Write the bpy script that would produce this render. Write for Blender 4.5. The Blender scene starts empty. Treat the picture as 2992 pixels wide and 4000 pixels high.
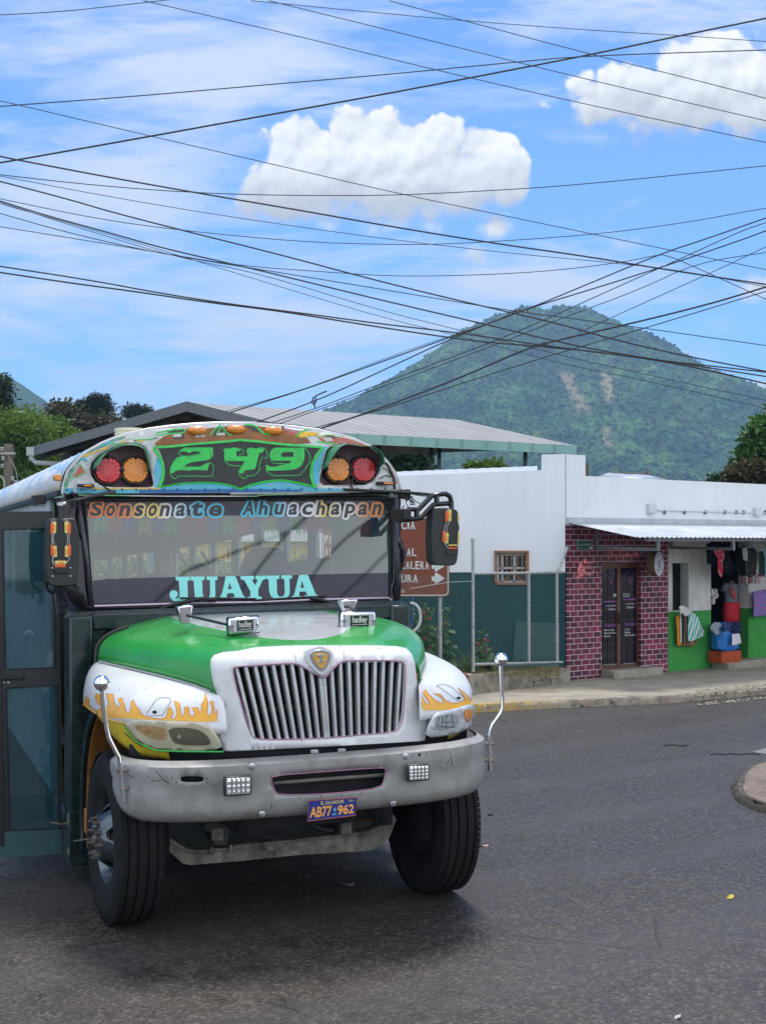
import bpy, bmesh, math, random, re
from mathutils import Vector, Matrix, noise
from mathutils.geometry import delaunay_2d_cdt
from mathutils.bvhtree import BVHTree
random.seed(7)
sc = bpy.context.scene
COL = sc.collection
PI = math.pi
# ---------------------------------------------------------------- measured view
F = 5200.0; CX = 1496.0; HY = 2120.0; H = 2.32
CAM = Vector((0, 0, H))
def ray(px, py): return Vector(((px-CX)/F, 1.0, (HY-py)/F))
def onY(px, py, Y): return CAM + ray(px, py)*Y
def gnd(px, py, z=0.0):
    r = ray(px, py); return CAM + r*((z-H)/r.z)
def crop(ox, oy, s):
    return lambda *p: [(ox+x/s, oy+y/s) for x, y in p]
c1 = crop(0, 1550, 1.655); c2 = crop(900, 1550, 1.655); c3 = crop(0, 2400, 1.655)
c4 = crop(900, 2350, 1.5045); c5 = crop(1550, 1700, 1.924); c6 = crop(2150, 1750, 1.9656)
cA = crop(0, 0, 1.1033); cB = crop(1492, 0, 1.1033); cC = crop(0, 900, 1.1033); cD = crop(1492, 900, 1.1033)
cE = crop(1492, 2600, 1.1033); cH = crop(0, 3100, 1.1033)
cG = crop(600, 1700, 2.364); cJ = crop(640, 2230, 2.669); cEM = crop(1150, 2480, 8.275)
cML = crop(150, 1950, 5.98); cMR = crop(1380, 1880, 3.761); cDR = crop(2200, 2080, 3.6857)
cSH = crop(2600, 2080, 3.949); cLL = crop(240, 1650, 3.598); cLR = crop(1240, 1650, 4.597)
cSN = crop(300, 1930, 2.5076); cAH = crop(900, 1930, 2.5076)

# bus frame: x to its left side (picture right), y backwards, z up, origin under the front axle
TH = math.atan2(1936, 5200)
BL = Vector((math.cos(TH), math.sin(TH), 0)); BR = Vector((-math.sin(TH), math.cos(TH), 0))
BA = Vector((-.5915, 8.484, 0))
ROLL = 0.016
def bl(px, py, d):
    r = ray(px, py); Z = (d + BA.dot(BR))/r.dot(BR); P = CAM + r*Z - BA
    return Vector((P.dot(BL), d, P.z))
def blf(px, py, D):
    d = -.3
    for _ in range(14):
        p = bl(px, py, d); d = .5*d + .5*D(p.x, p.z)
    return bl(px, py, d)
def bx(px, py, x):
    r = ray(px, py); Z = (x + BA.dot(BL))/r.dot(BL); P = CAM + r*Z - BA
    return Vector((x, P.dot(BR), P.z))
def toworld(p): return BA + BL*p.x + BR*p.y + Vector((0, 0, p.z))
def tolocal(P):
    q = P-BA; return Vector((q.dot(BL), q.dot(BR), q.z))
# facade frame: x along the shop front, y into the building
FP0 = Vector((3.025, 22.0, 0)); FP1 = Vector((6.806, 24.8, 0))
FX = (FP1-FP0).normalized(); FN = Vector((-FX.y, FX.x, 0)); FANG = math.atan2(FX.y, FX.x)
def fs(px, py, p=0.0):
    r = ray(px, py); Z = (FP0.dot(FN) - p)/r.dot(FN); P = CAM + r*Z - FP0
    return Vector((P.dot(FX), -p, P.z))

# ---------------------------------------------------------------- materials
MATS = {}
def _nodes(m):
    m.use_nodes = True; nt = m.node_tree
    return nt, nt.nodes, nt.links, nt.nodes['Principled BSDF']
def math_node(nt, op, a, b=None, clamp=False):
    n = nt.nodes.new('ShaderNodeMath'); n.operation = op; n.use_clamp = clamp
    for i, v in enumerate((a, b)):
        if v is None: continue
        if isinstance(v, (int, float)): n.inputs[i].default_value = v
        else: nt.links.new(v, n.inputs[i])
    return n.outputs[0]
def noise_node(nt, scale, detail=4, rough=.55, vec=None, dist=0):
    n = nt.nodes.new('ShaderNodeTexNoise'); n.inputs['Scale'].default_value = scale
    n.inputs['Detail'].default_value = detail; n.inputs['Roughness'].default_value = rough
    n.inputs['Distortion'].default_value = dist
    if vec is not None: nt.links.new(vec, n.inputs['Vector'])
    return n.outputs['Fac']
def ramp(nt, fac, stops):
    n = nt.nodes.new('ShaderNodeValToRGB'); cr = n.color_ramp
    while len(cr.elements) < len(stops): cr.elements.new(.5)
    for e, (p, c) in zip(cr.elements, stops):
        e.position = p; e.color = (c[0], c[1], c[2], 1) if not isinstance(c, (int, float)) else (c, c, c, 1)
    nt.links.new(fac, n.inputs[0]); return n.outputs[0]
def mixc(nt, fac, a, b, mode='MIX'):
    n = nt.nodes.new('ShaderNodeMix'); n.data_type = 'RGBA'; n.blend_type = mode
    for s, v in ((n.inputs[0], fac), (n.inputs[6], a), (n.inputs[7], b)):
        if isinstance(v, (int, float)): s.default_value = v
        elif isinstance(v, (tuple, list)): s.default_value = (v[0], v[1], v[2], 1)
        else: nt.links.new(v, s)
    return n.outputs[2]
def texco(nt, kind='Object', scale=None):
    t = nt.nodes.new('ShaderNodeTexCoord').outputs[kind]
    if scale:
        mp = nt.nodes.new('ShaderNodeMapping'); mp.inputs['Scale'].default_value = scale
        nt.links.new(t, mp.inputs['Vector']); return mp.outputs[0]
    return t
def bumpn(nt, h, strength, dist=.02, bs=None):
    b = nt.nodes.new('ShaderNodeBump'); b.inputs['Strength'].default_value = strength
    b.inputs['Distance'].default_value = dist; nt.links.new(h, b.inputs['Height'])
    if bs: nt.links.new(b.outputs[0], bs.inputs['Normal'])
    return b.outputs[0]
def M(name, col=(.5, .5, .5), rough=.5, metal=0., var=.12, vs=6., bump=0., bs=40., dirt=None, ds=4., da=.5,
      coat=0., spec=.5, emit=0., trans=0., sub=0.):
    """plain painted / raw material: colour varied by noise, worn by dirt patches, fine bump"""
    if name in MATS: return MATS[name]
    m = bpy.data.materials.new(name); nt, N, L, b = _nodes(m)
    tc = texco(nt)
    f = noise_node(nt, vs, 5, .6, tc)
    lo = tuple(c*(1-var) for c in col); hi = tuple(min(1, c*(1+var)) for c in col)
    c = ramp(nt, f, [(.3, lo), (.7, hi)])
    if dirt is not None:
        g = noise_node(nt, ds, 8, .68, tc, .4)
        fac = ramp(nt, g, [(.48, 0), (.70, da)])
        c = mixc(nt, fac, c, dirt)
        r = mixc(nt, fac, (rough,)*3, (min(1, rough+.3),)*3); L.new(r, b.inputs['Roughness'])
    else:
        b.inputs['Roughness'].default_value = rough
        if rough > .15 and not emit:
            rr = ramp(nt, f, [(.3, rough*.85), (.7, min(1, rough*1.15))]); L.new(rr, b.inputs['Roughness'])
    L.new(c, b.inputs['Base Color'])
    b.inputs['Metallic'].default_value = metal
    b.inputs['Specular IOR Level'].default_value = spec
    b.inputs['Coat Weight'].default_value = coat; b.inputs['Coat Roughness'].default_value = .06
    if trans: b.inputs['Transmission Weight'].default_value = trans
    if emit:
        L.new(c, b.inputs['Emission Color']); b.inputs['Emission Strength'].default_value = emit
    if bump:
        bumpn(nt, noise_node(nt, bs, 6, .6, tc), bump, .01, b)
    MATS[name] = m; return m

# ---------------------------------------------------------------- mesh building
class MB:
    def __init__(s): s.v = []; s.f = []; s.mi = []; s.cur = 0
    def add(s, vs, fs):
        o = len(s.v); s.v += [Vector(p) for p in vs]
        for f in fs: s.f.append([i+o for i in f]); s.mi.append(s.cur)
        return s
    def box(s, x0, x1, y0, y1, z0, z1):
        if x0 > x1: x0, x1 = x1, x0
        if y0 > y1: y0, y1 = y1, y0
        if z0 > z1: z0, z1 = z1, z0
        v = [(x, y, z) for z in (z0, z1) for y in (y0, y1) for x in (x0, x1)]
        return s.add(v, [(0, 2, 3, 1), (4, 5, 7, 6), (0, 1, 5, 4), (2, 6, 7, 3), (0, 4, 6, 2), (1, 3, 7, 5)])
    def bar(s, a, b, w, h, up=Vector((0, 0, 1))):
        a = Vector(a); b = Vector(b); t = (b-a).normalized()
        if abs(t.dot(up)) > .98: up = Vector((0, 1, 0))
        u = t.cross(up).normalized()*w/2; v = u.cross(t).normalized()*h/2
        vs = [p+su*u+sv*v for p in (a, b) for su, sv in ((-1, -1), (1, -1), (1, 1), (-1, 1))]
        return s.add(vs, [(0, 3, 2, 1), (4, 5, 6, 7), (0, 1, 5, 4), (1, 2, 6, 5), (2, 3, 7, 6), (3, 0, 4, 7)])
    def tube(s, pts, r, n=8, caps=True):
        pts = [Vector(p) for p in pts]; k = len(pts)
        rr = r if isinstance(r, (list, tuple)) else [r]*k
        prev = None; vs = []
        for i, p in enumerate(pts):
            t = (pts[min(i+1, k-1)]-pts[max(i-1, 0)]).normalized()
            if prev is None:
                a = Vector((0, 0, 1)) if abs(t.z) < .9 else Vector((1, 0, 0)); u = t.cross(a).normalized()
            else:
                u = (prev - t*prev.dot(t)).normalized()
            prev = u; w = t.cross(u)
            for j in range(n):
                a = 2*PI*j/n; vs.append(p+(u*math.cos(a)+w*math.sin(a))*rr[i])
        fs_ = [(i*n+j, i*n+(j+1) % n, (i+1)*n+(j+1) % n, (i+1)*n+j) for i in range(k-1) for j in range(n)]
        if caps: fs_ += [tuple(range(n-1, -1, -1)), tuple((k-1)*n+j for j in range(n))]
        return s.add(vs, fs_)
    def lathe(s, prof, o, axis, n=32, a0=0, a1=2*PI):
        o = Vector(o); axis = Vector(axis).normalized()
        a = Vector((0, 0, 1)) if abs(axis.z) < .9 else Vector((1, 0, 0))
        u = axis.cross(a).normalized(); w = axis.cross(u); vs = []
        for r, h in prof:
            for j in range(n):
                t = 2*PI*j/n; vs.append(o+axis*h+(u*math.cos(t)+w*math.sin(t))*max(r, 1e-4))
        k = len(prof)
        return s.add(vs, [(i*n+j, i*n+(j+1) % n, (i+1)*n+(j+1) % n, (i+1)*n+j) for i in range(k-1) for j in range(n)])
    def ball(s, o, r, n=16, sq=(1, 1, 1)):
        vs = []; k = n//2
        for i in range(k+1):
            a = PI*i/k
            for j in range(n):
                b = 2*PI*j/n; vs.append((o[0]+r*sq[0]*math.sin(a)*math.cos(b), o[1]+r*sq[1]*math.sin(a)*math.sin(b), o[2]+r*sq[2]*math.cos(a)))
        return s.add(vs, [(i*n+j, (i+1)*n+j, (i+1)*n+(j+1) % n, i*n+(j+1) % n) for i in range(k) for j in range(n)])
    def prism(s, poly, vec):
        poly = [Vector(p) for p in poly]; vec = Vector(vec); n = len(poly)
        vs = poly+[p+vec for p in poly]
        return s.add(vs, [tuple(range(n)), tuple(range(2*n-1, n-1, -1))]+[(i, i+n, (i+1) % n+n, (i+1) % n) for i in range(n)])
    def grid(s, rows, closed=False):
        n = len(rows[0]); vs = [p for r in rows for p in r]
        fs_ = [(i*n+j, i*n+j+1, (i+1)*n+j+1, (i+1)*n+j) for i in range(len(rows)-1) for j in range(n-1)]
        return s.add(vs, fs_)
    def build(s, name, mat, parent=None, roll=False, ang=35, bevel=0, solid=0, sub=0, smooth=True, orient=(0, -1, .4)):
        me = bpy.data.meshes.new(name)
        vs = [Vector((p.x, p.y, p.z+ROLL*p.x)) for p in s.v] if roll else s.v
        me.from_pydata([tuple(p) for p in vs], [], s.f)
        mats = mat if isinstance(mat, (list, tuple)) else [mat]
        for m in mats: me.materials.append(m)
        if len(mats) > 1: me.polygons.foreach_set('material_index', s.mi)
        me.update()
        b = bmesh.new(); b.from_mesh(me)
        bmesh.ops.remove_doubles(b, verts=b.verts, dist=1e-5)
        if smooth:
            bmesh.ops.recalc_face_normals(b, faces=b.faces)
            for f in b.faces: f.smooth = True
            for e in b.edges:
                if len(e.link_faces) == 2 and e.calc_face_angle(0) > math.radians(ang): e.smooth = False
        if solid:
            if not smooth: bmesh.ops.recalc_face_normals(b, faces=b.faces)
            b.normal_update(); ov = Vector(orient)
            if sum(f.normal.dot(ov)*f.calc_area() for f in b.faces) < 0: bmesh.ops.reverse_faces(b, faces=b.faces)
        b.to_mesh(me); b.free()
        o = bpy.data.objects.new(name, me); COL.objects.link(o)
        if parent is not None: o.parent = parent
        if solid:
            md = o.modifiers.new('thick', 'SOLIDIFY'); md.thickness = solid; md.offset = -1
        if bevel:
            md = o.modifiers.new('bev', 'BEVEL'); md.width = bevel; md.segments = 2; md.limit_method = 'ANGLE'; md.angle_limit = math.radians(40)
        if sub:
            md = o.modifiers.new('sub', 'SUBSURF'); md.levels = sub; md.render_levels = sub
        return o
def tag(o, label=None, cat=None, group=None, kind=None):
    if label: o['label'] = label
    if cat: o['category'] = cat
    if group: o['group'] = group
    if kind: o['kind'] = kind
    return o
def thing(name, label, cat, loc=(0, 0, 0), rz=0, group=None):
    o = bpy.data.objects.new(name, None); COL.objects.link(o); o.location = loc; o.rotation_euler = (0, 0, rz)
    o.empty_display_size = .2
    return tag(o, label, cat, group)

def pip(p, poly):
    x, y = p; c = False; n = len(poly); j = n-1
    for i in range(n):
        xi, yi = poly[i]; xj, yj = poly[j]
        if (yi > y) != (yj > y) and x < (xj-xi)*(y-yi)/(yj-yi)+xi: c = not c
        j = i
    return c
def dens(poly, step):
    out = []; n = len(poly)
    for i in range(n):
        a = poly[i]; b = poly[(i+1) % n]; k = max(1, int(math.hypot(b[0]-a[0], b[1]-a[1])/step))
        for t in range(k): out.append((a[0]+(b[0]-a[0])*t/k, a[1]+(b[1]-a[1])*t/k))
    return out
def smooth_poly(poly, it=1, closed=True):
    for _ in range(it):
        out = []; n = len(poly)
        rng = range(n) if closed else range(n-1)
        if not closed: out.append(poly[0])
        for i in rng:
            a = poly[i]; b = poly[(i+1) % n]
            out.append((a[0]*.75+b[0]*.25, a[1]*.75+b[1]*.25)); out.append((a[0]*.25+b[0]*.75, a[1]*.25+b[1]*.75))
        if not closed: out.append(poly[-1])
        poly = out
    return poly
def fill2d(outer, holes=(), step=20):
    loops = [dens(outer, step)]+[dens(h, step) for h in holes]
    pts = []; edges = []
    for lp in loops:
        o = len(pts); pts += lp; edges += [(o+i, o+(i+1) % len(lp)) for i in range(len(lp))]
    xs = [p[0] for p in outer]; ys = [p[1] for p in outer]
    x = min(xs)+step*.5
    bpts = list(pts)
    while x < max(xs):
        y = min(ys)+step*.5
        while y < max(ys):
            if pip((x, y), outer) and not any(pip((x, y), h) for h in holes):
                if all((x-q[0])**2+(y-q[1])**2 > (step*.45)**2 for q in bpts): pts.append((x, y))
            y += step
        x += step
    v, e, f, *_ = delaunay_2d_cdt([Vector(p) for p in pts], edges, [], 0, 1e-6)
    out = []
    for t in f:
        c = (sum(v[i].x for i in t)/len(t), sum(v[i].y for i in t)/len(t))
        if pip(c, outer) and not any(pip(c, h) for h in holes): out.append(list(t))
    return [(p.x, p.y) for p in v], out
def sheet(outer, holes, fn, step=20, mb=None):
    mb = mb or MB(); v, f = fill2d(outer, holes, step)
    mb.add([fn(*p) for p in v], f); return mb
class Surf:
    """a set of built meshes that paint and lettering are laid on"""
    def __init__(s, objs, w):
        vs = []; fs_ = []
        for o in objs:
            k = len(vs); vs += [w(v.co) for v in o.data.vertices]; fs_ += [[i+k for i in p.vertices] for p in o.data.polygons]
        s.t = BVHTree.FromPolygons(vs, fs_)
    def hit(s, px, py, lift=.003):
        r = ray(px, py).normalized(); h, n, i, d = s.t.ray_cast(CAM, r)
        if h is None: return None
        if n.dot(r) > 0: n = -n
        return h+n*lift
def drape(mb, surf, outer, holes=(), step=12, lift=.003, back=tolocal):
    v, f = fill2d(outer, holes, step)
    P = [surf.hit(x, y, lift) for x, y in v]
    f = [t for t in f if all(P[i] is not None for i in t)]
    use = sorted({i for t in f for i in t}); ix = {k: n for n, k in enumerate(use)}
    mb.add([back(P[k]) for k in use], [[ix[i] for i in t] for t in f]); return mb
def stroke(pts, w):
    """closed outline of a line of width w"""
    L_ = []; R_ = []; n = len(pts)
    ws = w if isinstance(w, (list, tuple)) else [w]*n
    for i, p in enumerate(pts):
        a = pts[max(i-1, 0)]; b = pts[min(i+1, n-1)]; dx, dy = b[0]-a[0], b[1]-a[1]; l = math.hypot(dx, dy) or 1
        nx, ny = -dy/l*ws[i]/2, dx/l*ws[i]/2
        L_.append((p[0]+nx, p[1]+ny)); R_.append((p[0]-nx, p[1]-ny))
    return L_+R_[::-1]
def ell(cx, cy, rx, ry, n=24, rot=0): return [(cx+rx*math.cos(2*PI*i/n+rot), cy+ry*math.sin(2*PI*i/n+rot)) for i in range(n)]
def rrect(x0, y0, x1, y1, r, n=4):
    out = []
    for cx, cy, a in ((x1-r, y1-r, 0), (x0+r, y1-r, PI/2), (x0+r, y0+r, PI), (x1-r, y0+r, 3*PI/2)):
        out += [(cx+r*math.cos(a+PI/2*i/n), cy+r*math.sin(a+PI/2*i/n)) for i in range(n+1)]
    return out
_tx = {}
def glyphs(s, offset=0., shear=0., space=1.):
    k = (s, offset, shear, space)
    if k in _tx: return _tx[k]
    cu = bpy.data.curves.new('t', 'FONT'); cu.body = s; cu.offset = offset; cu.shear = shear
    cu.space_character = space; cu.resolution_u = 3; cu.fill_mode = 'FRONT'
    o = bpy.data.objects.new('t', cu); COL.objects.link(o)
    dg = bpy.context.evaluated_depsgraph_get(); me = o.evaluated_get(dg).to_mesh()
    v = [(p.co.x, p.co.y) for p in me.vertices]; f = [list(p.vertices) for p in me.polygons]
    o.evaluated_get(dg).to_mesh_clear(); bpy.data.objects.remove(o); bpy.data.curves.remove(cu)
    xs = [p[0] for p in v]; ys = [p[1] for p in v]
    x0, x1, y0, y1 = min(xs), max(xs), min(ys), max(ys)
    v = [((x-x0)/(x1-x0), (y-y0)/(y1-y0)) for x, y in v]
    _tx[k] = (v, f); return _tx[k]
def text(mb, s, fn, offset=.01, shear=0., space=1.):
    """fn(u, v) -> 3D, u left to right, v bottom to top"""
    v, f = glyphs(s, offset, shear, space); mb.add([fn(*p) for p in v], f); return mb
def quad(tl, tr, br, bl_):
    def fn(u, v):
        a = (bl_[0]+(br[0]-bl_[0])*u, bl_[1]+(br[1]-bl_[1])*u); b = (tl[0]+(tr[0]-tl[0])*u, tl[1]+(tr[1]-tl[1])*u)
        return (a[0]+(b[0]-a[0])*v, a[1]+(b[1]-a[1])*v)
    return fn

def split_loose(o):
    """turn each separate piece of a built part into a part of its own"""
    me = o.data; b = bmesh.new(); b.from_mesh(me); b.verts.ensure_lookup_table(); seen = set(); isl = []
    for v in b.verts:
        if v.index in seen: continue
        st = [v]; seen.add(v.index); g = []
        while st:
            q = st.pop(); g.append(q.index)
            for e in q.link_edges:
                w = e.other_vert(q)
                if w.index not in seen: seen.add(w.index); st.append(w)
        isl.append(g)
    b.free()
    if len(isl) < 2: return
    own = {}
    for k, g in enumerate(isl):
        for i in g: own[i] = k
    fc = [[] for _ in isl]
    for p in me.polygons: fc[own[p.vertices[0]]].append(p)
    base = re.sub(r'\.\d+$', '', o.name)
    for k, g in enumerate(isl):
        if k == 0: continue
        ix = {i: n for n, i in enumerate(g)}; m2 = bpy.data.meshes.new(base); m2.from_pydata([tuple(me.vertices[i].co) for i in g], [], [[ix[i] for i in p.vertices] for p in fc[k]])
        for m in me.materials: m2.materials.append(m)
        m2.polygons.foreach_set('use_smooth', [p.use_smooth for p in fc[k]]); m2.update()
        o2 = o.copy(); o2.data = m2; COL.objects.link(o2)
    g = isl[0]; ix = {i: n for n, i in enumerate(g)}; m2 = bpy.data.meshes.new(base); m2.from_pydata([tuple(me.vertices[i].co) for i in g], [], [[ix[i] for i in p.vertices] for p in fc[0]])
    for m in me.materials: m2.materials.append(m)
    m2.polygons.foreach_set('use_smooth', [p.use_smooth for p in fc[0]]); m2.update(); o.data = m2
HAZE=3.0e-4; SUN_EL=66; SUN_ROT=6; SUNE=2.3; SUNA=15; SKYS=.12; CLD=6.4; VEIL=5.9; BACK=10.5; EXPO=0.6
# ================================================================ THE BUS
bus = thing('bus', 'painted green and white bus with flames on its fenders and route 249 on its forehead', 'bus', BA, TH)
m_green = M('green_paint', (.010, .25, .025), .28, var=.08, coat=.6, dirt=(.03, .2, .05), ds=3, da=.3)
m_white = M('white_paint', (.72, .73, .74), .3, var=.03, coat=.4, dirt=(.45, .42, .38), ds=5, da=.35)
m_capw = M('worn_white_paint', (.60, .61, .60), .45, var=.06, dirt=(.28, .25, .22), ds=7, da=.7, bump=.1, bs=60)
m_brightgreen = M('bright_green_paint', (.03, .56, .09), .45, var=.12, dirt=(.05, .15, .05), ds=20, da=.5)
m_cyan = M('cyan_airbrush', (.07, .42, .58), .45, var=.15, dirt=(.3, .4, .4), ds=14, da=.5)
m_blue = M('blue_airbrush', (.03, .13, .36), .45, var=.2)
m_brown = M('brown_airbrush', (.26, .10, .025), .5, var=.3, vs=10, dirt=(.08, .05, .03), ds=12, da=.6)
m_salmon = M('salmon_paint', (.45, .10, .07), .5, var=.25, vs=14, dirt=(.5, .4, .35), ds=16, da=.5)
m_olive = M('dark_olive_paint', (.05, .055, .04), .5, var=.3)
m_yel = M('yellow_paint', (.78, .46, .03), .4, var=.08)
m_flame = M('flame_yellow', (.85, .42, .02), .35, var=.1, coat=.4)
m_flamered = M('flame_orange_edge', (.62, .16, .02), .4, var=.1)
m_skirt = M('yellow_green_paint', (.68, .50, .02), .38, var=.12, dirt=(.3, .15, .02), ds=8, da=.5, coat=.3)
m_blackp = M('black_rubber', (.012, .012, .013), .55, var=.2, bump=.05)
m_gloss = M('gloss_black', (.010, .010, .012), .2, var=.2)
m_plastic = M('mirror_plastic', (.018, .019, .021), .5, var=.15, bump=.15, bs=120)
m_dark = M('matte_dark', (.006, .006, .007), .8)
m_panel = M('number_board_paint', (.015, .019, .018), .5, var=.25, dirt=(.09, .10, .10), ds=9, da=.35)
m_teal = M('dark_teal_paint', (.006, .017, .018), .25, var=.2, coat=.3, dirt=(.03, .05, .05), ds=3)
m_tealk = M('teal_kick_paint', (.035, .095, .095), .35, var=.15, coat=.3, dirt=(.02, .04, .04), ds=5)
m_chrome = M('chrome', (.82, .83, .86), .07, metal=1, var=.02)
m_steel = M('brushed_steel', (.55, .56, .58), .3, metal=1, var=.05)
m_silver = M('silver_paint', (.29, .288, .28), .45, metal=.15, var=.07, dirt=(.15, .135, .115), ds=5.5, da=.7, bump=.03, bs=60)
m_bar = M('grille_bar_silver', (.58, .59, .60), .35, metal=.4, var=.08, dirt=(.3, .28, .26), ds=20, da=.5)
m_rust = M('rusty_metal', (.20, .17, .14), .7, metal=.2, var=.3, vs=20, dirt=(.10, .045, .02), ds=12, da=.9, bump=.3)
m_axle = M('grimy_axle_paint', (.22, .20, .165), .8, var=.3, vs=14, dirt=(.03, .026, .022), ds=8, da=.95, bump=.4, bs=30)
m_tire = M('tire_rubber', (.008, .008, .0085), .8, var=.25, bump=.2, bs=80, dirt=(.022, .020, .019), ds=6, da=.5, spec=.3)
m_rim = M('dark_polished_rim', (.10, .12, .135), .22, metal=.8, var=.3)
m_orange = M('orange_inner_fender', (.34, .13, .015), .6, var=.25, dirt=(.08, .03, .01), ds=9, da=.8)
m_red = M('red_lens', (.62, .006, .012), .15, var=.1, coat=.8, bump=.5, bs=70)
m_amber = M('amber_lens', (.80, .25, .01), .15, var=.15, coat=.8, bump=.6, bs=70)
m_amberl = M('amber_strip_lens', (.85, .30, .03), .3, var=.1)
m_redl = M('orange_red_strip_lens', (.75, .12, .03), .3, var=.1)
m_yell = M('yellow_clear_strip', (.70, .62, .18), .3, var=.15)
m_lilac = M('lilac_trim', (.62, .50, .60), .25, metal=.4, var=.1)
m_pink = M('pink_pinstripe', (.42, .16, .30), .4)
m_grayp = M('grey_hood_paint', (.42, .425, .43), .3, var=.03, coat=.5)
m_aqua = M('aqua_vinyl', (.26, .78, .72), .4, var=.04, emit=0)
m_cream = M('cream_plastic', (.62, .58, .40), .5)
m_tape = M('silver_tape', (.45, .45, .43), .35, metal=.5, var=.3, vs=40)
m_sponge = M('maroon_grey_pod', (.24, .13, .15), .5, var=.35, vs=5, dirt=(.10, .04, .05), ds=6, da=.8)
m_visor = M('green_visor', (.04, .21, .10), .5, var=.2)
m_gold = M('gold_enamel', (.62, .36, .08), .35, var=.1)
m_rubber2 = M('weathered_gasket', (.03, .03, .03), .6)
m_seat = M('bus_seat_vinyl', (.05, .06, .075), .6)
m_inner = M('interior_panel', (.22, .26, .26), .6, var=.1)
m_wire = M('wire_black', (.01, .01, .01), .6)
m_wirew = M('wire_white', (.45, .44, .42), .6)
m_blueplate = M('plate_blue', (.012, .03, .22), .35, var=.1)
m_plateor = M('plate_orange', (.80, .36, .06), .4)
m_plateye = M('plate_yellow', (.70, .62, .15), .4)

def glassmat(name, tint, haze, hazec, refl=.35):
    m = bpy.data.materials.new(name); m.use_nodes = True; nt = m.node_tree; N = nt.nodes; L = nt.links
    N.remove(N['Principled BSDF']); out = N['Material Output']
    tr = N.new('ShaderNodeBsdfTransparent'); tr.inputs[0].default_value = (*tint, 1)
    gl = N.new('ShaderNodeBsdfGlossy'); gl.inputs['Roughness'].default_value = .03
    gl.inputs['Color'].default_value = (.9, .92, .92, 1)
    fr = N.new('ShaderNodeFresnel'); fr.inputs[0].default_value = 1.5
    fac = math_node(nt, 'MULTIPLY_ADD', fr.outputs[0], 1.0); 
    fac.node.inputs[2].default_value = refl
    a = N.new('ShaderNodeMixShader'); L.new(fac, a.inputs[0]); L.new(tr.outputs[0], a.inputs[1]); L.new(gl.outputs[0], a.inputs[2])
    df = N.new('ShaderNodeBsdfDiffuse'); df.inputs[0].default_value = (*hazec, 1)
    b = N.new('ShaderNodeMixShader')
    g = noise_node(nt, 2.2, 6, .6, texco(nt)); hf = ramp(nt, g, [(.25, haze*.6), (.75, min(1, haze*1.3))])
    L.new(hf, b.inputs[0]); L.new(a.outputs[0], b.inputs[1]); L.new(df.outputs[0], b.inputs[2])
    L.new(b.outputs[0], out.inputs['Surface']); return m
m_ws = glassmat('windshield_glass', (.80, .90, .88), .07, (.25, .36, .35), .085)
m_band = glassmat('tinted_band', (.35, .34, .42), .5, (.06, .055, .085), .01)
m_doorglass = glassmat('door_glass', (.15, .28, .32), .50, (.03, .10, .13), .08)
m_winglass = glassmat('window_glass', (.6, .7, .7), .05, (.3, .35, .35), .10)

def arc(n=40, w=1.265, z0=2.70, h=.49):
    out = []
    for i in range(n+1):
        t = -1+2*i/n; t = math.sin(t*PI/2); x = w*t
        out.append((x, z0+h*max(0, 1-abs(t)**2.4)**(1/2.2)))
    return out
# ---- body shell: roof, walls, rear
ARC = arc()
m_roof = bpy.data.materials.new('roof_airbrush'); nt, N, L, b = _nodes(m_roof)
tc = texco(nt); mp = texco(nt, 'Object', (1.2, .5, 2.2)); g = noise_node(nt, 1.6, 3, .5, mp, 1.2)
c = ramp(nt, g, [(.30, (.62, .60, .55)), (.42, (.60, .66, .74)), (.50, (.16, .40, .60)), (.56, (.66, .70, .76)), (.68, (.68, .68, .66)), (.8, (.45, .42, .30))])
sx = nt.nodes.new('ShaderNodeSeparateXYZ'); L.new(tc, sx.inputs[0])
lowz = ramp(nt, sx.outputs[2], [(0.0, 0), (1.0, 1)])
mr = nt.nodes.new('ShaderNodeMapRange'); mr.inputs[1].default_value = 2.72; mr.inputs[2].default_value = 2.86; L.new(sx.outputs[2], mr.inputs[0])
c = mixc(nt, mr.outputs[0], (.55, .46, .34), c)
dg = ramp(nt, noise_node(nt, 9, 8, .7, tc), [(.5, 0), (.72, .6)]); c = mixc(nt, dg, c, (.30, .28, .25))
L.new(c, b.inputs['Base Color']); b.inputs['Roughness'].default_value = .45
rf = MB(); rows = []
for k in range(24):
    d = 1.40+k*.45; rows.append([Vector((x, d, z)) for x, z in ARC])
rf.grid(rows); roof = rf.build('roof', m_roof, bus, True, solid=.05, orient=(0, 0, 1))
rv = MB()
for k in range(23):
    d = 1.46+k*.45
    for x, z in arc(44)[1:44]:
        if x < .2 and k % 2 == 0: rv.ball((x, d, z+.002), .006, 6)
rv.build('rivets', m_steel, roof, True)['kind'] = 'stuff'
gut = MB(); gut.bar((-1.275, 1.38, 2.69), (-1.275, 11.7, 2.69), .03, .035); gut.bar((1.275, 1.38, 2.69), (1.275, 11.7, 2.69), .03, .035)
gut.build('drip_rail', m_blackp, roof, True)
tr_ = MB(); tr_.lathe([(.01, .16), (.13, .16), (.135, .14), (.125, .13), (.135, .11), (.125, .09), (.135, .07), (.125, .05), (.14, .03), (.14, 0)], (-.47, 3.2, 3.13), (0, 0, 1), 28)
tr_.build('roof_vent', m_cream, roof)
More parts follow.
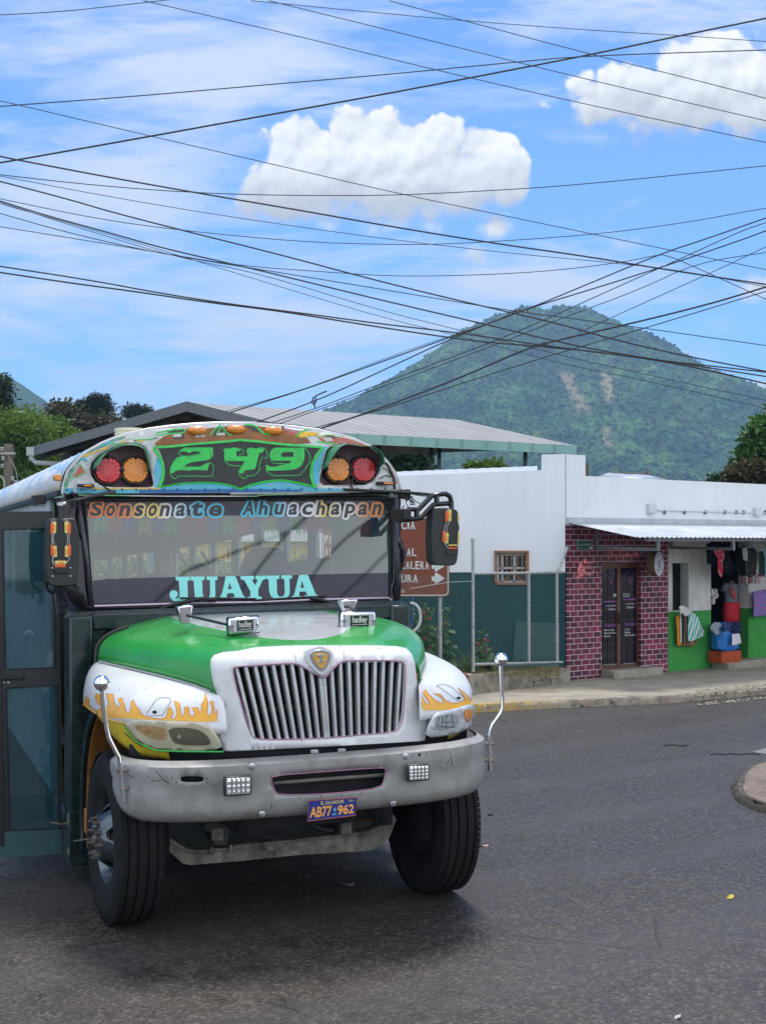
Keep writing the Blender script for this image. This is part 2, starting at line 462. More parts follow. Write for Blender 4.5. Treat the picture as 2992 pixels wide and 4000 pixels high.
# far side wall (picture right) with its window row, rear wall, near side wall
def wins():
    seg = [(612, 694), (722, 790), (822, 886), (922, 994), (1040, 1106), (1143, 1226), (1266, 1358), (1396, 1500), (1548, 1650)]
    out = []
    for a, b_ in seg:
        xa, xb = a/1.655, b_/1.655
        tp = lambda x: 2094+(1000-x)*.155; bt = lambda x: 2241+(1000-x)*.036
        out.append([(xa, tp(xa)), (xb, tp(xb)), (xb, bt(xb)), (xa, bt(xa))])
    out += [c2((62, 905), (160, 880), (160, 1105), (62, 1125)), c2((208, 862), (328, 858), (328, 1085), (208, 1095)),
            c2((374, 858), (505, 855), (505, 1050), (374, 1068)), c2((560, 855), (664, 855), (664, 1038), (560, 1045))]
    return out
W = wins(); side_h = []; rear_h = []; REAR = 10.5
for w_ in W:
    s_ = [bx(px, py, 1.20) for px, py in w_]
    if all(p.y < REAR-.2 for p in s_): side_h.append([(p.y, p.z) for p in s_])
    else:
        r_ = [bl(px, py, REAR) for px, py in w_]
        if all(-1.1 < p.x < 1.15 for p in r_): rear_h.append([(p.x, p.z) for p in r_])
sheet([(1.35, .45), (11.5, .45), (11.5, 2.7), (1.35, 2.7)], side_h, lambda x, z: Vector((1.22, x, z)), .6).build('side_wall', m_inner, bus, solid=.03, smooth=False)
o = MB(); o.box(1.252, 1.256, 1.35, REAR, .5, 1.75); o.build('outer_side_panel', M('outer_side_green', (.05, .3, .1), .4), bus, True)
sheet([(-1.25, .45), (1.21, .45), (1.21, 2.7), (-1.25, 2.7)], rear_h, lambda x, z: Vector((x, REAR, z)), .6).build('rear_wall', m_inner, bus, solid=.03, smooth=False)
nh = [[(1.9+k*.75, 1.85), (2.5+k*.75, 1.85), (2.5+k*.75, 2.5), (1.9+k*.75, 2.5)] for k in range(1, 11)]
nw = sheet([(2.25, .45), (REAR, .45), (REAR, 2.7), (2.25, 2.7)], nh, lambda x, z: Vector((-1.24, x, z)), .6).build('side_wall', M('outer_side_white', (.5, .52, .5), .4, dirt=(.2, .2, .2)), bus, True, solid=.03, smooth=False)
fl = MB(); fl.box(-1.22, 1.2, 1.3, REAR, .88, .94); fl.build('floor', m_dark, bus, True)
hd = MB(); hd.box(-1.20, 1.18, 2.2, REAR-.05, 2.64, 2.68); hd.build('ceiling_panel', m_inner, bus, True)
# hand rails and pillars inside
rl = MB()
for w_ in W[4::2]:
    for px, py in (w_[1],):
        p = bx(px, py, 1.14)
        if p.y < REAR: rl.tube([(1.14, p.y, 1.5), (1.14, p.y, 2.62)], .016, 8)
rl.tube([(-.35, 4.6, 1.2), (-.35, 4.6, 2.62)], .012, 8)
for p, q in ((c1((625, 1075),)[0], c1((690, 1155),)[0]), (c1((850, 1045),)[0], c1((885, 1105),)[0]), (c1((1040, 1065),)[0], c1((1095, 1160),)[0]), (c1((1145, 990),)[0], c1((1205, 1090),)[0]), (c1((1300, 1000),)[0], c1((1360, 1085),)[0])):
    rl.tube([bl(*p, 6.5), bl(*q, 6.5)], .022, 8)
rl.build('hand_rails', M('dull_rail', (.30, .31, .32), .4, metal=.3), bus)
def seatm(pts, d, name='seat'):
    o = MB(); o.prism([bl(*p, d) for p in smooth_poly(pts, 2)], (0, .12, 0)); return o.build(name, m_seat, bus, bevel=.02)
seatm(c2((70, 1180), (85, 1090), (120, 1010), (170, 972), (300, 972), (345, 1000), (370, 1050), (390, 1180)), 2.6, 'driver_seat')
seatm(c1((1230, 1180), (1235, 1100), (1270, 1078), (1340, 1080), (1370, 1110), (1375, 1180)), 3.6)
seatm(c1((940, 1180), (950, 1150), (1000, 1138), (1050, 1150), (1060, 1180)), 4.6)
seatm(c1((680, 1190), (690, 1170), (730, 1168), (750, 1190)), 5.4)
# lower row of seats and dashboard
for k in range(6):
    for sx_ in (-.72, .72):
        o = MB(); o.box(sx_-.42, sx_+.42, 3.3+k*1.1, 3.42+k*1.1, 1.0, 1.78); o.build('seat', m_seat, bus, True, bevel=.03)
ds_ = MB(); ds_.prism([(-1.15, 1.45, 1.2), (-1.15, 1.45, 1.86), (-1.15, 1.75, 1.94), (-1.15, 2.05, 1.84), (-1.15, 2.05, 1.2)], (2.3, 0, 0)); ds_.build('dashboard', m_dark, bus, True, bevel=.02)
sw = MB(); sw.tube([(.55+.24*math.cos(a), 2.15+.10*math.sin(a), 1.93+.2*math.sin(a)) for a in [2*PI*i/24 for i in range(25)]], .016, 8); sw.build('steering_wheel', m_blackp, bus, True)
# tassel curtain along the top of the windshield
tas = [(215, '5'), (245, 'g'), (320, 'r'), (455, 'y'), (530, 'b'), (640, 'g'), (720, 'r'), (800, 'r'), (890, 'g'), (950, 'r'), (1040, 'y'), (1130, 'b'), (1230, 'g'), (1330, 'r'), (1390, 'g'), (1440, 'r'), (1500, 'y')]
tc_ = {'g': (.05, .42, .18), 'r': (.55, .06, .12), 'y': (.5, .42, .08), 'b': (.05, .12, .42), '5': (.3, .4, .42)}
tcur = MB()
for i in range(31):
    k = tas[min(range(len(tas)), key=lambda j: abs(tas[j][0]-(370+i*38)*1.0))][1]
for i, (px, k) in enumerate([(395, 'g'), (450, 'r'), (505, 'b'), (565, 'y'), (620, 'b'), (670, 'g'), (722, 'r'), (778, 'r'), (835, 'b'), (895, 'g'), (950, 'r'), (1010, 'b'), (1052, 'y'), (1105, 'b'), (1155, 'g'), (1210, 'r'), (1262, 'r'), (1310, 'g'), (1362, 'g'), (1420, 'r'), (1470, 'b'), (1508, 'y')]):
    o = MB()
    for s_ in range(15):
        x = px-24+s_*3.4; e = 2066+random.uniform(0, 26)
        a = bl(x, 1990, 1.62); b_ = bl(x+random.uniform(-2, 2), e, 1.62); o.tube([a, b_], .0028, 4, caps=False)
    o.build('tassel', M('tassel_'+k, tc_[k], .8, var=.3, emit=0), bus)

# ---- front wall around the windshield, cowl
WT = [c1((545, 665),)[0], c2((1035, 655),)[0], c2((1035, 1300),)[0], c1((605, 1345),)[0]]
def wsd(x, z): return 1.26+(z-1.88)*.13
wz = [blf(*p, wsd) for p in WT]
front_o = c1((395, 655), (398, 800), (400, 1120), (412, 1240), (450, 1320), (520, 1372), (600, 1385))+c2((400, 1350), (1060, 1340), (1098, 1310), (1104, 1200), (1100, 655), (1096, 606), (1000, 606), (0, 612))+c1((1000, 612), (450, 628))
sheet(front_o, [WT], lambda x, y: blf(x, y, lambda a, b_: wsd(a, b_)-.012), 60).build('windshield_surround', m_gloss, bus, solid=.05)
ws = MB(); ws.add(wz, [(0, 1, 2, 3)]); wso = ws.build('windshield', m_ws, bus, smooth=False)
gk = MB(); gl_ = [blf(*p, lambda a, b_: wsd(a, b_)-.02) for p in WT]; gk.tube(gl_+[gl_[0]], .012, 8); gk.build('gasket', m_blackp, wso)
_c = sum(wz, Vector())/4; _e = MB(); _e.add([_c+(p-_c)*1.04 for p in wz], [(0, 1, 2, 3)]); _eo = _e.build('t', m_ws, None, smooth=False); S_ws = Surf([_eo], toworld); bpy.data.objects.remove(_eo)
bn = MB(); drape(bn, S_ws, c1((545, 668), (1655, 660))+c2((0, 660), (1033, 658), (1034, 768))+c1((1655, 768), (553, 768)), step=80, lift=.0012)
drape(bn, S_ws, c1((600, 1190), (700, 1178), (1100, 1166), (1655, 1160))+c2((0, 1158), (500, 1150), (1035, 1138), (1034, 1298))+c1((1655, 1320), (606, 1342)), step=80, lift=.0012)
bn.build('tinted_band', m_band, wso)
# JUAYUA, cut vinyl
JU = [([(122,62),(272,62),(272,100),(245,105),(250,280),(240,300),(205,325),(150,335),(100,315),(65,280),(58,240),(75,210),(110,203),(140,220),(147,250),(130,275),(115,280),(130,290),(160,280),(165,250),(155,105),(125,100)], []),
([(279,60),(425,60),(425,97),(398,100),(402,230),(415,275),(450,285),(475,270),(482,220),(480,100),(445,92),(442,60),(557,60),(558,95),(533,100),(537,260),(520,300),(470,325),(400,328),(350,310),(322,270),(310,105),(279,98)], []),
([(655,56),(745,56),(825,255),(840,272),(852,275),(852,295),(700,290),(700,278),(740,272),(722,232),(660,235),(652,270),(665,278),(665,288),(560,290),(585,275),(605,235),(638,95),(640,60)], [[(683,120),(707,190),(668,192)]]),
([(797,55),(940,53),(942,87),(918,95),(950,152),(978,95),(955,88),(955,53),(1058,50),(1058,87),(1030,95),(982,200),(985,265),(1020,272),(1020,300),(870,300),(872,275),(902,270),(900,210),(835,95),(800,88)], []),
([(1062,50),(1203,48),(1205,82),(1175,88),(1180,235),(1195,265),(1215,272),(1245,265),(1260,235),(1255,88),(1222,80),(1222,48),(1335,46),(1335,80),(1308,85),(1312,230),(1300,265),(1265,285),(1210,295),(1150,290),(1115,265),(1098,220),(1090,90),(1062,85)], []),
([(1410,44),(1500,42),(1580,240),(1610,260),(1605,270),(1460,275),(1462,262),(1495,255),(1478,215),(1415,218),(1408,260),(1435,265),(1435,275),(1325,280),(1330,265),(1355,258),(1400,80),(1405,60)], [[(1440,100),(1462,178),(1425,180)]])]
jm = MB()
for o_, hs in JU: drape(jm, S_ws, cJ(*o_), [cJ(*h) for h in hs], 40, .003)
jm.build('destination_lettering', m_aqua, wso, smooth=False)
# Sonsonate / Ahuachapan: coloured outline, dark body
def gradmat(name, x0, x1, stops):
    m = bpy.data.materials.new(name); nt, N, L, b = _nodes(m); t = nt.nodes.new('ShaderNodeSeparateXYZ')
    L.new(texco(nt), t.inputs[0]); r = nt.nodes.new('ShaderNodeMapRange'); r.inputs[1].default_value = x0; r.inputs[2].default_value = x1
    L.new(t.outputs[0], r.inputs[0]); L.new(ramp(nt, r.outputs[0], stops), b.inputs['Base Color']); b.inputs['Roughness'].default_value = .4; return m
xa = blf(345, 2000, wsd).x; xb = blf(885, 2000, wsd).x; xc = blf(935, 2000, wsd).x; xd = blf(1510, 2000, wsd).x
m_son = gradmat('sunset_paint', xa, xb, [(0, (.75, .20, .06)), (.28, (.75, .24, .08)), (.38, (.85, .66, .30)), (.48, (.85, .60, .12)), (.56, (.8, .8, .8)), (.66, (.65, .78, .85)), (.76, (.12, .52, .70)), (1, (.12, .55, .70))])
m_ahu = gradmat('sunset_paint_reversed', xc, xd, [(0, (.10, .52, .68)), (.24, (.12, .55, .70)), (.34, (.72, .75, .85)), (.5, (.82, .82, .80)), (.56, (.85, .60, .15)), (.64, (.8, .75, .55)), (.72, (.8, .8, .8)), (.85, (.75, .30, .10)), (1, (.75, .24, .06))])
m_letin = M('letter_inside', (.05, .052, .065), .5)
def script(s, boxes, mout, yb):
    a = MB(); b_ = MB()
    for ch, x0, x1, y0, y1 in boxes:
        for k in range(13):
            if k < 12: mb, off, lift = a, .035, .0022+.00008*k; ex, ey = 8.5*math.cos(k*PI/6), 8.5*math.sin(k*PI/6)
            else: mb, off, lift, ex, ey = b_, .03, .0045, 0, 0
            q = quad((x0+6+ex, y0+ey), (x1+6+ex, y0+ey), (x1-4+ex, y1+ey), (x0-4+ex, y1+ey))
            def fn(u, v, q=q, lift=lift):
                p = S_ws.hit(*q(u, v), lift); return tolocal(p) if p is not None else Vector((0, 1.3, 2.5))
            text(mb, ch, fn, off, 0.)
    a.build('route_lettering', mout, wso, smooth=False); b_.build('route_lettering', m_letin, wso, smooth=False)
def toc(cf, y0, y1, spans, tall, s):
    out = []
    for ch, (a, b_) in zip(s, spans):
        t, bt = (tall.get(ch, (y0, y1)))
        (xa_, ya_), (xb_, yb_) = cf((a, t), (b_, bt)); out.append((ch, xa_, xb_, ya_, yb_))
    return out
script('Sonsonate', toc(cSN, 108, 218, [(135, 245), (290, 370), (418, 520), (565, 650), (700, 780), (815, 905), (970, 1060), (1115, 1235), (1290, 1420)], {'S': (80, 215), 't': (75, 218)}, 'Sonsonate'), m_son, cSN)
script('Ahuachapan', toc(cAH, 98, 205, [(125, 235), (280, 365), (430, 515), (570, 655), (700, 800), (845, 925), (985, 1070), (1120, 1215), (1250, 1340), (1390, 1475)], {'A': (65, 208), 'h': (68, 205), 'p': (98, 232)}, 'Ahuachapan'), m_ahu, cAH)
# chrome and lilac trim strips above and below the glass
st = MB(); st.tube([blf(*p, lambda a, b_: wsd(a, b_)-.03) for p in c1((505, 632), (1100, 640), (1655, 640))+c2((200, 632), (700, 618), (760, 618))], .009, 8)
st.build('trim_strip', M('bright_trim', (.78, .74, .78), .15, metal=.8), wso)
st = MB(); st.tube([blf(*p, lambda a, b_: wsd(a, b_)-.03) for p in c1((608, 1354), (1200, 1336), (1655, 1328))+c2((500, 1314), (1020, 1300), (1045, 1318))], .008, 8)
st.build('trim_strip', m_lilac, wso)
pl_ = MB(); pl_.tube([blf(*p, lambda a, b_: wsd(a, b_)-.04) for p in c1((515, 670), (555, 1000), (590, 1350))], .016, 8)
pl_.tube([blf(*p, lambda a, b_: wsd(a, b_)-.04) for p in c2((1062, 655), (1072, 1000), (1080, 1325))], .016, 8); pl_.build('pillar_trim', M('pillar_dark', (.06, .06, .075), .25, metal=.5), bus)
stk = MB(); stk.add([blf(*p, lambda a, b_: wsd(a, b_)-.035) for p in cMR((612, 620), (632, 625), (650, 1165), (620, 1165))], [(0, 1, 2, 3)]); stk.build('sticker', M('pale_sticker', (.6, .62, .62), .4, var=.2, vs=30), bus)
# cowl wall
cw = MB(); cw.box(-1.25, 1.22, 1.12, 1.24, .15, 1.865); cowl = cw.build('cowl', m_teal, bus, True, bevel=.02)
cl_ = MB(); cl_.box(-1.255, -1.1, .98, 1.3, .15, 1.84); cl_.box(-1.1, 1.2, 1.0, 1.2, 1.74, 1.855); cl_.box(1.06, 1.215, .98, 1.3, .9, 1.84); cl_.build('cowl_panel', m_teal, cowl, True, bevel=.015)
rv = MB()
for i in range(24): rv.ball((-1.2+i*.105, .997, 1.835), .007, 8)
for i in range(12): rv.ball((-1.2, .975, .4+i*.12), .007, 8); rv.ball((-1.12, .975, 1.8-i*.05), .005, 8)
rv.build('rivets', M('rivet_teal', (.05, .08, .08), .3, metal=.6), cowl, True)
# wipers
for pts, arm in ((c1((1165, 1303), (1400, 1304), (1655, 1308))+c2((90, 1312),), c1((975, 1418), (1070, 1355), (1300, 1305), (1400, 1312))), (c2((150, 1318), (400, 1302), (620, 1290)), c2((520, 1300), (620, 1322), (720, 1340)))):
    w_ = MB(); w_.tube([blf(*p, lambda a, b_: wsd(a, b_)-.035) for p in pts], .009, 6); a_ = w_.build('wiper', m_blackp, bus)
    w_ = MB(); w_.tube([blf(*p, lambda a, b_: wsd(a, b_)-.06) for p in arm], [.016]+[.013]*(len(arm)-1), 8); w_.build('arm', m_blackp, a_)
w_ = MB(); w_.lathe([(.001, -.03), (.02, -.03), (.024, 0)], bl(*c1((980, 1420))[0], 1.08), (0, -1, 0), 16); w_.build('pivot_cap', m_steel, a_)

# ---- forehead cap
def capd(x, z): return 1.20+.06*max(0, z-2.72)**1.0+.13*(abs(x)/1.26)**5+.10*max(0, (z-3.0)/.2)**2*.5
cap_o = c1((405, 625), (412, 560), (440, 480), (480, 430), (530, 380), (590, 338), (660, 300), (745, 265), (830, 237), (960, 210), (1100, 192), (1250, 178), (1400, 171), (1655, 170))+c2((170, 175), (400, 193), (560, 213), (700, 243), (800, 273), (900, 318), (960, 362), (1020, 430), (1058, 485), (1080, 530), (1100, 605), (700, 610), (0, 622))+c1((1300, 622),)
podL = cLL((405, 640), (425, 560), (500, 480), (600, 415), (700, 360), (830, 310), (960, 295), (1100, 305), (1180, 345), (1215, 430), (1240, 600), (1300, 850), (1285, 900), (1200, 915), (700, 910), (560, 890), (470, 830), (415, 740))
podR = cLR((85, 840), (110, 700), (165, 500), (230, 430), (400, 400), (550, 388), (800, 420), (960, 432), (1100, 520), (1140, 650), (1130, 850), (1080, 950), (980, 1070), (850, 1125), (100, 1130), (35, 1060), (55, 930))
cap = sheet(cap_o, [podL, podR], lambda x, y: blf(x, y, capd), 22).build('front_cap', m_capw, bus, solid=.02)
S_cap = Surf([cap], toworld)
rim = MB(); rim.tube([blf(*p, lambda a, b_: capd(a, b_)+.01) for p in cap_o[:27]], .012, 8); rim.build('rim_trim', M('rim_white', (.62, .60, .60), .35, metal=.3), cap)
# band joining cap to roof, green with rivets
bd = MB(); rws = []
for t in range(5):
    d0 = t/4; rws.append([Vector((x*(1.0+.004*(1-d0)), (capd(x, z)+.02)*(1-d0)+1.44*d0, z+.012)) for x, z in ARC])
bd.grid(rws); bd.build('roof_band', M('band_green', (.02, .20, .05), .4, var=.25, dirt=(.4, .4, .38), ds=9, da=.6), cap, True)
def decal(name, polys, mat, parent, surf, step=14, lift=.003, holes=None):
    mb = MB()
    for i, p in enumerate(polys): drape(mb, surf, p, (holes or {}).get(i, ()), step, lift)
    return mb.build(name, mat, parent)
panel = cG((45, 125), (180, 112), (420, 88), (640, 66), (800, 50), (960, 64), (1200, 96), (1400, 112), (1540, 118), (1490, 180), (1450, 260), (1442, 350), (1455, 420), (1490, 475), (1400, 448), (1260, 418), (1150, 412), (1000, 430), (880, 462), (800, 490), (740, 468), (600, 438), (450, 432), (300, 437), (150, 458), (60, 478), (90, 420), (102, 330), (95, 250), (70, 180))
decal('paint_field', [c1((395, 624), (398, 590), (1100, 592), (1655, 592))+c2((500, 592), (830, 592), (830, 608), (0, 620))+c1((1200, 622),)], m_cyan, cap, S_cap, 20, .0015)
decal('paint_field', [c1((1035, 500), (1200, 540), (1655, 530))+c2((0, 540), (300, 520), (540, 520), (560, 598), (0, 600))+c1((1000, 598),)], m_cyan, cap, S_cap, 20, .0012)
decal('paint_field', [c1((900, 622), (900, 600), (1655, 596))+c2((400, 600), (620, 596), (620, 612), (0, 620))], m_blue, cap, S_cap, 20, .0022)
decal('paint_field', [c1((1000, 300), (1060, 255), (1200, 218), (1450, 192), (1655, 182))+c2((150, 186), (300, 200), (420, 235), (500, 268), (520, 300), (400, 305), (200, 300), (0, 300))+c1((1400, 300), (1150, 310), (1030, 335), (1010, 318))], m_brown, cap, S_cap, 16, .002)
decal('paint_field', [cLL((1330, 480), (1400, 560), (1440, 650), (1430, 780), (1380, 890), (1290, 900), (1310, 800), (1300, 700), (1320, 580)), cLL((270, 490), (340, 500), (380, 540), (330, 560), (290, 530)), cLL((540, 310), (640, 280), (740, 260), (700, 290), (620, 315)),
    cLR((0, 620), (70, 480), (120, 420), (160, 440), (90, 640), (50, 800), (40, 980), (20, 1080), (0, 1120), (-40, 1120), (-90, 1000), (-110, 800), (-70, 650)), cLL((1240, 900), (1420, 905), (1440, 925), (1240, 925))], m_cyan, cap, S_cap, 10, .0028)
decal('paint_field', [c2((565, 262), (640, 245), (700, 262), (760, 270), (850, 300), (890, 318), (760, 310), (600, 298)), cLL((265, 600), (325, 690), (240, 750), (165, 770)), c2((355, 232), (420, 222), (440, 240), (390, 252))], m_salmon, cap, S_cap, 10, .003)
decal('paint_field', [c2((435, 245), (470, 226), (570, 232), (565, 248), (500, 258), (450, 265)), cLL((250, 500), (310, 455), (480, 405), (580, 360), (660, 330), (640, 365), (560, 395), (440, 440), (330, 480)), cLL((830, 275), (900, 250), (1080, 245), (1170, 245), (1160, 265), (980, 270), (850, 290)), cLL((425, 918), (1370, 918), (1370, 940), (440, 940))], m_yel, cap, S_cap, 10, .0032)
decal('paint_field', [c1((1080, 225), (1180, 205), (1200, 215), (1170, 240), (1100, 240)), c1((1370, 250), (1400, 205), (1430, 190), (1450, 215), (1480, 245)), c2((90, 185), (150, 184), (185, 200), (200, 235), (150, 225)), c2((600, 262), (640, 252), (680, 262), (640, 280)), c1((1110, 262), (1190, 240), (1195, 270), (1130, 275)), c2((330, 190), (345, 192), (342, 230), (320, 240))], m_olive, cap, S_cap, 10, .0034)
decal('pod_airbrush_ring', [stroke(smooth_poly(podL+[podL[0]], 1, False), 9), stroke(smooth_poly(podR+[podR[0]], 1, False), 9)], m_sponge, cap, S_cap, 10, .0026)  # maroon airbrushed ring round each light pod
decal('rim_streak', [stroke(smooth_poly(p, 1, False), w_) for p, w_ in ((cLL((60, 900), (95, 760), (180, 600), (300, 470)), 14), (cLL((430, 380), (560, 320), (720, 255), (900, 205)), 10), (cLL((240, 520), (340, 440), (500, 360), (640, 310)), 8))], M('teal_green_streak', (.06, .30, .22), .5, var=.4, vs=12, dirt=(.5, .5, .46), ds=18, da=.9), cap, S_cap, 10, .0022)
decal('rim_streak', [stroke(smooth_poly(p, 1, False), w_) for p, w_ in ((cLR((450, 300), (620, 340), (860, 410)), 10), (cLR((1230, 700), (1330, 860), (1420, 1100)), 7), (c2((330, 205), (420, 222), (560, 250)), 9))], M('rose_streak', (.42, .16, .18), .5, var=.4, vs=12, dirt=(.5, .48, .45), ds=18, da=.9), cap, S_cap, 10, .0022)
gst = [stroke(smooth_poly(p, 2, False), w) for p, w in ((c1((975, 262), (1060, 240), (1110, 238), (1190, 235), (1200, 205), (1100, 215), (1010, 235)), 5), (c1((1360, 250), (1390, 205), (1430, 185), (1470, 240), (1500, 250)), 5), (c2((90, 180), (160, 182), (200, 230), (260, 250)), 6), (cLL((120, 840), (180, 690), (262, 565), (325, 690), (345, 690), (240, 750), (160, 800)), 3), (c1((1420, 175), (1425, 205), (1400, 240)), 5), (c2((420, 262), (450, 228), (520, 205), (560, 212)), 6), (c2((560, 290), (700, 308), (900, 330)), 5), (c2((560, 262), (640, 242), (700, 262)), 4), (cLL((690, 300), (830, 300), (1100, 292)), 5), (cLL((960, 240), (1100, 245), (1300, 235)), 4),
    (c1((400, 500), (430, 540), (420, 600)), 5))]
decal('paint_line', gst, m_brightgreen, cap, S_cap, 8, .0036)
np_ = decal('number_board', [panel], m_panel, cap, S_cap, 18, .0044)
S_np = Surf([np_], toworld)
brd = []
for p, w in ((cG((0, 112), (180, 104), (420, 76), (640, 62), (795, 46)), 9), (cG((795, 46), (960, 58), (1200, 88), (1400, 98), (1560, 112)), 9),
    (cG((0, 120), (60, 200), (92, 300), (85, 400), (50, 480)), 12), (cG((1560, 118), (1480, 220), (1448, 320), (1458, 420), (1500, 485)), 11),
    (cG((60, 480), (250, 445), (450, 437), (620, 445), (740, 472), (800, 500)), 7), (cG((800, 500), (900, 458), (1050, 426), (1180, 415), (1330, 440), (1500, 480)), 9)):
    brd.append(stroke(smooth_poly(p, 2, False), w))
decal('number_board_border', brd, m_brightgreen, cap, Surf([np_, cap], toworld), 10, .006)
n2 = [(222,165),(250,135),(290,113),(545,113),(552,180),(530,210),(500,230),(440,238),(350,250),(300,270),(285,290),(430,290),(470,265),(515,252),(505,300),(495,325),(400,322),(370,318),(340,325),(230,322),(200,330),(180,352),(150,345),(155,300),(180,250),(215,205),(260,195),(330,198),(420,180),(435,165),(420,150),(370,148),(325,165),(300,150),(250,150)]
n4 = [(642,140),(660,118),(700,125),(735,113),(790,118),(800,150),(765,145),(765,195),(865,195),(868,165),(855,150),(865,125),(900,113),(945,125),(985,110),(1010,118),(1020,140),(1000,160),(975,165),(960,220),(945,290),(930,315),(880,320),(840,325),(825,355),(790,350),(782,335),(800,310),(825,270),(840,238),(660,238),(650,210),(655,160)]
n9 = [(1070,190),(1080,150),(1100,125),(1130,115),(1390,115),(1393,180),(1390,220),(1370,270),(1340,300),(1280,320),(1170,325),(1040,328),(1035,270),(1080,292),(1130,290),(1180,275),(1250,262),(1275,235),(1110,235),(1080,220)]
decal('route_number', [cG(*n2), cG(*n4), cG(*n9)], m_brightgreen, cap, S_np, 10, .002, {2: [cG((1175,185),(1180,165),(1205,155),(1290,155),(1290,200),(1185,200))]})
sks = [[(225,165),(270,195),(350,190),(435,165)], [(150,345),(165,380),(185,400),(212,400),(215,378),(350,378),(390,372),(420,380),(540,380),(555,310),(550,270),(515,252)], [(655,235),(700,278),(820,285)], [(790,350),(800,380),(825,398),(858,398),(860,375),(900,378),(945,360),(985,310),(970,295),(1000,205),(1048,213),(1053,180),(1040,140),(1015,115)], [(800,120),(825,140),(832,175),(795,175),(795,190)], [(1395,118),(1430,155),(1445,200),(1443,245),(1400,310),(1350,370),(1120,375),(1080,360),(1035,328)], [(1080,225),(1110,260),(1250,265)]]
decal('route_number_outline', [stroke(cG(*p), 2.6) for p in sks], m_brightgreen, cap, S_np, 8, .002)
rv = MB()
for i in range(24):
    px = 262+i*54; h_ = S_cap.hit(px, 1914-.004*px, .002)
    if h_ is not None: p = tolocal(h_); rv.ball(p, .009, 8)
rv.build('rivets', m_blue, cap)
tp = MB()
for p in (c1((1118, 244), (1172, 240), (1172, 258), (1118, 262)), c1((1265, 248), (1320, 243), (1322, 258), (1265, 262)), c1((1400, 235), (1452, 232), (1455, 248), (1400, 250)), c1((980, 258), (1030, 252), (1030, 268), (982, 270)), cLL((340, 600), (430, 480), (470, 445), (470, 480), (350, 620)), cLL((860, 270), (1000, 235), (1080, 250), (1000, 285)), c2((590, 265), (650, 262), (665, 285), (620, 290)), cLL((175, 990), (170, 800), (200, 760), (210, 850), (215, 990))): drape(tp, S_cap, p, (), 12, .004)
tp.build('tape_patches', m_tape, cap)
# marker lights
for p in c1((1273, 218), (1527, 209))+c2((280, 218),):
    q = blf(*p, lambda a, b_: capd(a, b_)-.012); o = MB(); o.ball((q.x, q.y, q.z), .070, 24, (1, .55, .46)); a_ = o.build('marker_light', m_amber, cap)
    o = MB(); o.ball((q.x, q.y+.012, q.z), .074, 24, (1, .25, .46)); o.build('bezel', M('marker_bezel', (.25, .08, .01), .5), a_)
for cf, x0, y0, x1, y1 in ((cLL, 215, 868, 455, 912), (cLR, 1065, 1062, 1350, 1130)):
    a = blf(*cf((x0, y0))[0], lambda s, t: capd(s, t)-.02); b_ = blf(*cf((x1, y1))[0], lambda s, t: capd(s, t)-.02); dd = min(a.y, b_.y)-.02
    o = MB(); o.box(a.x, b_.x, dd, dd+.05, b_.z, a.z); k_ = o.build('side_marker', m_blackp, cap, bevel=.004)
    w = b_.x-a.x; o = MB(); o.box(a.x+w*.35, a.x+w*.85, dd-.006, dd+.01, b_.z+.005, a.z-.006); o.build('lens', m_amberl, k_, bevel=.003)
# warning light pods: tub, back plate, lamps, visor
def pod(pl, lamps, vis_a, vis_l, drop):
    D0 = lambda a, b_: capd(a, b_)+.02; D1 = lambda a, b_: 1.31+.02*abs(a)
    A_ = [blf(*p, D0) for p in pl]; cx = sum(p.x for p in A_)/len(A_); cz = sum(p.z for p in A_)/len(A_)
    B_ = [Vector((cx+(p.x-cx)*.97, 1.32, cz+(p.z-cz)*.97)) for p in A_]
    o = MB(); o.add(A_+B_, [(i, (i+1) % len(A_), (i+1) % len(A_)+len(A_), i+len(A_)) for i in range(len(A_))]); o.add(B_, [tuple(range(len(B_)))])
    pd = o.build('warning_light_pod', m_sponge, cap, smooth=False)
    for (px, py), r, mt in lamps:
        q = bl(px, py, 1.27); o = MB()
        o.lathe([(.001, .035), (r*.4, .036), (r*.42, .032), (r*.9, .03), (r*.96, .02), (r, .0)], (q.x, 1.275, q.z), (0, -1, 0), 40); k_ = o.build('warning_lamp', mt, pd)
        o = MB(); o.lathe([(r*1.0, .02), (r*1.1, .02), (r*1.13, 0), (r*1.13, -.05)], (q.x, 1.27, q.z), (0, -1, 0), 40)
        for t in range(4):
            a = t*PI/2; o.ball((q.x+r*.97*math.cos(a), 1.243, q.z+r*.97*math.sin(a)), .017, 10)
        o.build('housing', m_blackp, k_)
        o = MB()
        for rr, n in ((.84, 16), (.6, 12)):
            for t in range(n):
                a = 2*PI*t/n; o.ball((q.x+r*rr*math.cos(a), 1.247, q.z+r*rr*math.sin(a)), .0085, 8)
        o.build('reflector_dots', mt, k_)
    a_ = [blf(*p, lambda s, t: capd(s, t)+.03) for p in vis_a]; l_ = [bl(*p, 1.2-drop) for p in vis_l]
    rows = [[p.lerp(q, t) for p, q in zip(a_, l_)] for t in (0, .35, .7, 1)]
    o = MB(); o.grid(rows); o.build('visor', m_visor, pd, solid=.004)
pod(podL, [(c1((697, 475))[0], .096, m_red), (c1((873, 475))[0], .096, m_amber)],
    cLL((425, 660), (430, 570), (520, 475), (640, 400), (760, 345), (860, 308), (960, 293), (1100, 303), (1185, 345), (1222, 450), (1240, 690)),
    cLL((455, 650), (520, 590), (570, 500), (650, 400), (745, 362), (860, 318), (970, 312), (1080, 325), (1165, 372), (1205, 480), (1240, 700)), .035)
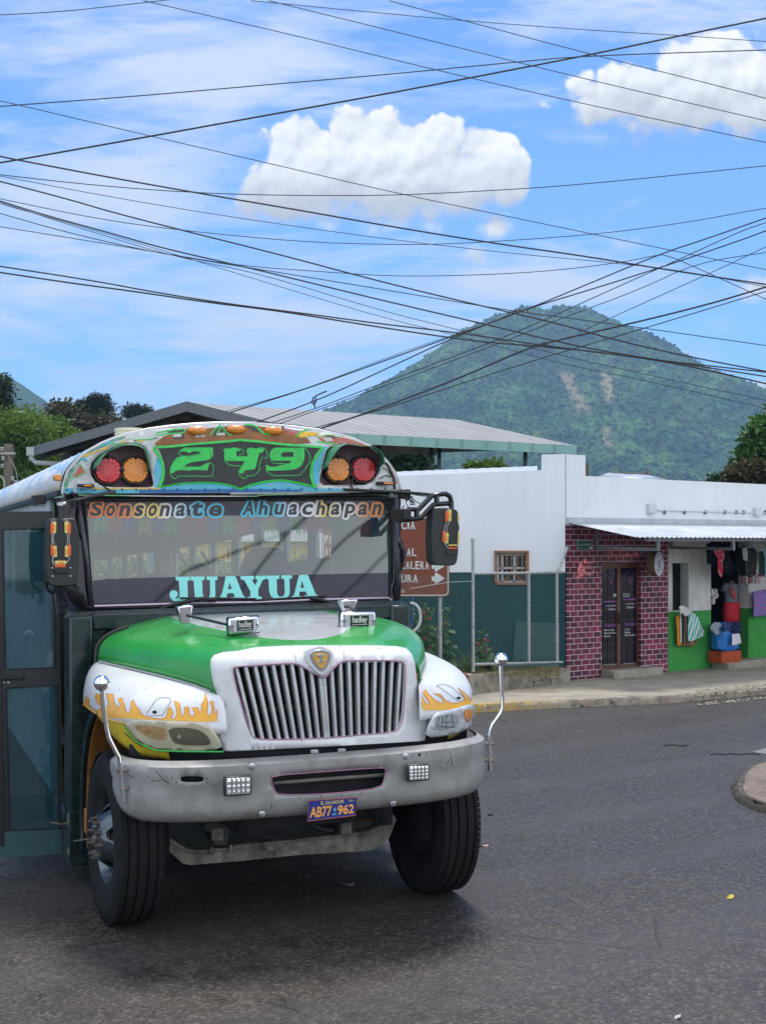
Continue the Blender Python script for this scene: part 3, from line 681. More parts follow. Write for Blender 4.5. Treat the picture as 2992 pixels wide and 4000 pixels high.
pod(podR, [(c2((692, 470))[0], .096, m_amber), (c2((858, 470))[0], .098, m_red)],
    cLR((80, 850), (115, 680), (170, 500), (240, 425), (330, 405), (450, 395), (600, 392), (800, 420), (980, 440), (1080, 530), (1120, 650), (1130, 760), (1100, 860)),
    cLR((100, 845), (190, 745), (270, 620), (350, 500), (430, 420), (520, 385), (640, 395), (790, 420), (970, 420), (1120, 490), (1205, 610), (1215, 730), (1085, 850)), .10)
# ---- hood
def interp(tab, d):
    tab = sorted(tab)
    if d <= tab[0][0]: return tab[0][1]
    for (a, va), (b_, vb) in zip(tab, tab[1:]):
        if d <= b_: 
            t = (d-a)/(b_-a); return va+(vb-va)*t
    return tab[-1][1]
def sm(tab):
    def f(d): return (interp(tab, d-.06)+interp(tab, d)*2+interp(tab, d+.06))/4
    return f
HW = sm([(-.66, .625), (-.5, .70), (-.33, .785), (-.2, .85), (.1, .965), (.4, 1.055), (.7, 1.115), (1.0, 1.03)])
HS = sm([(-.66, 1.455), (-.45, 1.495), (-.2, 1.525), (.1, 1.545), (.4, 1.555), (1.0, 1.56)])
HC = sm([(-.70, 1.655), (-.60, 1.698), (-.45, 1.735), (-.2, 1.77), (.1, 1.795), (.4, 1.81), (1.0, 1.825)])
def hood_pt(d, t):
    w = HW(d); zs = HS(d); zc = HC(d); a = t*PI/2
    # superellipse section with a soft crown
    sx_ = math.copysign(abs(math.sin(a))**(.62), t); cz = abs(math.cos(a))**(.62)
    x = w*sx_; z = zs+(zc-zs)*cz
    z += .012*math.exp(-((abs(x)-.52*w/.9)/.10)**2)*cz
    return Vector((x, d, z))
mh = bpy.data.materials.new('hood_paint'); nt, N, L, b = _nodes(mh); tc = texco(nt)
s_ = nt.nodes.new('ShaderNodeSeparateXYZ'); L.new(tc, s_.inputs[0])
ux = math_node(nt, 'MULTIPLY', math_node(nt, 'SUBTRACT', s_.outputs[0], -.03), 1/.56); uy = math_node(nt, 'MULTIPLY', math_node(nt, 'SUBTRACT', s_.outputs[1], .70), 1/1.16)
rr = math_node(nt, 'ADD', math_node(nt, 'MULTIPLY', ux, ux), math_node(nt, 'MULTIPLY', uy, uy))
k_ = math_node(nt, 'MULTIPLY', math_node(nt, 'SUBTRACT', 1.0, rr), 80, True)
g = noise_node(nt, 3, 5, .6, tc); cg = ramp(nt, g, [(.3, (.009, .24, .028)), (.7, (.012, .32, .045))])
c = mixc(nt, k_, cg, (.40, .41, .415))
dg = ramp(nt, noise_node(nt, 11, 8, .7, tc), [(.56, 0), (.75, .25)]); c = mixc(nt, dg, c, (.25, .28, .25))
L.new(c, b.inputs['Base Color']); b.inputs['Roughness'].default_value = .3; b.inputs['Coat Weight'].default_value = .35; b.inputs['Coat Roughness'].default_value = .1
L.new(ramp(nt, noise_node(nt, 7, 6, .6, tc), [(.3, .24), (.7, .42)]), b.inputs['Roughness'])
hm = MB(); rows = []
for i in range(45):
    d = -.645+i*(1.645/44); rows.append([hood_pt(d, -1+2*j/48) for j in range(49)])
hm.grid(rows); hood = hm.build('hood', mh, bus, True, solid=.012, orient=(0, -.2, 1))
gk = MB(); gk.tube([Vector((-HW(.72)-.012, .74, 1.35)), Vector((-HW(.72)-.014, .74, 1.52))]+[Vector((hood_pt(.72+.27*abs(math.sin(j/24*PI)) if False else .74, -1+2*j/24).x*1.012, .75, hood_pt(.74, -1+2*j/24).z+.006)) for j in range(0, 7)], .014, 8)
gk.build('gasket', m_rubber2, hood, True)
sp = MB(); sp.tube([Vector((-HW(d)-.004, d, HS(d)+.004)) for d in [-.6+.06*i for i in range(22)]], .006, 6); sp.build('seam_trim', M('seam_grey', (.4, .4, .4), .4), hood, True)
sp = MB(); sp.tube([Vector((HW(d)+.004, d, HS(d)+.004)) for d in [-.6+.06*i for i in range(22)]], .006, 6); sp.build('seam_trim', M('seam_grey', (.4, .4, .4), .4), hood, True)
# inside filler so no light leaks through
ib = MB(); ib.box(-.50, .46, -.50, 1.0, .62, 1.42); ib.build('light_leak_filler', m_dark, bus, True)

# ---- fenders
LIP = [(.585, -.745, 1.235), (.68, -.705, 1.245), (.80, -.64, 1.255), (.92, -.565, 1.265), (1.02, -.48, 1.275), (1.10, -.38, 1.282), (1.16, -.26, 1.288), (1.195, -.12, 1.292), (1.21, .05, 1.295), (1.22, .25, 1.295), (1.22, .45, 1.295), (1.215, .60, 1.29), (1.20, .74, 1.27)]
def lip_at(t):
    f = t*(len(LIP)-1); i = min(int(f), len(LIP)-2); a = Vector(LIP[i]); b_ = Vector(LIP[i+1]); return a.lerp(b_, f-i)
def lip_s(t): return (lip_at(max(0, t-.03))+lip_at(t)*2+lip_at(min(1, t+.03)))/4
fenders = []
for sd in (-1, 1):
    rows = []
    for i in range(37):
        t = i/36; lp = lip_s(t); dd = -.64+t*1.36
        se = Vector((HW(dd)-.01, dd, HS(dd)-.004)); row = []
        for j in range(15):
            v = j/14*PI/2; k = math.sin(v)**1.0; q = se.lerp(lp, k)
            q.z = lp.z+(se.z-lp.z)*(math.cos(v)**.85)
            q.x *= sd; row.append(q)
        rows.append(row)
    o = MB(); o.grid(rows); f_ = o.build('fender', m_white, bus, True, solid=.01); fenders.append(f_)
    # rolled lip
    o = MB(); o.tube([Vector((lip_s(i/30).x*sd, lip_s(i/30).y, lip_s(i/30).z)) for i in range(10, 31)], .0045, 6); o.build('fender_lip', m_flame, f_, True)
    # lower skirt carrying the headlight, cut by the wheel arch
    rows = []
    for i in range(9, 31):
        t = i/36; lp = lip_s(t); zb = 1.075
        dx = lp.y
        zb = min(lp.z-.004, interp([(-.60, 1.075), (-.42, 1.09), (-.25, 1.15), (-.05, 1.215), (.2, 1.258), (.35, 1.29)], dx))
        row = []
        for j in range(7):
            k = j/6; row.append(Vector(((lp.x-.012-.03*k*k)*sd, lp.y+.008+.045*k, lp.z+(zb-lp.z)*k)))
        rows.append(row)
    o = MB(); o.grid(rows); sk_ = o.build('fender_skirt', m_skirt, bus, True, solid=.01)
    # arch liner
    rows = []
    for i in range(29):
        ang = math.radians(56+i*139/28)       # from straight ahead, over the top, to the rear
        y = -.765*math.cos(ang); z = .52+.765*math.sin(ang)
        xo = interp([(-.74, .60), (-.64, .80), (-.565, .92), (-.48, 1.02), (-.38, 1.10), (-.26, 1.16), (-.12, 1.195), (.05, 1.205)], y)-.03
        rows.append([Vector((x*sd, y, min(z, 1.262))) for x in (xo, xo-.01, .62)])
    o = MB(); o.grid(rows); o.build('wheel_arch_liner', m_orange, bus, True, solid=.012)
    o = MB(); rows = []
    for i in range(19):
        ang = math.radians(92+i*103/18)
        rows.append([Vector((1.205*sd, -.77*math.cos(ang), .52+.77*math.sin(ang))), Vector((1.215*sd, -.815*math.cos(ang), .52+min(.80*math.sin(ang), .77)))])
    o.grid(rows); o.build('arch_edge', m_teal, bus, True, solid=.02)
bk = MB(); bk.box(-1.2, -1.17, .62, .70, .44, .60); bk.build('bracket', m_orange, bus, True, bevel=.01)
S_fl = Surf([fenders[0]], toworld); S_fr = Surf([fenders[1]], toworld)
fl_poly = c3((508, 643), (530, 575), (533, 600), (545, 585), (560, 530), (575, 545), (578, 590), (600, 620), (640, 625), (660, 600), (640, 580), (618, 545), (622, 512), (650, 520), (655, 560), (680, 600), (705, 590), (700, 550), (685, 515), (735, 520), (740, 570), (770, 610), (780, 585), (765, 545), (790, 542), (805, 590), (815, 630), (840, 637), (850, 600), (848, 570), (865, 555), (875, 590), (900, 615), (915, 645), (960, 668), (1040, 678), (1075, 668), (1090, 610), (1100, 600), (1120, 640), (1105, 675), (1125, 680), (1145, 650), (1140, 600), (1125, 560), (1160, 575), (1170, 640), (1175, 665), (1195, 640), (1195, 600), (1220, 600), (1225, 650), (1250, 662), (1262, 640), (1240, 605), (1280, 605), (1290, 635), (1305, 620), (1302, 590), (1320, 560), (1328, 507), (1345, 580), (1340, 630), (1350, 660), (1368, 640), (1372, 600), (1358, 565), (1378, 562), (1385, 610), (1380, 650), (1392, 640), (1400, 610), (1408, 640), (1400, 680), (1415, 690), (1340, 697), (1000, 684), (700, 668))
decal('flame_decal', [fl_poly], m_flame, fenders[0], S_fl, 9, .0025)
decal('flame_edge', [stroke(fl_poly[1:-4], 2.2)], m_flamered, fenders[0], S_fl, 8, .0035)
fr_poly = c4((1132, 640), (1118, 600), (1103, 540), (1125, 560), (1150, 605), (1168, 605), (1160, 580), (1130, 540), (1145, 517), (1160, 545), (1200, 580), (1240, 600), (1252, 590), (1240, 565), (1190, 538), (1230, 545), (1260, 580), (1300, 600), (1345, 595), (1375, 580), (1370, 560), (1335, 505), (1365, 530), (1395, 560), (1405, 575), (1418, 600), (1330, 628), (1230, 640))
decal('flame_decal', [fr_poly], m_flame, fenders[1], S_fr, 9, .0025)
decal('flame_edge', [stroke(fr_poly[1:-3], 2.0)], m_flamered, fenders[1], S_fr, 8, .0035)
decal('blanking_plate', [stroke(c3((950, 640), (1010, 555), (1040, 540), (1100, 545), (1108, 560), (1050, 655), (960, 658), (950, 640)), 1.8)], M('dark_seam', (.12, .10, .10), .6), fenders[0], S_fl, 8, .003)
decal('bolt_hole', [ell(*c3((1001, 634))[0], 9, 6.5, 14)], m_dark, fenders[0], S_fl, 8, .003)
decal('blanking_plate', [stroke(c4((1210, 495), (1250, 487), (1290, 500), (1378, 570), (1340, 587), (1250, 520), (1210, 497)), 1.6)], M('dark_seam', (.12, .10, .10), .6), fenders[1], S_fr, 8, .003)
decal('bolt_hole', [ell(*c4((1340, 568))[0], 9, 5, 14, .5)], m_dark, fenders[1], S_fr, 8, .003)

# ---- nose panel with grille opening
def nosed(x, z): return -.735+.085*min(1.2, abs(x)/.62)**2.4+.02*max(0, (1.5-z))*0+.16*max(0, (z-1.60)/.1)**2*.6
nose_o = c3((1385, 475), (1368, 400), (1360, 330), (1362, 290), (1385, 262), (1440, 245), (1540, 236))+c4((150, 268), (380, 257), (650, 257), (860, 258), (980, 263), (1035, 275), (1068, 310), (1085, 360), (1095, 440), (1100, 520), (1108, 600), (1140, 640), (1205, 645), (1180, 710), (1140, 820), (600, 852), (0, 882))+c3((1445, 886), (1410, 800), (1360, 740), (1308, 703), (1395, 692), (1428, 660), (1430, 600), (1405, 520))
gr_o = smooth_poly(c4((16, 400), (28, 385), (190, 372), (370, 362), (410, 372), (470, 415), (545, 452), (560, 452), (600, 405), (645, 358), (680, 347), (860, 346), (1000, 348), (1022, 365), (1028, 420), (1024, 560), (1015, 680), (990, 752), (960, 768), (760, 786), (560, 803), (300, 812), (150, 810), (118, 780), (70, 620), (30, 480)), 1)
nose = sheet(nose_o, [gr_o], lambda x, y: blf(x, y, nosed), 22).build('grille_surround', m_white, bus, solid=.03)
pk = MB(); pp = [blf(*p, lambda a, b_: nosed(a, b_)-.003) for p in gr_o]; pk.tube(pp+[pp[0]], .0028, 6); pk.build('pinstripe', m_pink, nose)
S_no = Surf([nose], toworld)
decal('seam_line', [stroke(smooth_poly(c4((350, 262), (370, 290), (382, 330), (385, 358)), 1, False), 1.8), stroke(smooth_poly(c4((640, 258), (668, 290), (668, 345)), 1, False), 1.2)], M('dark_seam', (.12, .10, .10), .6), nose, S_no, 8, .002)
bars = [((30, 395), (135, 800)), ((84, 388), (187, 806)), ((140, 382), (237, 808)), ((192, 376), (285, 808)), ((245, 372), (332, 807)), ((300, 369), (378, 806)), ((355, 367), (424, 804)), ((410, 375), (470, 803)), ((470, 418), (515, 802)), ((524, 455), (556, 803)), ((546, 455), (572, 803)), ((590, 412), (616, 800)), ((640, 362), (660, 797)), ((690, 350), (706, 793)), ((742, 350), (750, 788)), ((793, 350), (794, 783)), ((845, 350), (837, 778)), ((894, 352), (882, 775)), ((945, 353), (926, 770)), ((993, 355), (968, 765))]
for a, b_ in bars:
    o = MB(); p = blf(*c4(a)[0], lambda s, t: nosed(s, 1.5)+.035); q = blf(*c4(b_)[0], lambda s, t: nosed(s, 1.5)+.045)
    p.z += .012; q.z -= .01
    o.bar(p, q, .021, .05, Vector((0, 1, 0))); o.build('grille_bar', m_bar, bus, bevel=.006)
rd = MB(); rd.box(-.56, .54, -.50, -.48, 1.05, 1.66)
for i in range(36): rd.box(-.52, .50, -.515, -.50, 1.10+i*.014, 1.104+i*.014)
rd.build('radiator', M('radiator_black', (.012, .012, .013), .6), bus, True)
rd = MB(); rd.bar(blf(*c4((160, 640))[0], lambda a, b_: -.56), blf(*c4((900, 590))[0], lambda a, b_: -.56), .012, .03); rd.bar(blf(*c4((850, 400))[0], lambda a, b_: -.56), blf(*c4((800, 780))[0], lambda a, b_: -.56), .05, .012)
rd.build('radiator_brace', M('brace_dark', (.05, .048, .045), .6), bus)
# shield emblem
ed = lambda a, b_: nosed(a, 1.55)-.006
def shield(pts, lift, mat, th, parent, nm):
    o = MB(); o.prism([blf(*p, lambda a, b_: nosed(a, 1.55)-lift+(b_-1.6)*.5*0) for p in smooth_poly(cEM(*pts), 1)], (0, th, 0)); return o.build(nm, mat, parent, bevel=.002)
em = shield([(830, 375), (560, 440), (380, 520), (350, 600), (420, 850), (560, 1060), (760, 1240), (905, 1325), (1050, 1200), (1200, 1000), (1260, 750), (1240, 560), (1150, 480), (1000, 410)], .022, m_white, .05, bus, 'emblem')
shield([(830, 485), (640, 520), (495, 600), (510, 720), (600, 920), (750, 1090), (908, 1220), (1060, 1040), (1160, 820), (1185, 600), (1060, 520)], .032, m_chrome, .02, em, 'shield_rim')
shield([(840, 580), (720, 585), (585, 640), (620, 780), (740, 990), (900, 1120), (1020, 990), (1085, 760), (1095, 640), (980, 595)], .036, m_gold, .01, em, 'shield_field')
shield([(705, 655), (970, 645), (975, 670), (920, 700), (905, 760), (920, 840), (1000, 865), (1000, 890), (750, 905), (750, 880), (830, 840), (830, 760), (800, 700), (710, 680)], .041, m_chrome, .01, em, 'emblem_letter')
# ---- headlights
def hl(polys, sd, clear):
    out, eye1, eye2 = polys
    def D(x, z):
        k = min(1, max(0, (1.28-z)/.2)); ax = min(abs(x)-.028+.03*k*k, 1.2); lo = 0.; hi = 1.
        for _ in range(24):
            t = (lo+hi)/2
            if lip_s(t).x < ax: lo = t
            else: hi = t
        return lip_s((lo+hi)/2).y+.045*k-.012
    o = sheet(smooth_poly(out, 1), [], lambda x, y: blf(x, y, D), 12)
    base = o.build('headlight', M('headlight_bowl_clear', (.72, .75, .78), .12, metal=.2, coat=.8, var=.3, vs=30) if clear else M('headlight_bowl_hazed', (.50, .47, .33), .35, var=.15, vs=10, coat=.6, dirt=(.55, .52, .36), ds=6, da=.6), bus, solid=.02)
    S_h = Surf([base], toworld)
    for e, mt, nm in ((eye1, M('bright_reflector', (.55, .57, .60), .2, metal=.35, var=.35, vs=40) if clear else M('hazed_reflector', (.19, .18, .125), .3, metal=.4, var=.25), 'reflector'), (eye2, m_amber if clear else M('hazed_indicator', (.42, .28, .13), .35, var=.3, vs=30), 'indicator')):
        decal(nm, [smooth_poly(e, 1)], mt, base, S_h, 8, .003)
    if clear:
        decal('reflector_rib', [stroke(p, 1.5) for p in (c4((1225, 680), (1215, 740)), c4((1245, 672), (1240, 740)), c4((1270, 665), (1262, 742)), c4((1300, 660), (1310, 738)), c4((1215, 735), (1320, 738)), c4((1240, 712), (1300, 708)))], M('reflector_dark', (.05, .055, .06), .2, metal=.6), base, S_h, 8, .0045)
        decal('lens_edge', [stroke(smooth_poly(out+[out[0]], 1, False), 3.5)], M('lens_edge_dark', (.06, .065, .07), .3), base, S_h, 10, .004)
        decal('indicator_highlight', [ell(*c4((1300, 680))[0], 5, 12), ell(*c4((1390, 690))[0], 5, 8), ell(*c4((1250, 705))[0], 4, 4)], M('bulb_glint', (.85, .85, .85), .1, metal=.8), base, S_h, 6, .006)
    else:
        decal('bulb', [ell(*c3((1160, 790))[0], 7, 8)], M('bulb_glass', (.5, .5, .42), .1, metal=.4), base, S_h, 6, .005)
        decal('indicator_bulb', [ell(*c3((960, 758))[0], 9, 10), stroke(c3((1045, 735), (1050, 800)), 4)], M('faint_orange', (.50, .25, .10), .3, var=.3), base, S_h, 6, .005)
        decal('lens_edge', [stroke(smooth_poly(out+[out[0]], 1, False), 3)], M('lens_edge_yellowed', (.50, .47, .30), .3), base, S_h, 10, .004)
    return base
hl((c3((800, 690), (1060, 694), (1305, 706), (1362, 742), (1410, 800), (1440, 878), (1200, 884), (1010, 876), (900, 826), (835, 760)), c3((1085, 730), (1250, 735), (1330, 770), (1368, 830), (1340, 850), (1150, 845), (1105, 810)), c3((870, 712), (1030, 725), (1075, 745), (1080, 800), (1040, 815), (950, 790), (880, 745))), -1, False)
hl((c4((1205, 655), (1320, 635), (1425, 600), (1440, 640), (1436, 700), (1400, 755), (1280, 790), (1148, 806), (1175, 730)), c4((1215, 672), (1335, 655), (1345, 700), (1310, 745), (1200, 765), (1205, 710)), c4((1370, 640), (1415, 628), (1425, 670), (1400, 715), (1375, 700))), 1, True)
eg = MB(); eg.tube([blf(*p, lambda a, b_: interp([(.55, -.76), (.8, -.65), (1.0, -.5), (1.15, -.28)], abs(a))-.01) for p in c3((1445, 890), (1200, 889), (1005, 882), (890, 830), (830, 775), (800, 715), (810, 690))], .0045, 6); eg.build('headlight_edge_paint', m_brightgreen, bus)
# gap bar below the nose
gp = MB(); gp.add([Vector((x, -.70+.10*(abs(x)/.7)**2.4 if abs(x) < .72 else -.59+(abs(x)-.72)*.7, z)) for z in (1.155, 1.05) for x in [-1.08+.09*i for i in range(25)]], [(i, i+1, i+26, i+25) for i in range(24)])
gp.build('lower_valance', m_dark, bus, True, solid=.02)
for p in c4((495, 884), (655, 878)):
    o = MB(); q = bl(*p, -.775); o.box(q.x-.022, q.x+.022, q.y-.01, q.y+.02, q.z-.011, q.z+.011); o.build('latch', M('latch_dirty', (.4, .4, .38), .5, dirt=(.1, .08, .06), ds=40, da=.8), bus, bevel=.005)

# ---- bumper
BP = [(0, -.905), (.3, -.898), (.6, -.875), (.8, -.835), (.95, -.775), (1.05, -.705), (1.12, -.62), (1.165, -.52), (1.185, -.42), (1.19, -.33)]
def dense_path():
    pts = [Vector((x, y, 0)) for x, y in BP]; out = []
    for i in range(len(pts)-1):
        p0 = pts[max(i-1, 0)] if i else Vector((-.3, -.898, 0)); p1 = pts[i]; p2 = pts[i+1]; p3 = pts[min(i+2, len(pts)-1)]
        for k in range(6):
            t = k/6; out.append(.5*((2*p1)+(p2-p0)*t+(2*p0-5*p1+4*p2-p3)*t*t+(3*p1-p0-3*p2+p3)*t**3))
    out.append(pts[-1]); return out
DP = dense_path(); SL = [0]
for a, b_ in zip(DP, DP[1:]): SL.append(SL[-1]+(b_-a).length)
SMAX = SL[-1]
PROF = [(.745, -.115), (.752, -.075), (.775, -.035), (.81, -.012), (.86, -.002), (.93, .0), (.965, -.010), (.985, -.004), (1.05, .002), (1.085, -.004), (1.103, -.022), (1.108, -.05)]
def bump_pt(s, z, lift=0):
    a = min(abs(s), SMAX-1e-6); i = 0
    while SL[i+1] < a: i += 1
    t = (a-SL[i])/(SL[i+1]-SL[i]); p = DP[i].lerp(DP[i+1], t); tg = (DP[i+1]-DP[i]).normalized(); n = Vector((tg.y, -tg.x, 0))
    o = interp(PROF, z)
    # pressed swage: surface sinks below a sweep line towards the middle
    sw_z = .975-.0*a
    if a > .25 and a < 1.02:
        cz = .97-.17*max(0, min(1, (1.02-a)/.35))**1.0 if a > .67 else .80
        if z < .965 and z > .82: o -= .014*max(0, min(1, (a-.35)/.15))*max(0, min(1, (1.0-a)/.06))*min(1, (.965-z)/.02)*min(1, (z-.82)/.05)
    p = p+n*(o+lift); x = p.x*.957 if s >= 0 else -p.x
    return Vector((x, p.y, z+ROLL*x))
bo = [(-SMAX, 1.108)]+[(-SMAX+SMAX*2*i/40, 1.108) for i in range(1, 40)]+[(SMAX, 1.108), (SMAX, 1.0), (SMAX-.09, .90), (SMAX-.20, .81), (SMAX-.27, .765), (SMAX-.34, .745)]+[(-(SMAX-.34), .745), (-(SMAX-.27), .765), (-(SMAX-.20), .81), (-(SMAX-.09), .90), (-SMAX, 1.0)]
def bs_of(px, py):
    q = blf(px, py, lambda a, b_: interp([(y, x_) for x_, y in []], a) if False else interp([(x_, y) for x_, y in BP], abs(a)))
    a = abs(q.x) if q.x < 0 else q.x/.957
    for i in range(len(DP)-1):
        if DP[i+1].x >= a: break
    t = (a-DP[i].x)/max(1e-6, DP[i+1].x-DP[i].x); s = SL[i]+(SL[i+1]-SL[i])*t
    return (math.copysign(s, q.x), q.z-ROLL*q.x)
slot = smooth_poly([bs_of(*p) for p in c4((245, 1025), (500, 1005), (760, 985), (900, 978), (916, 990), (905, 1050), (880, 1095), (700, 1120), (480, 1135), (290, 1136), (262, 1120), (243, 1060))], 1)
hole = smooth_poly([bs_of(*p) for p in c3((1172, 1047), (1308, 1047), (1317, 1067), (1308, 1088), (1172, 1088), (1164, 1067))], 1)
bump = sheet(bo, [slot, hole], lambda s, z: bump_pt(s, z), .035).build('bumper', m_silver, bus, solid=.006, ang=50)
ps = MB(); q = [bump_pt(s, z, .002) for s, z in slot]; ps.tube(q+[q[0]], .0026, 6); ps.build('pinstripe', m_pink, bump)
cr = MB(); cr.add([bl(*p, -.78) for p in c4((200, 1000), (960, 940), (960, 1150), (200, 1170))], [(0, 1, 2, 3)])
a = bs_of(*c3((1240, 1067))[0]); cr.box(-.95, -.70, -.72, -.70, .9, 1.05); cr.build('cooler', m_dark, bus)
cr = MB(); cr.tube([bl(*c4((255, 1070))[0], -.82), bl(*c4((560, 1045))[0], -.84), bl(*c4((905, 1020))[0], -.82)], .011, 8); cr.build('cooler_pipe', M('pipe_grimy', (.16, .15, .13), .5, metal=.3, var=.3), bus)
def onbump(px, py, lift): s, z = bs_of(px, py); return bump_pt(s, z, lift)
for p in (c3((1628, 985))[0], c4((125, 970))[0], c4((190, 1253))[0], c4((967, 1192))[0], c4((1028, 911))[0]):
    if p == c3((1628, 985))[0]: continue
    q = onbump(*p, .0); o = MB(); o.lathe([(.001, .014), (.009, .014), (.010, .007), (.019, .005), (.019, -.003)], q, (0, -1, 0), 14); o.build('bolt', m_steel, bump)
ho = MB()
for px, py, r in [(*c4((1111, 902))[0], .010), (*c4((1067, 909))[0], .004), (*c4((1155, 896))[0], .004)]+[(*p, .0045) for p in c3((1112, 1058), (1140, 1086), (1337, 1062), (1337, 1088))]:
    q = onbump(px, py, .0); ho.ball(q, r, 8, (1, .35, 1))
ho.build('bolt_holes', m_dark, bump)
rs = MB()
for p in c4((405, 1155), (532, 1147), (650, 1137), (768, 1127)): rs.ball(onbump(*p, -.001), .006, 8, (1, .4, 1))
rs.build('rusty_holes', M('rust_spot', (.14, .05, .02), .8), bump)
scr = MB()
for a in (c3((1003, 1016), (1085, 1060)), c3((950, 1050), (1085, 1085)), c3((975, 1080), (1060, 1070), (1095, 1100)), c3((1025, 1035), (1070, 1080)), c3((830, 1040), (862, 1055)), c4((1290, 880), (1300, 925), (1310, 960)), c4((1275, 960), (1290, 930)), c4((243, 1185), (240, 1220))): scr.tube([onbump(*p, .0005) for p in a], .0018, 4)
scr.build('scratches', m_dark, bump)
for corners in (c3((1452, 1050), (1632, 1045), (1637, 1175), (1458, 1180)), c4((1042, 962), (1175, 955), (1178, 1052), (1045, 1068))):
    P_ = [bl(*p, -.945) for p in corners]; x0, x1 = P_[0].x, P_[1].x; z1 = (P_[0].z+P_[1].z)/2; z0 = (P_[2].z+P_[3].z)/2
    o = MB(); o.box(x0, x1, -.94, -.90, z0, z1); w_ = o.build('work_light', M('lamp_case', (.06, .06, .06), .4, metal=.5), bus, bevel=.012)
    o = MB(); o.box(x0+.012, x1-.012, -.948, -.94, z0+.01, z1-.01); o.build('lens', M('work_lens', (.55, .56, .56), .12, metal=.5, bump=.2), w_, bevel=.006)
    o = MB()
    for i in range(5):
        for j in range(4 if corners[0][0] > 1000 else 3):
            nj = 4 if corners[0][0] > 1000 else 3
            o.ball((x0+.014+(x1-x0-.028)*(i+.5)/5, -.948, z0+.012+(z1-z0-.024)*(j+.5)/nj), .0125, 10, (1, .5, .9))
    o.build('led_cells', M('led_cell', (.9, .9, .88), .08, metal=.6), w_)
    o = MB()
    for i in range(1, 5): o.box(x0+.014+(x1-x0-.028)*i/5-.001, x0+.014+(x1-x0-.028)*i/5+.001, -.956, -.947, z0+.01, z1-.01)
    for j in range(1, 4): o.box(x0+.012, x1-.012, -.956, -.947, z0+.01+(z1-z0-.02)*j/4-.001, z0+.01+(z1-z0-.02)*j/4+.001)
    o.build('led_grid', M('led_grid_grey', (.22, .22, .22), .3), w_)
# licence plate
PC = c4((460, 1172), (741, 1153), (735, 1258), (452, 1292)); q = [bl(*p, -.93) for p in PC]
o = MB(); o.prism(q, (0, .006, 0)); plate = o.build('licence_plate', m_blueplate, bus, bevel=.002)
o = MB(); o.tube([v+Vector((0, -.002, 0)) for v in q+[q[0]]], .003, 6); o.build('plate_edge', M('plate_edge_red', (.35, .08, .05), .4), plate)
pf = quad(*PC)
def onpl(u0, v0, u1, v1, lift=.004): return lambda u, v: bl(*pf(u0+(u1-u0)*u, v0+(v1-v0)*v), -.93-lift)
o = MB(); text(o, 'AB77', onpl(.04, .12, .50, .66), .03); text(o, '962', onpl(.62, .12, .96, .66), .03); o.build('plate_number', m_plateor, plate, smooth=False)
o = MB(); text(o, 'EL SALVADOR', onpl(.26, .74, .74, .92), .01); text(o, '2011', onpl(.84, .78, .95, .90), .0); o.build('plate_lettering', m_plateye, plate, smooth=False)
o = MB(); o.add([onpl(0, 0, 1, 1)(.56+.035*math.cos(a), .44+.10*math.sin(a)) for a in [2*PI*i/16 for i in range(16)]], [tuple(range(16))]); o.add([onpl(0, 0, 1, 1)(*p) for p in ((.51, .15), (.60, .15), (.60, .24), (.51, .24))], [(0, 1, 2, 3)]); o.build('plate_badge', M('badge_blue', (.1, .3, .45), .4), plate, smooth=False)

# ---- guide poles with chrome balls
for ball_, r_, pts, dd, st in ((c3((657, 445))[0], .045, c3((660, 490), (672, 620), (690, 740), (705, 800), (740, 870), (770, 925), (782, 1000), (800, 1215)), -.60, c3((755, 1015), (815, 1013), (770, 1130), (828, 1128))),
                           (c4((1590, 340))[0], .043, c4((1590, 380), (1596, 500), (1598, 620), (1585, 660), (1540, 720), (1522, 765), (1525, 880), (1525, 995)), -.45, c4((1485, 835), (1545, 838), (1485, 935), (1545, 936)))):
    o = MB(); o.tube([bl(*p, dd) for p in pts], .0135, 14); gpole = o.build('guide_pole', m_chrome, bus)
    o = MB(); q = bl(*ball_, dd); o.ball(q, r_, 28); o.lathe([(r_*1.02, .003), (r_*1.05, 0), (r_*1.02, -.003)], q, (0, 0, 1), 28); o.build('pole_ball', m_chrome, gpole)
    o = MB(); o.tube([bl(*st[0], dd), bl(*st[1], dd)], .011, 10); o.tube([bl(*st[2], dd), bl(*st[3], dd)], .011, 10); o.build('pole_clamp', m_rust, gpole)
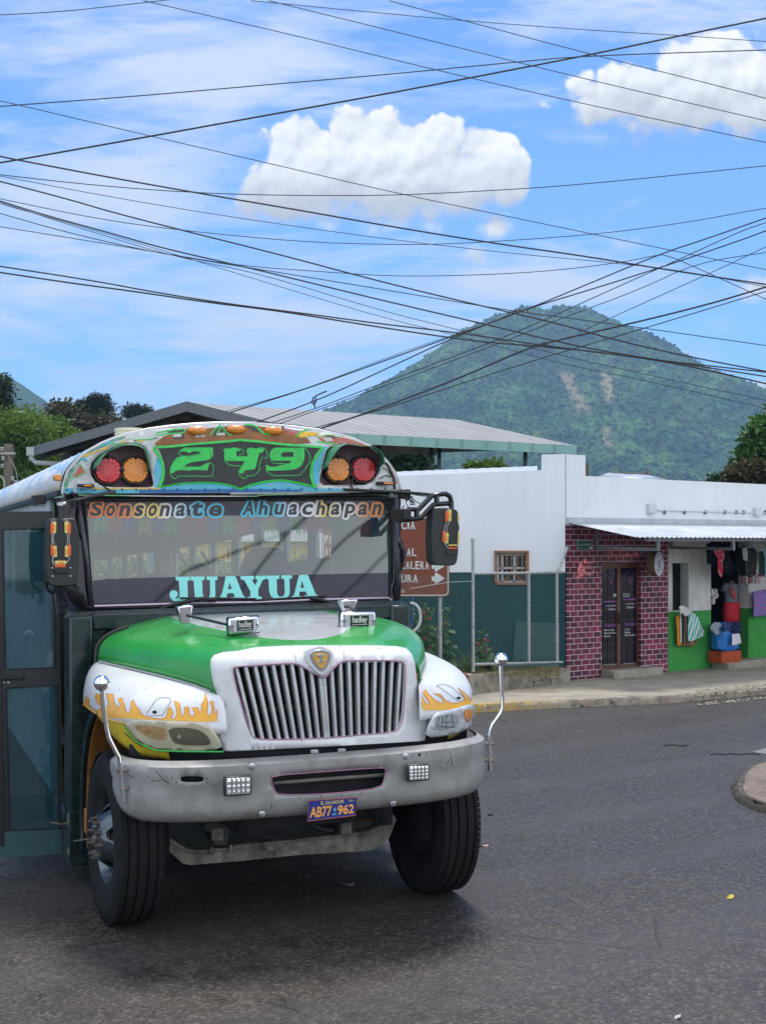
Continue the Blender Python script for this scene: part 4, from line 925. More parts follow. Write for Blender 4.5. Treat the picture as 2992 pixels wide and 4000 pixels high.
# ---- crossview mirror heads on the hood
for box_, arm_, base_, db, dm in ((c3((1475, 1440-1406), (1655, 1422-1406)), None, None, -.28, .05),): pass
def hoodmirror(tl, tr, br, bl__, base_top, base_bot, d_box, d_base):
    P_ = [bl(*p, d_box) for p in (tl, tr, br, bl__)]
    o = MB(); o.prism(P_, (0, .09, 0)); k = o.build('hood_mirror', m_chrome, bus, bevel=.014)
    inn = [P_[0].lerp(P_[2], .12), P_[1].lerp(P_[3], .10), P_[2].lerp(P_[0], .10), P_[3].lerp(P_[1], .12)]
    o = MB(); o.prism([p+Vector((0, -.003, 0)) for p in inn], (0, .02, 0)); o.build('back_plate', m_steel, k, bevel=.003)
    o = MB(); o.tube([p+Vector((0, .03, 0)) for p in P_+[P_[0]]], .007, 6); o.build('rubber_edge', m_blackp, k)
    c = sum(inn, Vector())/4; ux = (P_[1]-P_[0])/2; uz = (P_[0]-P_[3])/2
    o = MB(); o.prism([c+ux*a+uz*b_+Vector((0, -.006, 0)) for a, b_ in ((-.5, .62), (.55, .62), (.55, -.62), (-.5, -.62))], (0, .01, 0)); o.build('name_plate', m_blackp, k)
    o = MB(); text(o, 'hadley', lambda u, v: c+ux*(-.40+.85*u)+uz*(-.42+.95*v)+Vector((0, -.008, 0)), .02); o.add([c+ux*a+uz*b_+Vector((0, -.008, 0)) for a, b_ in ((-.4, -.46), (.45, -.46), (.45, -.40), (-.4, -.40))], [(0, 1, 2, 3)]); o.build('lettering', M('plate_lettering_grey', (.6, .6, .58), .4), k, smooth=False)
    o = MB()
    for s in (-.78, .78): o.ball(c+ux*s+Vector((0, -.006, 0)), .005, 8)
    o.build('screws', m_dark, k)
    tp_ = [bl(*p, d_base) for p in base_top]; bt_ = [bl(*p, d_base) for p in base_bot]
    o = MB(); v = [tp_[0], tp_[1], bt_[1], bt_[0]]; vb = [p+Vector((0, .10 if i < 2 else .04, 0)) for i, p in enumerate(v)]
    o.add(v+vb, [(0, 1, 2, 3), (7, 6, 5, 4), (0, 4, 5, 1), (1, 5, 6, 2), (2, 6, 7, 3), (3, 7, 4, 0)]); o.build('bracket', m_chrome, k, bevel=.008)
    m_ = (bt_[0]+bt_[1])/2; m2 = (tp_[0]+tp_[1])/2
    o = MB(); o.tube([(m_+m2)/2+Vector((0, .02, 0)), P_[0].lerp(P_[3], .4)+Vector((0, .05, 0)) if tl[0] < 1100 else (P_[0]+P_[1])/2+Vector((0, .05, 0))], .009, 8)
    f_ = (P_[3]*.8+P_[2]*.2) if tl[0] < 1100 else (P_[2]+P_[3])/2
    o.tube([f_+Vector((0, .04, .01)), f_+Vector((0, .045, -.05))], .009, 8); o.build('arm', m_blackp, k)
hoodmirror(*c1((1478, 1432), (1676, 1418), (1682, 1524), (1480, 1542)), c1((1148, 1358), (1250, 1347)), c1((1170, 1472), (1232, 1470)), -.30, .08)
hoodmirror(*c2((716, 1394), (943, 1390), (941, 1506), (714, 1506)), c2((714, 1316), (826, 1309)), c2((738, 1398), (800, 1396)), -.10, .25)

# ---- big side mirrors
def led(parent, a, b_, w, mat, cf, d):
    p = bl(*cf(a)[0], d); q = bl(*cf(b_)[0], d); o = MB(); o.bar(p, q, w, .014, Vector((0, 1, 0))); k = o.build('light_strip', mat, parent, bevel=.003)
    o = MB(); c0 = p.lerp(q, .25)+Vector((0, -.008, 0)); c_ = p.lerp(q, .75)+Vector((0, -.008, 0)); o.bar(c0, c_, w*.5, .006, Vector((0, 1, 0))); o.build('lens', m_amberl if mat is m_yell else m_redl, k, bevel=.002)
DM = .90
hs = smooth_poly(cML((225, 500), (260, 452), (500, 442), (840, 442), (900, 500), (945, 800), (962, 1000), (958, 1400), (930, 1900), (860, 2030), (600, 2045), (330, 2035), (240, 1990), (200, 1850), (168, 1600), (172, 1100), (195, 750)), 2)
o = MB(); o.prism([bl(*p, DM) for p in hs], (0, .13, 0)); mir = o.build('side_mirror', m_plastic, bus, bevel=.025)
o = MB(); o.prism([bl(*p, DM-.012) for p in cML((365, 1590), (690, 1590), (690, 1740), (370, 1730))], (0, .02, 0)); o.build('bracket', m_gloss, mir, bevel=.004)
o = MB()
for p in cML((330, 1610), (747, 1605), (335, 1805), (750, 1800)): o.ball(bl(*p, DM-.003), .008, 8)
o.build('screws', m_steel, mir)
for a, b_, mt in (((325, 570), (318, 815), m_redl), ((378, 530), (372, 790), m_yell), ((650, 525), (650, 790), m_yell), ((718, 555), (720, 815), m_redl), ((325, 1080), (330, 1330), m_redl), ((383, 1090), (400, 1350), m_yell), ((658, 1090), (655, 1350), m_yell), ((722, 1065), (725, 1325), m_redl), ((390, 1478), (655, 1478), m_yell), ((395, 1558), (635, 1558), m_redl)):
    led(mir, a, b_, .022, mt, cML, DM-.008)
o = MB()
for pts in (((372, 790), (335, 930), (380, 1060)), ((320, 815), (318, 1000), (322, 1080)), ((655, 790), (690, 900), (660, 1080)), ((718, 815), (716, 950), (722, 1065)), ((400, 1350), (340, 1350), (330, 1450), (390, 1490)), ((330, 1330), (330, 1500), (400, 1570)), ((655, 1350), (730, 1340), (700, 1450), (655, 1480)), ((320, 570), (305, 490)), ((378, 530), (378, 480)), ((580, 490), (660, 480), (718, 555))): o.tube([bl(*p, DM-.012) for p in smooth_poly(cML(*pts), 2, False)], .0028, 5)
o.build('cable', m_wirew, mir)
o = MB(); o.tube([bl(*p, DM+.03) for p in cML((530, 485), (525, 300), (515, 130))], [.02, .017, .017], 10)
o.tube([bl(*c, d) for c, d in zip(cML((620, 110), (700, 60), (900, 20))+c1((600, 640), (700, 620), (745, 613)), (DM+.05, DM+.1, DM+.15, 1.1, 1.14, 1.15))], .013, 10); o.build('mirror_arm', m_gloss, mir)
o = MB(); o.tube([bl(*p, DM+.02) for p in cML((512, 150), (508, 70))], .022, 12); o.tube([bl(*p, DM+.02) for p in cML((550, 110), (640, 100))], .012, 10); o.build('clamp', M('clamp_silver', (.6, .6, .62), .35, metal=.5), mir)
o = MB(); o.tube([bl(*p, 1.0) for p in smooth_poly(cML((180, 1750), (185, 2060), (250, 2150), (370, 2212))+c1((350, 1270), (362, 1400)), 1, False)], .012, 8); o.build('mirror_stay', m_gloss, mir)
DM2 = .85
hs = smooth_poly(cMR((1180, 410), (1205, 392), (1390, 390), (1480, 400), (1540, 435), (1556, 520), (1560, 750), (1550, 1000), (1530, 1180), (1495, 1232), (1430, 1243), (1210, 1236), (1168, 1190), (1152, 950), (1155, 620)), 2)
o = MB(); o.prism([bl(*p, DM2) for p in hs], (0, .13, 0)); mir = o.build('side_mirror', m_plastic, bus, bevel=.025)
for a, b_, mt in (((1375, 440), (1370, 590), m_redl), ((1418, 420), (1415, 585), m_yell), ((1333, 730), (1328, 890), m_redl), ((1378, 760), (1368, 915), m_yell), ((1545, 480), (1540, 600), m_yell), ((1548, 740), (1542, 930), m_yell), ((1400, 942), (1522, 942), m_yell), ((1395, 985), (1508, 988), m_redl)):
    led(mir, a, b_, .024 if b_[0] < 1500 else .012, mt, cMR, DM2-.008)
o = MB(); o.prism([bl(*p, DM2-.01) for p in cMR((1360, 1010), (1500, 1010), (1495, 1090), (1365, 1085))], (0, .02, 0)); o.build('bracket', m_gloss, mir, bevel=.004)
o = MB()
for pts in (((1370, 590), (1340, 690), (1335, 730)), ((1415, 585), (1368, 690), (1378, 760)), ((1330, 890), (1370, 950), (1395, 985)), ((1375, 440), (1400, 400), (1418, 420)), ((1540, 600), (1560, 690), (1548, 740)), ((1540, 930), (1530, 1000))): o.tube([bl(*p, DM2-.012) for p in smooth_poly(cMR(*pts), 1, False)], .003, 5)
o.build('cable', m_wirew, mir)
o = MB()
for pts, r in ((((800, 412), (960, 412), (1150, 215), (1230, 195), (1360, 185), (1420, 225), (1440, 300), (1440, 405)), .019), (((815, 562), (990, 540), (1180, 345), (1240, 335), (1400, 325)), .019), (((930, 425), (935, 535)), .02), (((1222, 200), (1228, 335)), .02)): o.tube([bl(*p, DM2+.06) for p in cMR(*pts)], r, 10)
o.build('mirror_arm', m_gloss, mir)
o = MB()
for i in range(6): o.box(*[bl(*cMR((690+i*16, 500))[0], .95).x+s for s in (-.006, .006)], .85, 1.15, bl(*cMR((0, 600))[0], .95).z+.02, bl(*cMR((0, 402))[0], .95).z)
o.prism([bl(*p, .92) for p in cMR((682, 405), (860, 395), (830, 470), (860, 590), (800, 605), (682, 598))], (0, .16, 0)); o.build('mirror_boot', m_blackp, mir, bevel=.01)
o = MB(); o.tube([bl(*p, 1.02) for p in c2((735, 600), (1000, 612), (1170, 620), (1330, 635), (1420, 630))], .011, 8); o.tube([bl(*p, 1.0) for p in smooth_poly(cMR((860, 190), (1000, 215), (1150, 222)), 1, False)], .004, 5); o.build('cable', m_wire, mir)
# side flood lamps with loose wiring
for pts, d in ((cMR((720, 118), (835, 115), (848, 140), (850, 250), (725, 255)), 1.1), (c1((210, 638), (285, 628), (298, 640), (300, 690), (220, 700)), 1.55)):
    o = MB(); o.prism([bl(*p, d) for p in pts], (0, .10, 0)); k = o.build('side_flood_lamp', m_blackp, bus, bevel=.006)
    a = bl(*pts[0], d); b_ = bl(*pts[2], d)
    o = MB()
    for i in range(6): z = a.z+(b_.z-.10-a.z)*i/6 if False else a.z-.01-i*.012; o.box(a.x+.006, b_.x-.006, d-.004, d+.01, z-.006, z)
    o.build('fins', m_gloss, k)
o = MB(); o.prism([bl(*p, 1.3) for p in c1((345, 505), (395, 500), (398, 545), (350, 540))], (0, .06, 0)); o.build('side_marker', m_amber, bus, bevel=.008)
rnd = random.Random(3)
o = MB()
for cx_, cy_, n in ((270, 1945, 9), (330, 1950, 5), (1588, 1960, 12)):
    for _ in range(n):
        x, y = cx_+rnd.uniform(-22, 22), cy_+rnd.uniform(-22, 18); pts = [(x, y)]
        for k in range(4): x += rnd.uniform(-16, 16); y += rnd.uniform(-10, 16); pts.append((x, y))
        d = 1.12 if cx_ > 1000 else 1.2; o.tube([bl(*p, d) for p in smooth_poly(pts, 2, False)], .0035, 4)
o.build('loose_wiring', m_wire, bus)
o = MB(); o.tube([blf(*p, lambda a, b_: capd(a, b_)-.01) for p in smooth_poly(cLR((1175, 800), (1230, 840), (1290, 880), (1340, 960), (1300, 980), (1240, 935), (1180, 980), (1100, 1010)), 2, False)], .0035, 5)
o.tube([blf(*p, lambda a, b_: capd(a, b_)-.01) for p in cLR((1215, 720), (1260, 760), (1330, 900), (1370, 1000), (1390, 1200))], .007, 6); o.tube([blf(*p, lambda a, b_: capd(a, b_)-.012) for p in smooth_poly(cLL((580, 880), (640, 930), (700, 970)), 1, False)], .006, 6); o.tube([blf(*p, lambda a, b_: capd(a, b_)-.012) for p in smooth_poly(cLR((640, 1000), (590, 1130), (640, 1190)), 1, False)], .006, 6)
o.build('loose_wiring', m_wire, bus)

# ---- folding door standing open beside the mirror
DD = 1.46
def dbar(pts, w=.03): 
    o = MB(); o.prism([bl(*p, DD) for p in pts], (0, w, 0)); return o
glass = [c1((18, 858), (300, 848), (345, 848))+c3((355, 345), (35, 355)), c3((40, 478), (368, 462), (380, 1388), (60, 1398))]
outer = c1((-420, 770), (8, 742), (345, 740))+c3((385, 0), (400, 700), (400, 1545), (0, 1575), (-420, 1605))
g2 = [c1((-380, 858), (-18, 858))+c3((-5, 355), (-380, 360)), c3((-380, 480), (0, 478), (10, 1398), (-380, 1402))]
door = sheet(outer, glass+g2, lambda x, y: bl(x, y, DD), 60).build('folding_door', M('door_frame_black', (.022, .026, .028), .35, var=.2, dirt=(.05, .05, .05)), bus, solid=.03, smooth=False)
for g_ in glass+g2:
    o = MB(); o.add([bl(*p, DD+.015) for p in g_], [tuple(range(len(g_)))]); pn = o.build('door_pane', m_doorglass, door, smooth=False)
    o = MB(); q = [bl(*p, DD-.004) for p in g_]; o.tube(q+[q[0]], .006, 6); o.build('pane_seal', m_blackp, pn)
o = MB(); o.prism([bl(*p, DD-.012) for p in c3((-420, 1412), (20, 1410), (395, 1392), (400, 1548), (0, 1576), (-420, 1606))], (0, .01, 0)); o.build('kick_panel', m_tealk, door)
o = MB(); o.prism([bl(*p, DD-.03) for p in c3((-20, 400), (130, 398), (160, 395), (160, 418), (130, 422), (-20, 424))], (0, .02, 0)); k = o.build('door_handle', m_blackp, door, bevel=.004)
o = MB(); o.lathe([(.001, .008), (.007, .008), (.012, .004), (.012, 0)], bl(*c3((55, 441))[0], DD), (0, -1, 0), 16); o.lathe([(.001, .006), (.006, .006), (.008, 0)], bl(*c3((25, 441))[0], DD), (0, -1, 0), 12); o.build('door_lock', m_steel, door)
o = MB(); o.prism([bl(*p, DD-.02) for p in c3((-4, 0), (12, 0), (28, 1500), (0, 1500))], (0, .03, 0)); o.build('centre_post', m_blackp, door, bevel=.003)
o = MB()
for y in (1300, 1340, 1520): o.box(*[bl(*c3((425, y))[0], 1.3).x+s for s in (-.02, .02)], 1.0, 1.05, bl(*c3((425, y+30))[0], 1.05).z, bl(*c3((425, y-12))[0], 1.05).z)
o.tube([bl(*p, 1.0) for p in c3((325, 1346), (400, 1360), (440, 1350))], .006, 6); o.build('hinges', m_rust, door, bevel=.003)
# dark slab added for the mirror's dark shape seen in the door glass
o = MB(); o.prism([bl(*p, 1.62) for p in smooth_poly(c1((105, 880), (150, 862), (255, 868), (285, 900), (290, 1240), (270, 1278), (140, 1280), (115, 1240)), 1)], (0, .06, 0)); o.build('mirror_shape_slab', m_gloss, bus, bevel=.02)
o = MB(); o.box(-2.1, -1.25, 1.9, 1.95, .3, .5); o.box(-1.22, -1.0, 1.5, 2.2, .35, .42); o.build('entry_step', m_tealk, bus, True, bevel=.01)

# ---- axle, springs, rails
ax = MB(); ax.prism([bl(*p, -.05) for p in c3((1062, 1452), (1085, 1450), (1195, 1518), (1260, 1530), (1655, 1490))+c4((0, 1435), (300, 1405), (640, 1368), (820, 1350), (900, 1300), (960, 1255), (975, 1285), (935, 1390), (860, 1455), (800, 1468), (400, 1492), (0, 1532))+c3((1640, 1592), (1330, 1615), (1230, 1625), (1180, 1612), (1110, 1550), (1060, 1500))], (0, .11, 0))
axle = ax.build('front_axle', m_axle, bus, bevel=.012)
o = MB(); o.tube([bl(*p, -.058) for p in c3((1085, 1455), (1200, 1528), (1280, 1540), (1655, 1502))+c4((20, 1447), (300, 1418), (640, 1380), (830, 1362), (900, 1320), (950, 1275))], .012, 6); o.build('axle_flange', m_axle, axle)
o = MB(); text(o, 'FRONT', lambda u, v: bl(900+(345+75*u)/1.5045, 2350+(1468-4*u-28*v)/1.5045, -.054), .02); o.build('cast_lettering', m_rust, axle, smooth=False)
for pts in (c3((1320, 1350), (1490, 1345), (1480, 1400), (1475, 1500), (1385, 1500), (1380, 1420), (1320, 1400)), c4((625, 1285), (725, 1280), (728, 1370), (640, 1372))):
    o = MB(); o.prism([bl(*p, -.12) for p in pts], (0, .25, 0)); k = o.build('spring_pack', M('spring_grime', (.055, .05, .045), .8, var=.4, vs=12, bump=.4), bus, bevel=.008)
    o = MB(); q = [bl(*p, -.13) for p in pts]; cx_ = sum(p.x for p in q)/len(q); cz_ = sum(p.z for p in q)/len(q); o.box(cx_-.04, cx_+.035, -.14, -.12, cz_-.045, cz_+.03); o.build('plate', m_axle, k, bevel=.004)
o = MB()
for p in c3((1365, 1535), (1490, 1520)): q = bl(*p, -.07); o.box(q.x-.012, q.x+.012, -.09, -.05, q.z-.02, q.z+.03)
o.build('u_bolt_nuts', m_rust, axle, bevel=.003)
o = MB()
for pts, r in ((c4((125, 1300), (150, 1360), (220, 1392), (330, 1390), (440, 1372), (560, 1358)), .007), (c4((205, 1300), (240, 1338), (290, 1332), (325, 1295)), .012), (c3((1562, 1345), (1552, 1400), (1572, 1440)), .006), (c3((1620, 1345), (1645, 1385), (1655, 1395)), .006), (c4((425, 1330), (440, 1370), (480, 1340)), .006), (c4((430, 1290), (500, 1330), (600, 1350)), .02), (c4((740, 1268), (900, 1262)), .016), (c4((55, 1300), (65, 1370)), .005)): o.tube([bl(*p, -.2) for p in smooth_poly(pts, 2, False)], r, 8)
o.build('hoses', m_blackp, bus)
o = MB(); o.box(-.47, -.40, -.7, 10.5, .62, .85); o.box(.36, .43, -.7, 10.5, .62, .85); o.box(-.3, .3, -.35, .9, .66, 1.0); o.build('chassis_rails', m_dark, bus, True)
o = MB(); o.tube([(-.9, 6.6, .52), (.9, 6.6, .52)], .09, 12); o.ball((0, 6.6, .52), .2, 16); o.build('rear_axle', m_dark, bus)

# ---- wheels
def make_wheel(cx_, cy_, out, R_=.52, Wd=.29, steer=0., face=True, dual=False):
    w = bpy.data.objects.new('wheel', None); COL.objects.link(w); w.parent = bus; w.location = (cx_, cy_, R_); w.rotation_euler = (0, 0, steer); w.empty_display_size = .1
    h = Wd/2; t = MB()
    prof = [(.275, -h+.06), (.285, -h+.035), (.31, -h+.018), (.36, -h+.006), (.42, -h), (.46, -h+.006), (.485, -h+.02), (.502, -h+.030)]
    # tread with four grooves
    xs = [(-h+.034, .512), (-h+.06, .517)]
    gr = [-.085, -.03, .03, .085]
    tr = []
    e = -h+.036; tr.append((.511, e))
    for g_ in gr: tr += [(.5195, g_-.006), (.507, g_-.004), (.507, g_+.004), (.5195, g_+.006)]
    tr.append((.511, h-.036))
    prof = prof+tr+[(r, -x) for r, x in [(.502, -h+.030), (.485, -h+.02), (.46, -h+.006), (.42, -h), (.36, -h+.006), (.31, -h+.018), (.285, -h+.035), (.275, -h+.06)]]
    prof = [(r*R_/.52, x) for r, x in prof]
    t.lathe(prof, (0, 0, 0), (1, 0, 0), 96); ty = t.build('tire', m_tire, w, ang=28)
    # tread blocks: shallow sipes as raised bars on each rib
    t = MB(); n = 84; ribs = [(-.108, .034), (-.0575, .040), (0, .044), (.0575, .040), (.108, .034)]
    for k, (rx, rw) in enumerate(ribs):
        for i in range(n):
            a = 2*PI*(i+.5*(k % 2))/n; a2 = a+2*PI/n*.86; vs = []
            r0, r1 = .512*R_/.52, (.5235 if abs(rx) < .1 else .520)*R_/.52
            for r_ in (r0, r1):
                for aa, xx in ((a, rx-rw/2), (a, rx+rw/2), (a2, rx+rw/2), (a2, rx-rw/2)): vs.append((xx, r_*math.cos(aa+(.012 if xx > rx else 0)), r_*math.sin(aa+(.012 if xx > rx else 0))))
            t.add(vs, [(0, 1, 2, 3), (7, 6, 5, 4), (0, 4, 5, 1), (1, 5, 6, 2), (2, 6, 7, 3), (3, 7, 4, 0)])
    t.build('tread_blocks', m_tire, w, smooth=False)
    s = out
    t = MB(); rp = [(.282, s*(h-.03)), (.276, s*(h-.04)), (.262, s*(h-.06)), (.25, s*(h-.10)), (.245, s*(h-.17)), (.235, s*(h-.20)), (.21, s*(h-.20))]
    t.lathe(rp, (0, 0, 0), (1, 0, 0), 64)
    t.build('rim', m_rim, w)
    if face:
        # disc with five hand holes, dished out to the hub flange
        R0, R1 = .12, .245; nh_ = 5; rows = []
        outer_ = [(R1*math.cos(2*PI*i/60), R1*math.sin(2*PI*i/60)) for i in range(60)]
        hs_ = [[(.185*math.cos(2*PI*k/nh_+.35)+.042*math.cos(a), .185*math.sin(2*PI*k/nh_+.35)+.042*math.sin(a)) for a in [2*PI*i/20 for i in range(20)]] for k in range(nh_)]
        def dish(y, z):
            r = math.hypot(y, z); return Vector((s*(h-.115+.13*(1-min(1, max(0, (r-.12)/.12)))**1.3-(.03 if r < .11 else 0)), y, z))
        sheet(outer_, hs_, dish, .02).build('wheel_disc', m_rim, w, solid=.012)
        t = MB(); t.lathe([(.001, s*(h+.02)), (.05, s*(h+.02)), (.06, s*(h+.01)), (.062, s*(h-.04)), (.145, s*(h+.0)), (.145, s*(h-.03))], (0, 0, 0), (1, 0, 0), 32); t.build('hub', M('hub_grime', (.05, .045, .04), .7, var=.4, bump=.4), w)
        for k in range(10):
            a = 2*PI*k/10+.2; t = MB(); y, z = .118*math.cos(a), .118*math.sin(a)
            t.lathe([(.001, s*.052), (.010, s*.052), (.010, s*.028), (.018, s*.028), (.018, 0)], (s*(h+.005), y, z), (1, 0, 0), 6); t.build('wheel_nut', M('nut_grimy', (.16, .14, .12), .55, metal=.6, var=.4), w, ang=20)
        if out < 0:
            t = MB(); t.tube([(s*(h+.02), 0, 0), (s*(h+.16), .01, -.01)], [.006, .003], 6); t.ball((s*(h+.03), 0, 0), .02, 10); t.build('axle_rod', m_rust, w)
    else:
        t = MB(); t.lathe([(.001, s*(h-.05)), (.24, s*(h-.05)), (.24, s*(h-.1))], (0, 0, 0), (1, 0, 0), 32); t.lathe([(.001, -s*(h-.02)), (.16, -s*(h-.02)), (.20, -s*(h-.08)), (.24, -s*(h-.14))], (0, 0, 0), (1, 0, 0), 32); t.build('brake_drum', m_dark, w)
    return w
make_wheel(-1.045, .06, -1, steer=math.radians(3))
make_wheel(.995, .07, 1, steer=math.radians(1), face=True)
k = MB(); k.lathe([(.001, -.155), (.27, -.155), (.27, .05)], (1.015, .07, .52), (1, 0, 0), 28); k.lathe([(.001, .15), (.2, .15), (.2, -.05)], (-.95, .06, .52), (1, 0, 0), 28); k.build('brake_drums', m_dark, bus)
for x, s_ in ((-1.06, -1), (-.74, -1), (1.06, 1), (.74, 1)):
    make_wheel(x, 6.6, s_, face=False)

gr_ = random.Random(12)
for surf_, par, x0, x1, y0, y1, n_ in ((S_fl, fenders[0], 400, 820, 2620, 2700, 4), (S_no, nose, 850, 900, 2650, 2850, 3), (S_no, nose, 1560, 1640, 2700, 2840, 3), (S_no, nose, 900, 1500, 2885, 2910, 5)):
    ps_ = []
    for _ in range(n_):
        x, y = gr_.uniform(x0, x1), gr_.uniform(y0, y1); ps_.append(stroke([(x, y), (x+gr_.uniform(-3, 3), y+gr_.uniform(1, 4)), (x+gr_.uniform(-6, 6), y+gr_.uniform(4, 9))], gr_.uniform(1.0, 2.0)))
    o = decal('paint_chips', ps_, M('chip_brown', (.16, .11, .08), .8), par, surf_, 8, .0015)
# ================================================================ SETTING
def mapr(nt, v, a, b_, c=0., d=1.):
    n = nt.nodes.new('ShaderNodeMapRange'); n.clamp = True; nt.links.new(v, n.inputs[0])
    for i, x in enumerate((a, b_, c, d)): n.inputs[i+1].default_value = x
    return n.outputs[0]
def asphalt():
    m = bpy.data.materials.new('asphalt'); nt, N, L, b = _nodes(m); tc = texco(nt)
    big = noise_node(nt, .45, 6, .6, tc, .6); mid = noise_node(nt, 5, 8, .7, tc); fine = noise_node(nt, 38, 5, .8, tc)
    vo = nt.nodes.new('ShaderNodeTexVoronoi'); vo.inputs['Scale'].default_value = 48; L.new(tc, vo.inputs['Vector'])
    c = ramp(nt, big, [(.30, (.015, .015, .016)), (.45, (.026, .025, .025)), (.58, (.019, .019, .021)), (.74, (.036, .033, .031))])
    # the near strip is older and browner, with bare aggregate
    sx = nt.nodes.new('ShaderNodeSeparateXYZ'); L.new(tc, sx.inputs[0])
    ny = math_node(nt, 'ADD', sx.outputs[1], math_node(nt, 'MULTIPLY', noise_node(nt, .8, 5, .6, tc), 3.0))
    near = mapr(nt, ny, 11.2, 8.6); c = mixc(nt, math_node(nt, 'MULTIPLY', near, .85), c, ramp(nt, mid, [(.3, (.026, .022, .020)), (.55, (.048, .042, .037)), (.8, (.088, .077, .068))]))
    sp = ramp(nt, vo.outputs['Color'], [(.55, (0, 0, 0)), (.95, (.12, .115, .105))])
    g = ramp(nt, fine, [(.36, .50), (.68, 1.6)]); c = mixc(nt, 1., c, g, 'MULTIPLY'); c = mixc(nt, .5, c, sp, 'ADD')
    st = ramp(nt, noise_node(nt, 1.1, 8, .75, texco(nt, 'Object', (.35, 1.6, 1)), .5), [(.60, 0), (.72, .55)]); c = mixc(nt, st, c, (.024, .024, .026))
    wv_ = nt.nodes.new('ShaderNodeTexWave'); wv_.inputs['Scale'].default_value = .22; wv_.inputs['Distortion'].default_value = 5; wv_.inputs['Detail'].default_value = 4; wv_.inputs['Detail Scale'].default_value = .6
    mp_ = nt.nodes.new('ShaderNodeMapping'); mp_.inputs['Rotation'].default_value = (0, 0, .9); L.new(tc, mp_.inputs[0]); L.new(mp_.outputs[0], wv_.inputs[0])
    c = mixc(nt, math_node(nt, 'MULTIPLY', ramp(nt, wv_.outputs['Fac'], [(.55, 0), (.9, 1)]), .30), c, (.055, .055, .058))
    v2 = nt.nodes.new('ShaderNodeTexVoronoi'); v2.feature = 'DISTANCE_TO_EDGE'; v2.inputs['Scale'].default_value = .55; L.new(mixc(nt, .12, tc, noise_node(nt, 3, 5, .7, tc)), v2.inputs['Vector'])
    crk = math_node(nt, 'MULTIPLY', ramp(nt, v2.outputs['Distance'], [(.0, 1), (.006, 0)]), ramp(nt, noise_node(nt, .7, 3, .5, tc), [(.52, 0), (.58, .8)])); c = mixc(nt, crk, c, (.008, .008, .008))
    c = mixc(nt, 1., c, (1.07, 1., .92), 'MULTIPLY'); oil = ramp(nt, noise_node(nt, 2.4, 3, .45, tc), [(.66, 0), (.72, .6)]); c = mixc(nt, oil, c, (.016, .015, .016))
    L.new(c, b.inputs['Base Color'])
    L.new(ramp(nt, mid, [(.3, .42), (.7, .72)]), b.inputs['Roughness']); b.inputs['Specular IOR Level'].default_value = .32
    hgt = math_node(nt, 'ADD', math_node(nt, 'MULTIPLY', vo.outputs['Distance'], .8), math_node(nt, 'MULTIPLY', mid, .6))
    bumpn(nt, hgt, .6, .01, b); return m
g_ = MB(); g_.box(-2500, 2500, -60, 3500, -.5, 0); road = tag(g_.build('road', asphalt(), smooth=False), kind='structure', label='dark worn asphalt road with browner patches near the front')
# far sidewalk with worn kerb
kt = [gnd(1500, 2802), gnd(1862, 2786), gnd(2150, 2770), gnd(2608, 2750), gnd(2992, 2714), gnd(3500, 2672)]
kd = (kt[-1]-kt[0]).normalized(); back = Vector((-kd.y, kd.x, 0))
def concrete(name, col, col2, sc_=3., bump_=.3):
    m = bpy.data.materials.new(name); nt, N, L, b = _nodes(m); tc = texco(nt)
    c = ramp(nt, noise_node(nt, sc_, 8, .65, tc, .3), [(.3, col2), (.55, col), (.8, tuple(x*1.15 for x in col))])
    d = ramp(nt, noise_node(nt, sc_*.4, 5, .6, texco(nt, 'Object', (1, 2.5, 1)), 1.), [(.55, 0), (.62, .5), (.7, 0)]); c = mixc(nt, d, c, tuple(x*.45 for x in col))
    L.new(c, b.inputs['Base Color']); b.inputs['Roughness'].default_value = .85
    bumpn(nt, noise_node(nt, sc_*9, 8, .7, tc), bump_, .02, b); return m
m_side = concrete('sidewalk_concrete', (.34, .30, .235), (.22, .195, .155))
sw_ = MB(); top = []
pts = [Vector((kt[0].x-6, kt[0].y-.3, 0))]+kt
fr = []; N_ = 90
for i in range(len(pts)-1):
    for k in range(16): fr.append(pts[i].lerp(pts[i+1], k/16))
fr.append(pts[-1])
rnk = random.Random(5)
rows = []
for p in fr:
    br = max(0, min(1, (p.x-3.2)/1.2)); j = rnk.uniform(-.018, .018)*(1+2*br); jz = rnk.uniform(-.012, .01)*(1+2.2*br)
    rows.append([p+Vector((0, 0, -.05)), p+back*(.01+j)+Vector((0, 0, .045)), p+back*(.035+j)+Vector((0, 0, .095+jz)), p+back*(.14+j*.5)+Vector((0, 0, .104)), p+back*.9+Vector((0, 0, .08)), p+back*2.2+Vector((0, 0, .05)), p+back*4.6+Vector((0, 0, .025)), p+back*4.7+Vector((0, 0, -.05))])
sw_.grid(rows); tag(sw_.build('sidewalk', m_side, ang=60), kind='structure', label='pale concrete sidewalk in front of the shops')
mk = bpy.data.materials.new('kerb_worn'); nt, N, L, b = _nodes(mk); tc = texco(nt)
c = ramp(nt, noise_node(nt, 7, 8, .7, tc), [(.3, (.12, .10, .085)), (.5, (.32, .28, .22)), (.75, (.40, .36, .28))])
s_ = nt.nodes.new('ShaderNodeSeparateXYZ'); L.new(tc, s_.inputs[0])
yw = math_node(nt, 'MULTIPLY', mapr(nt, s_.outputs[0], 2.6, 1.6), ramp(nt, noise_node(nt, 9, 6, .7, tc), [(.40, 0), (.5, .85)])); c = mixc(nt, yw, c, (.48, .30, .05))
rd_ = math_node(nt, 'MULTIPLY', mapr(nt, s_.outputs[0], 1.8, 2.6), ramp(nt, noise_node(nt, 14, 6, .7, tc), [(.54, 0), (.62, .7)])); c = mixc(nt, rd_, c, (.25, .07, .05))
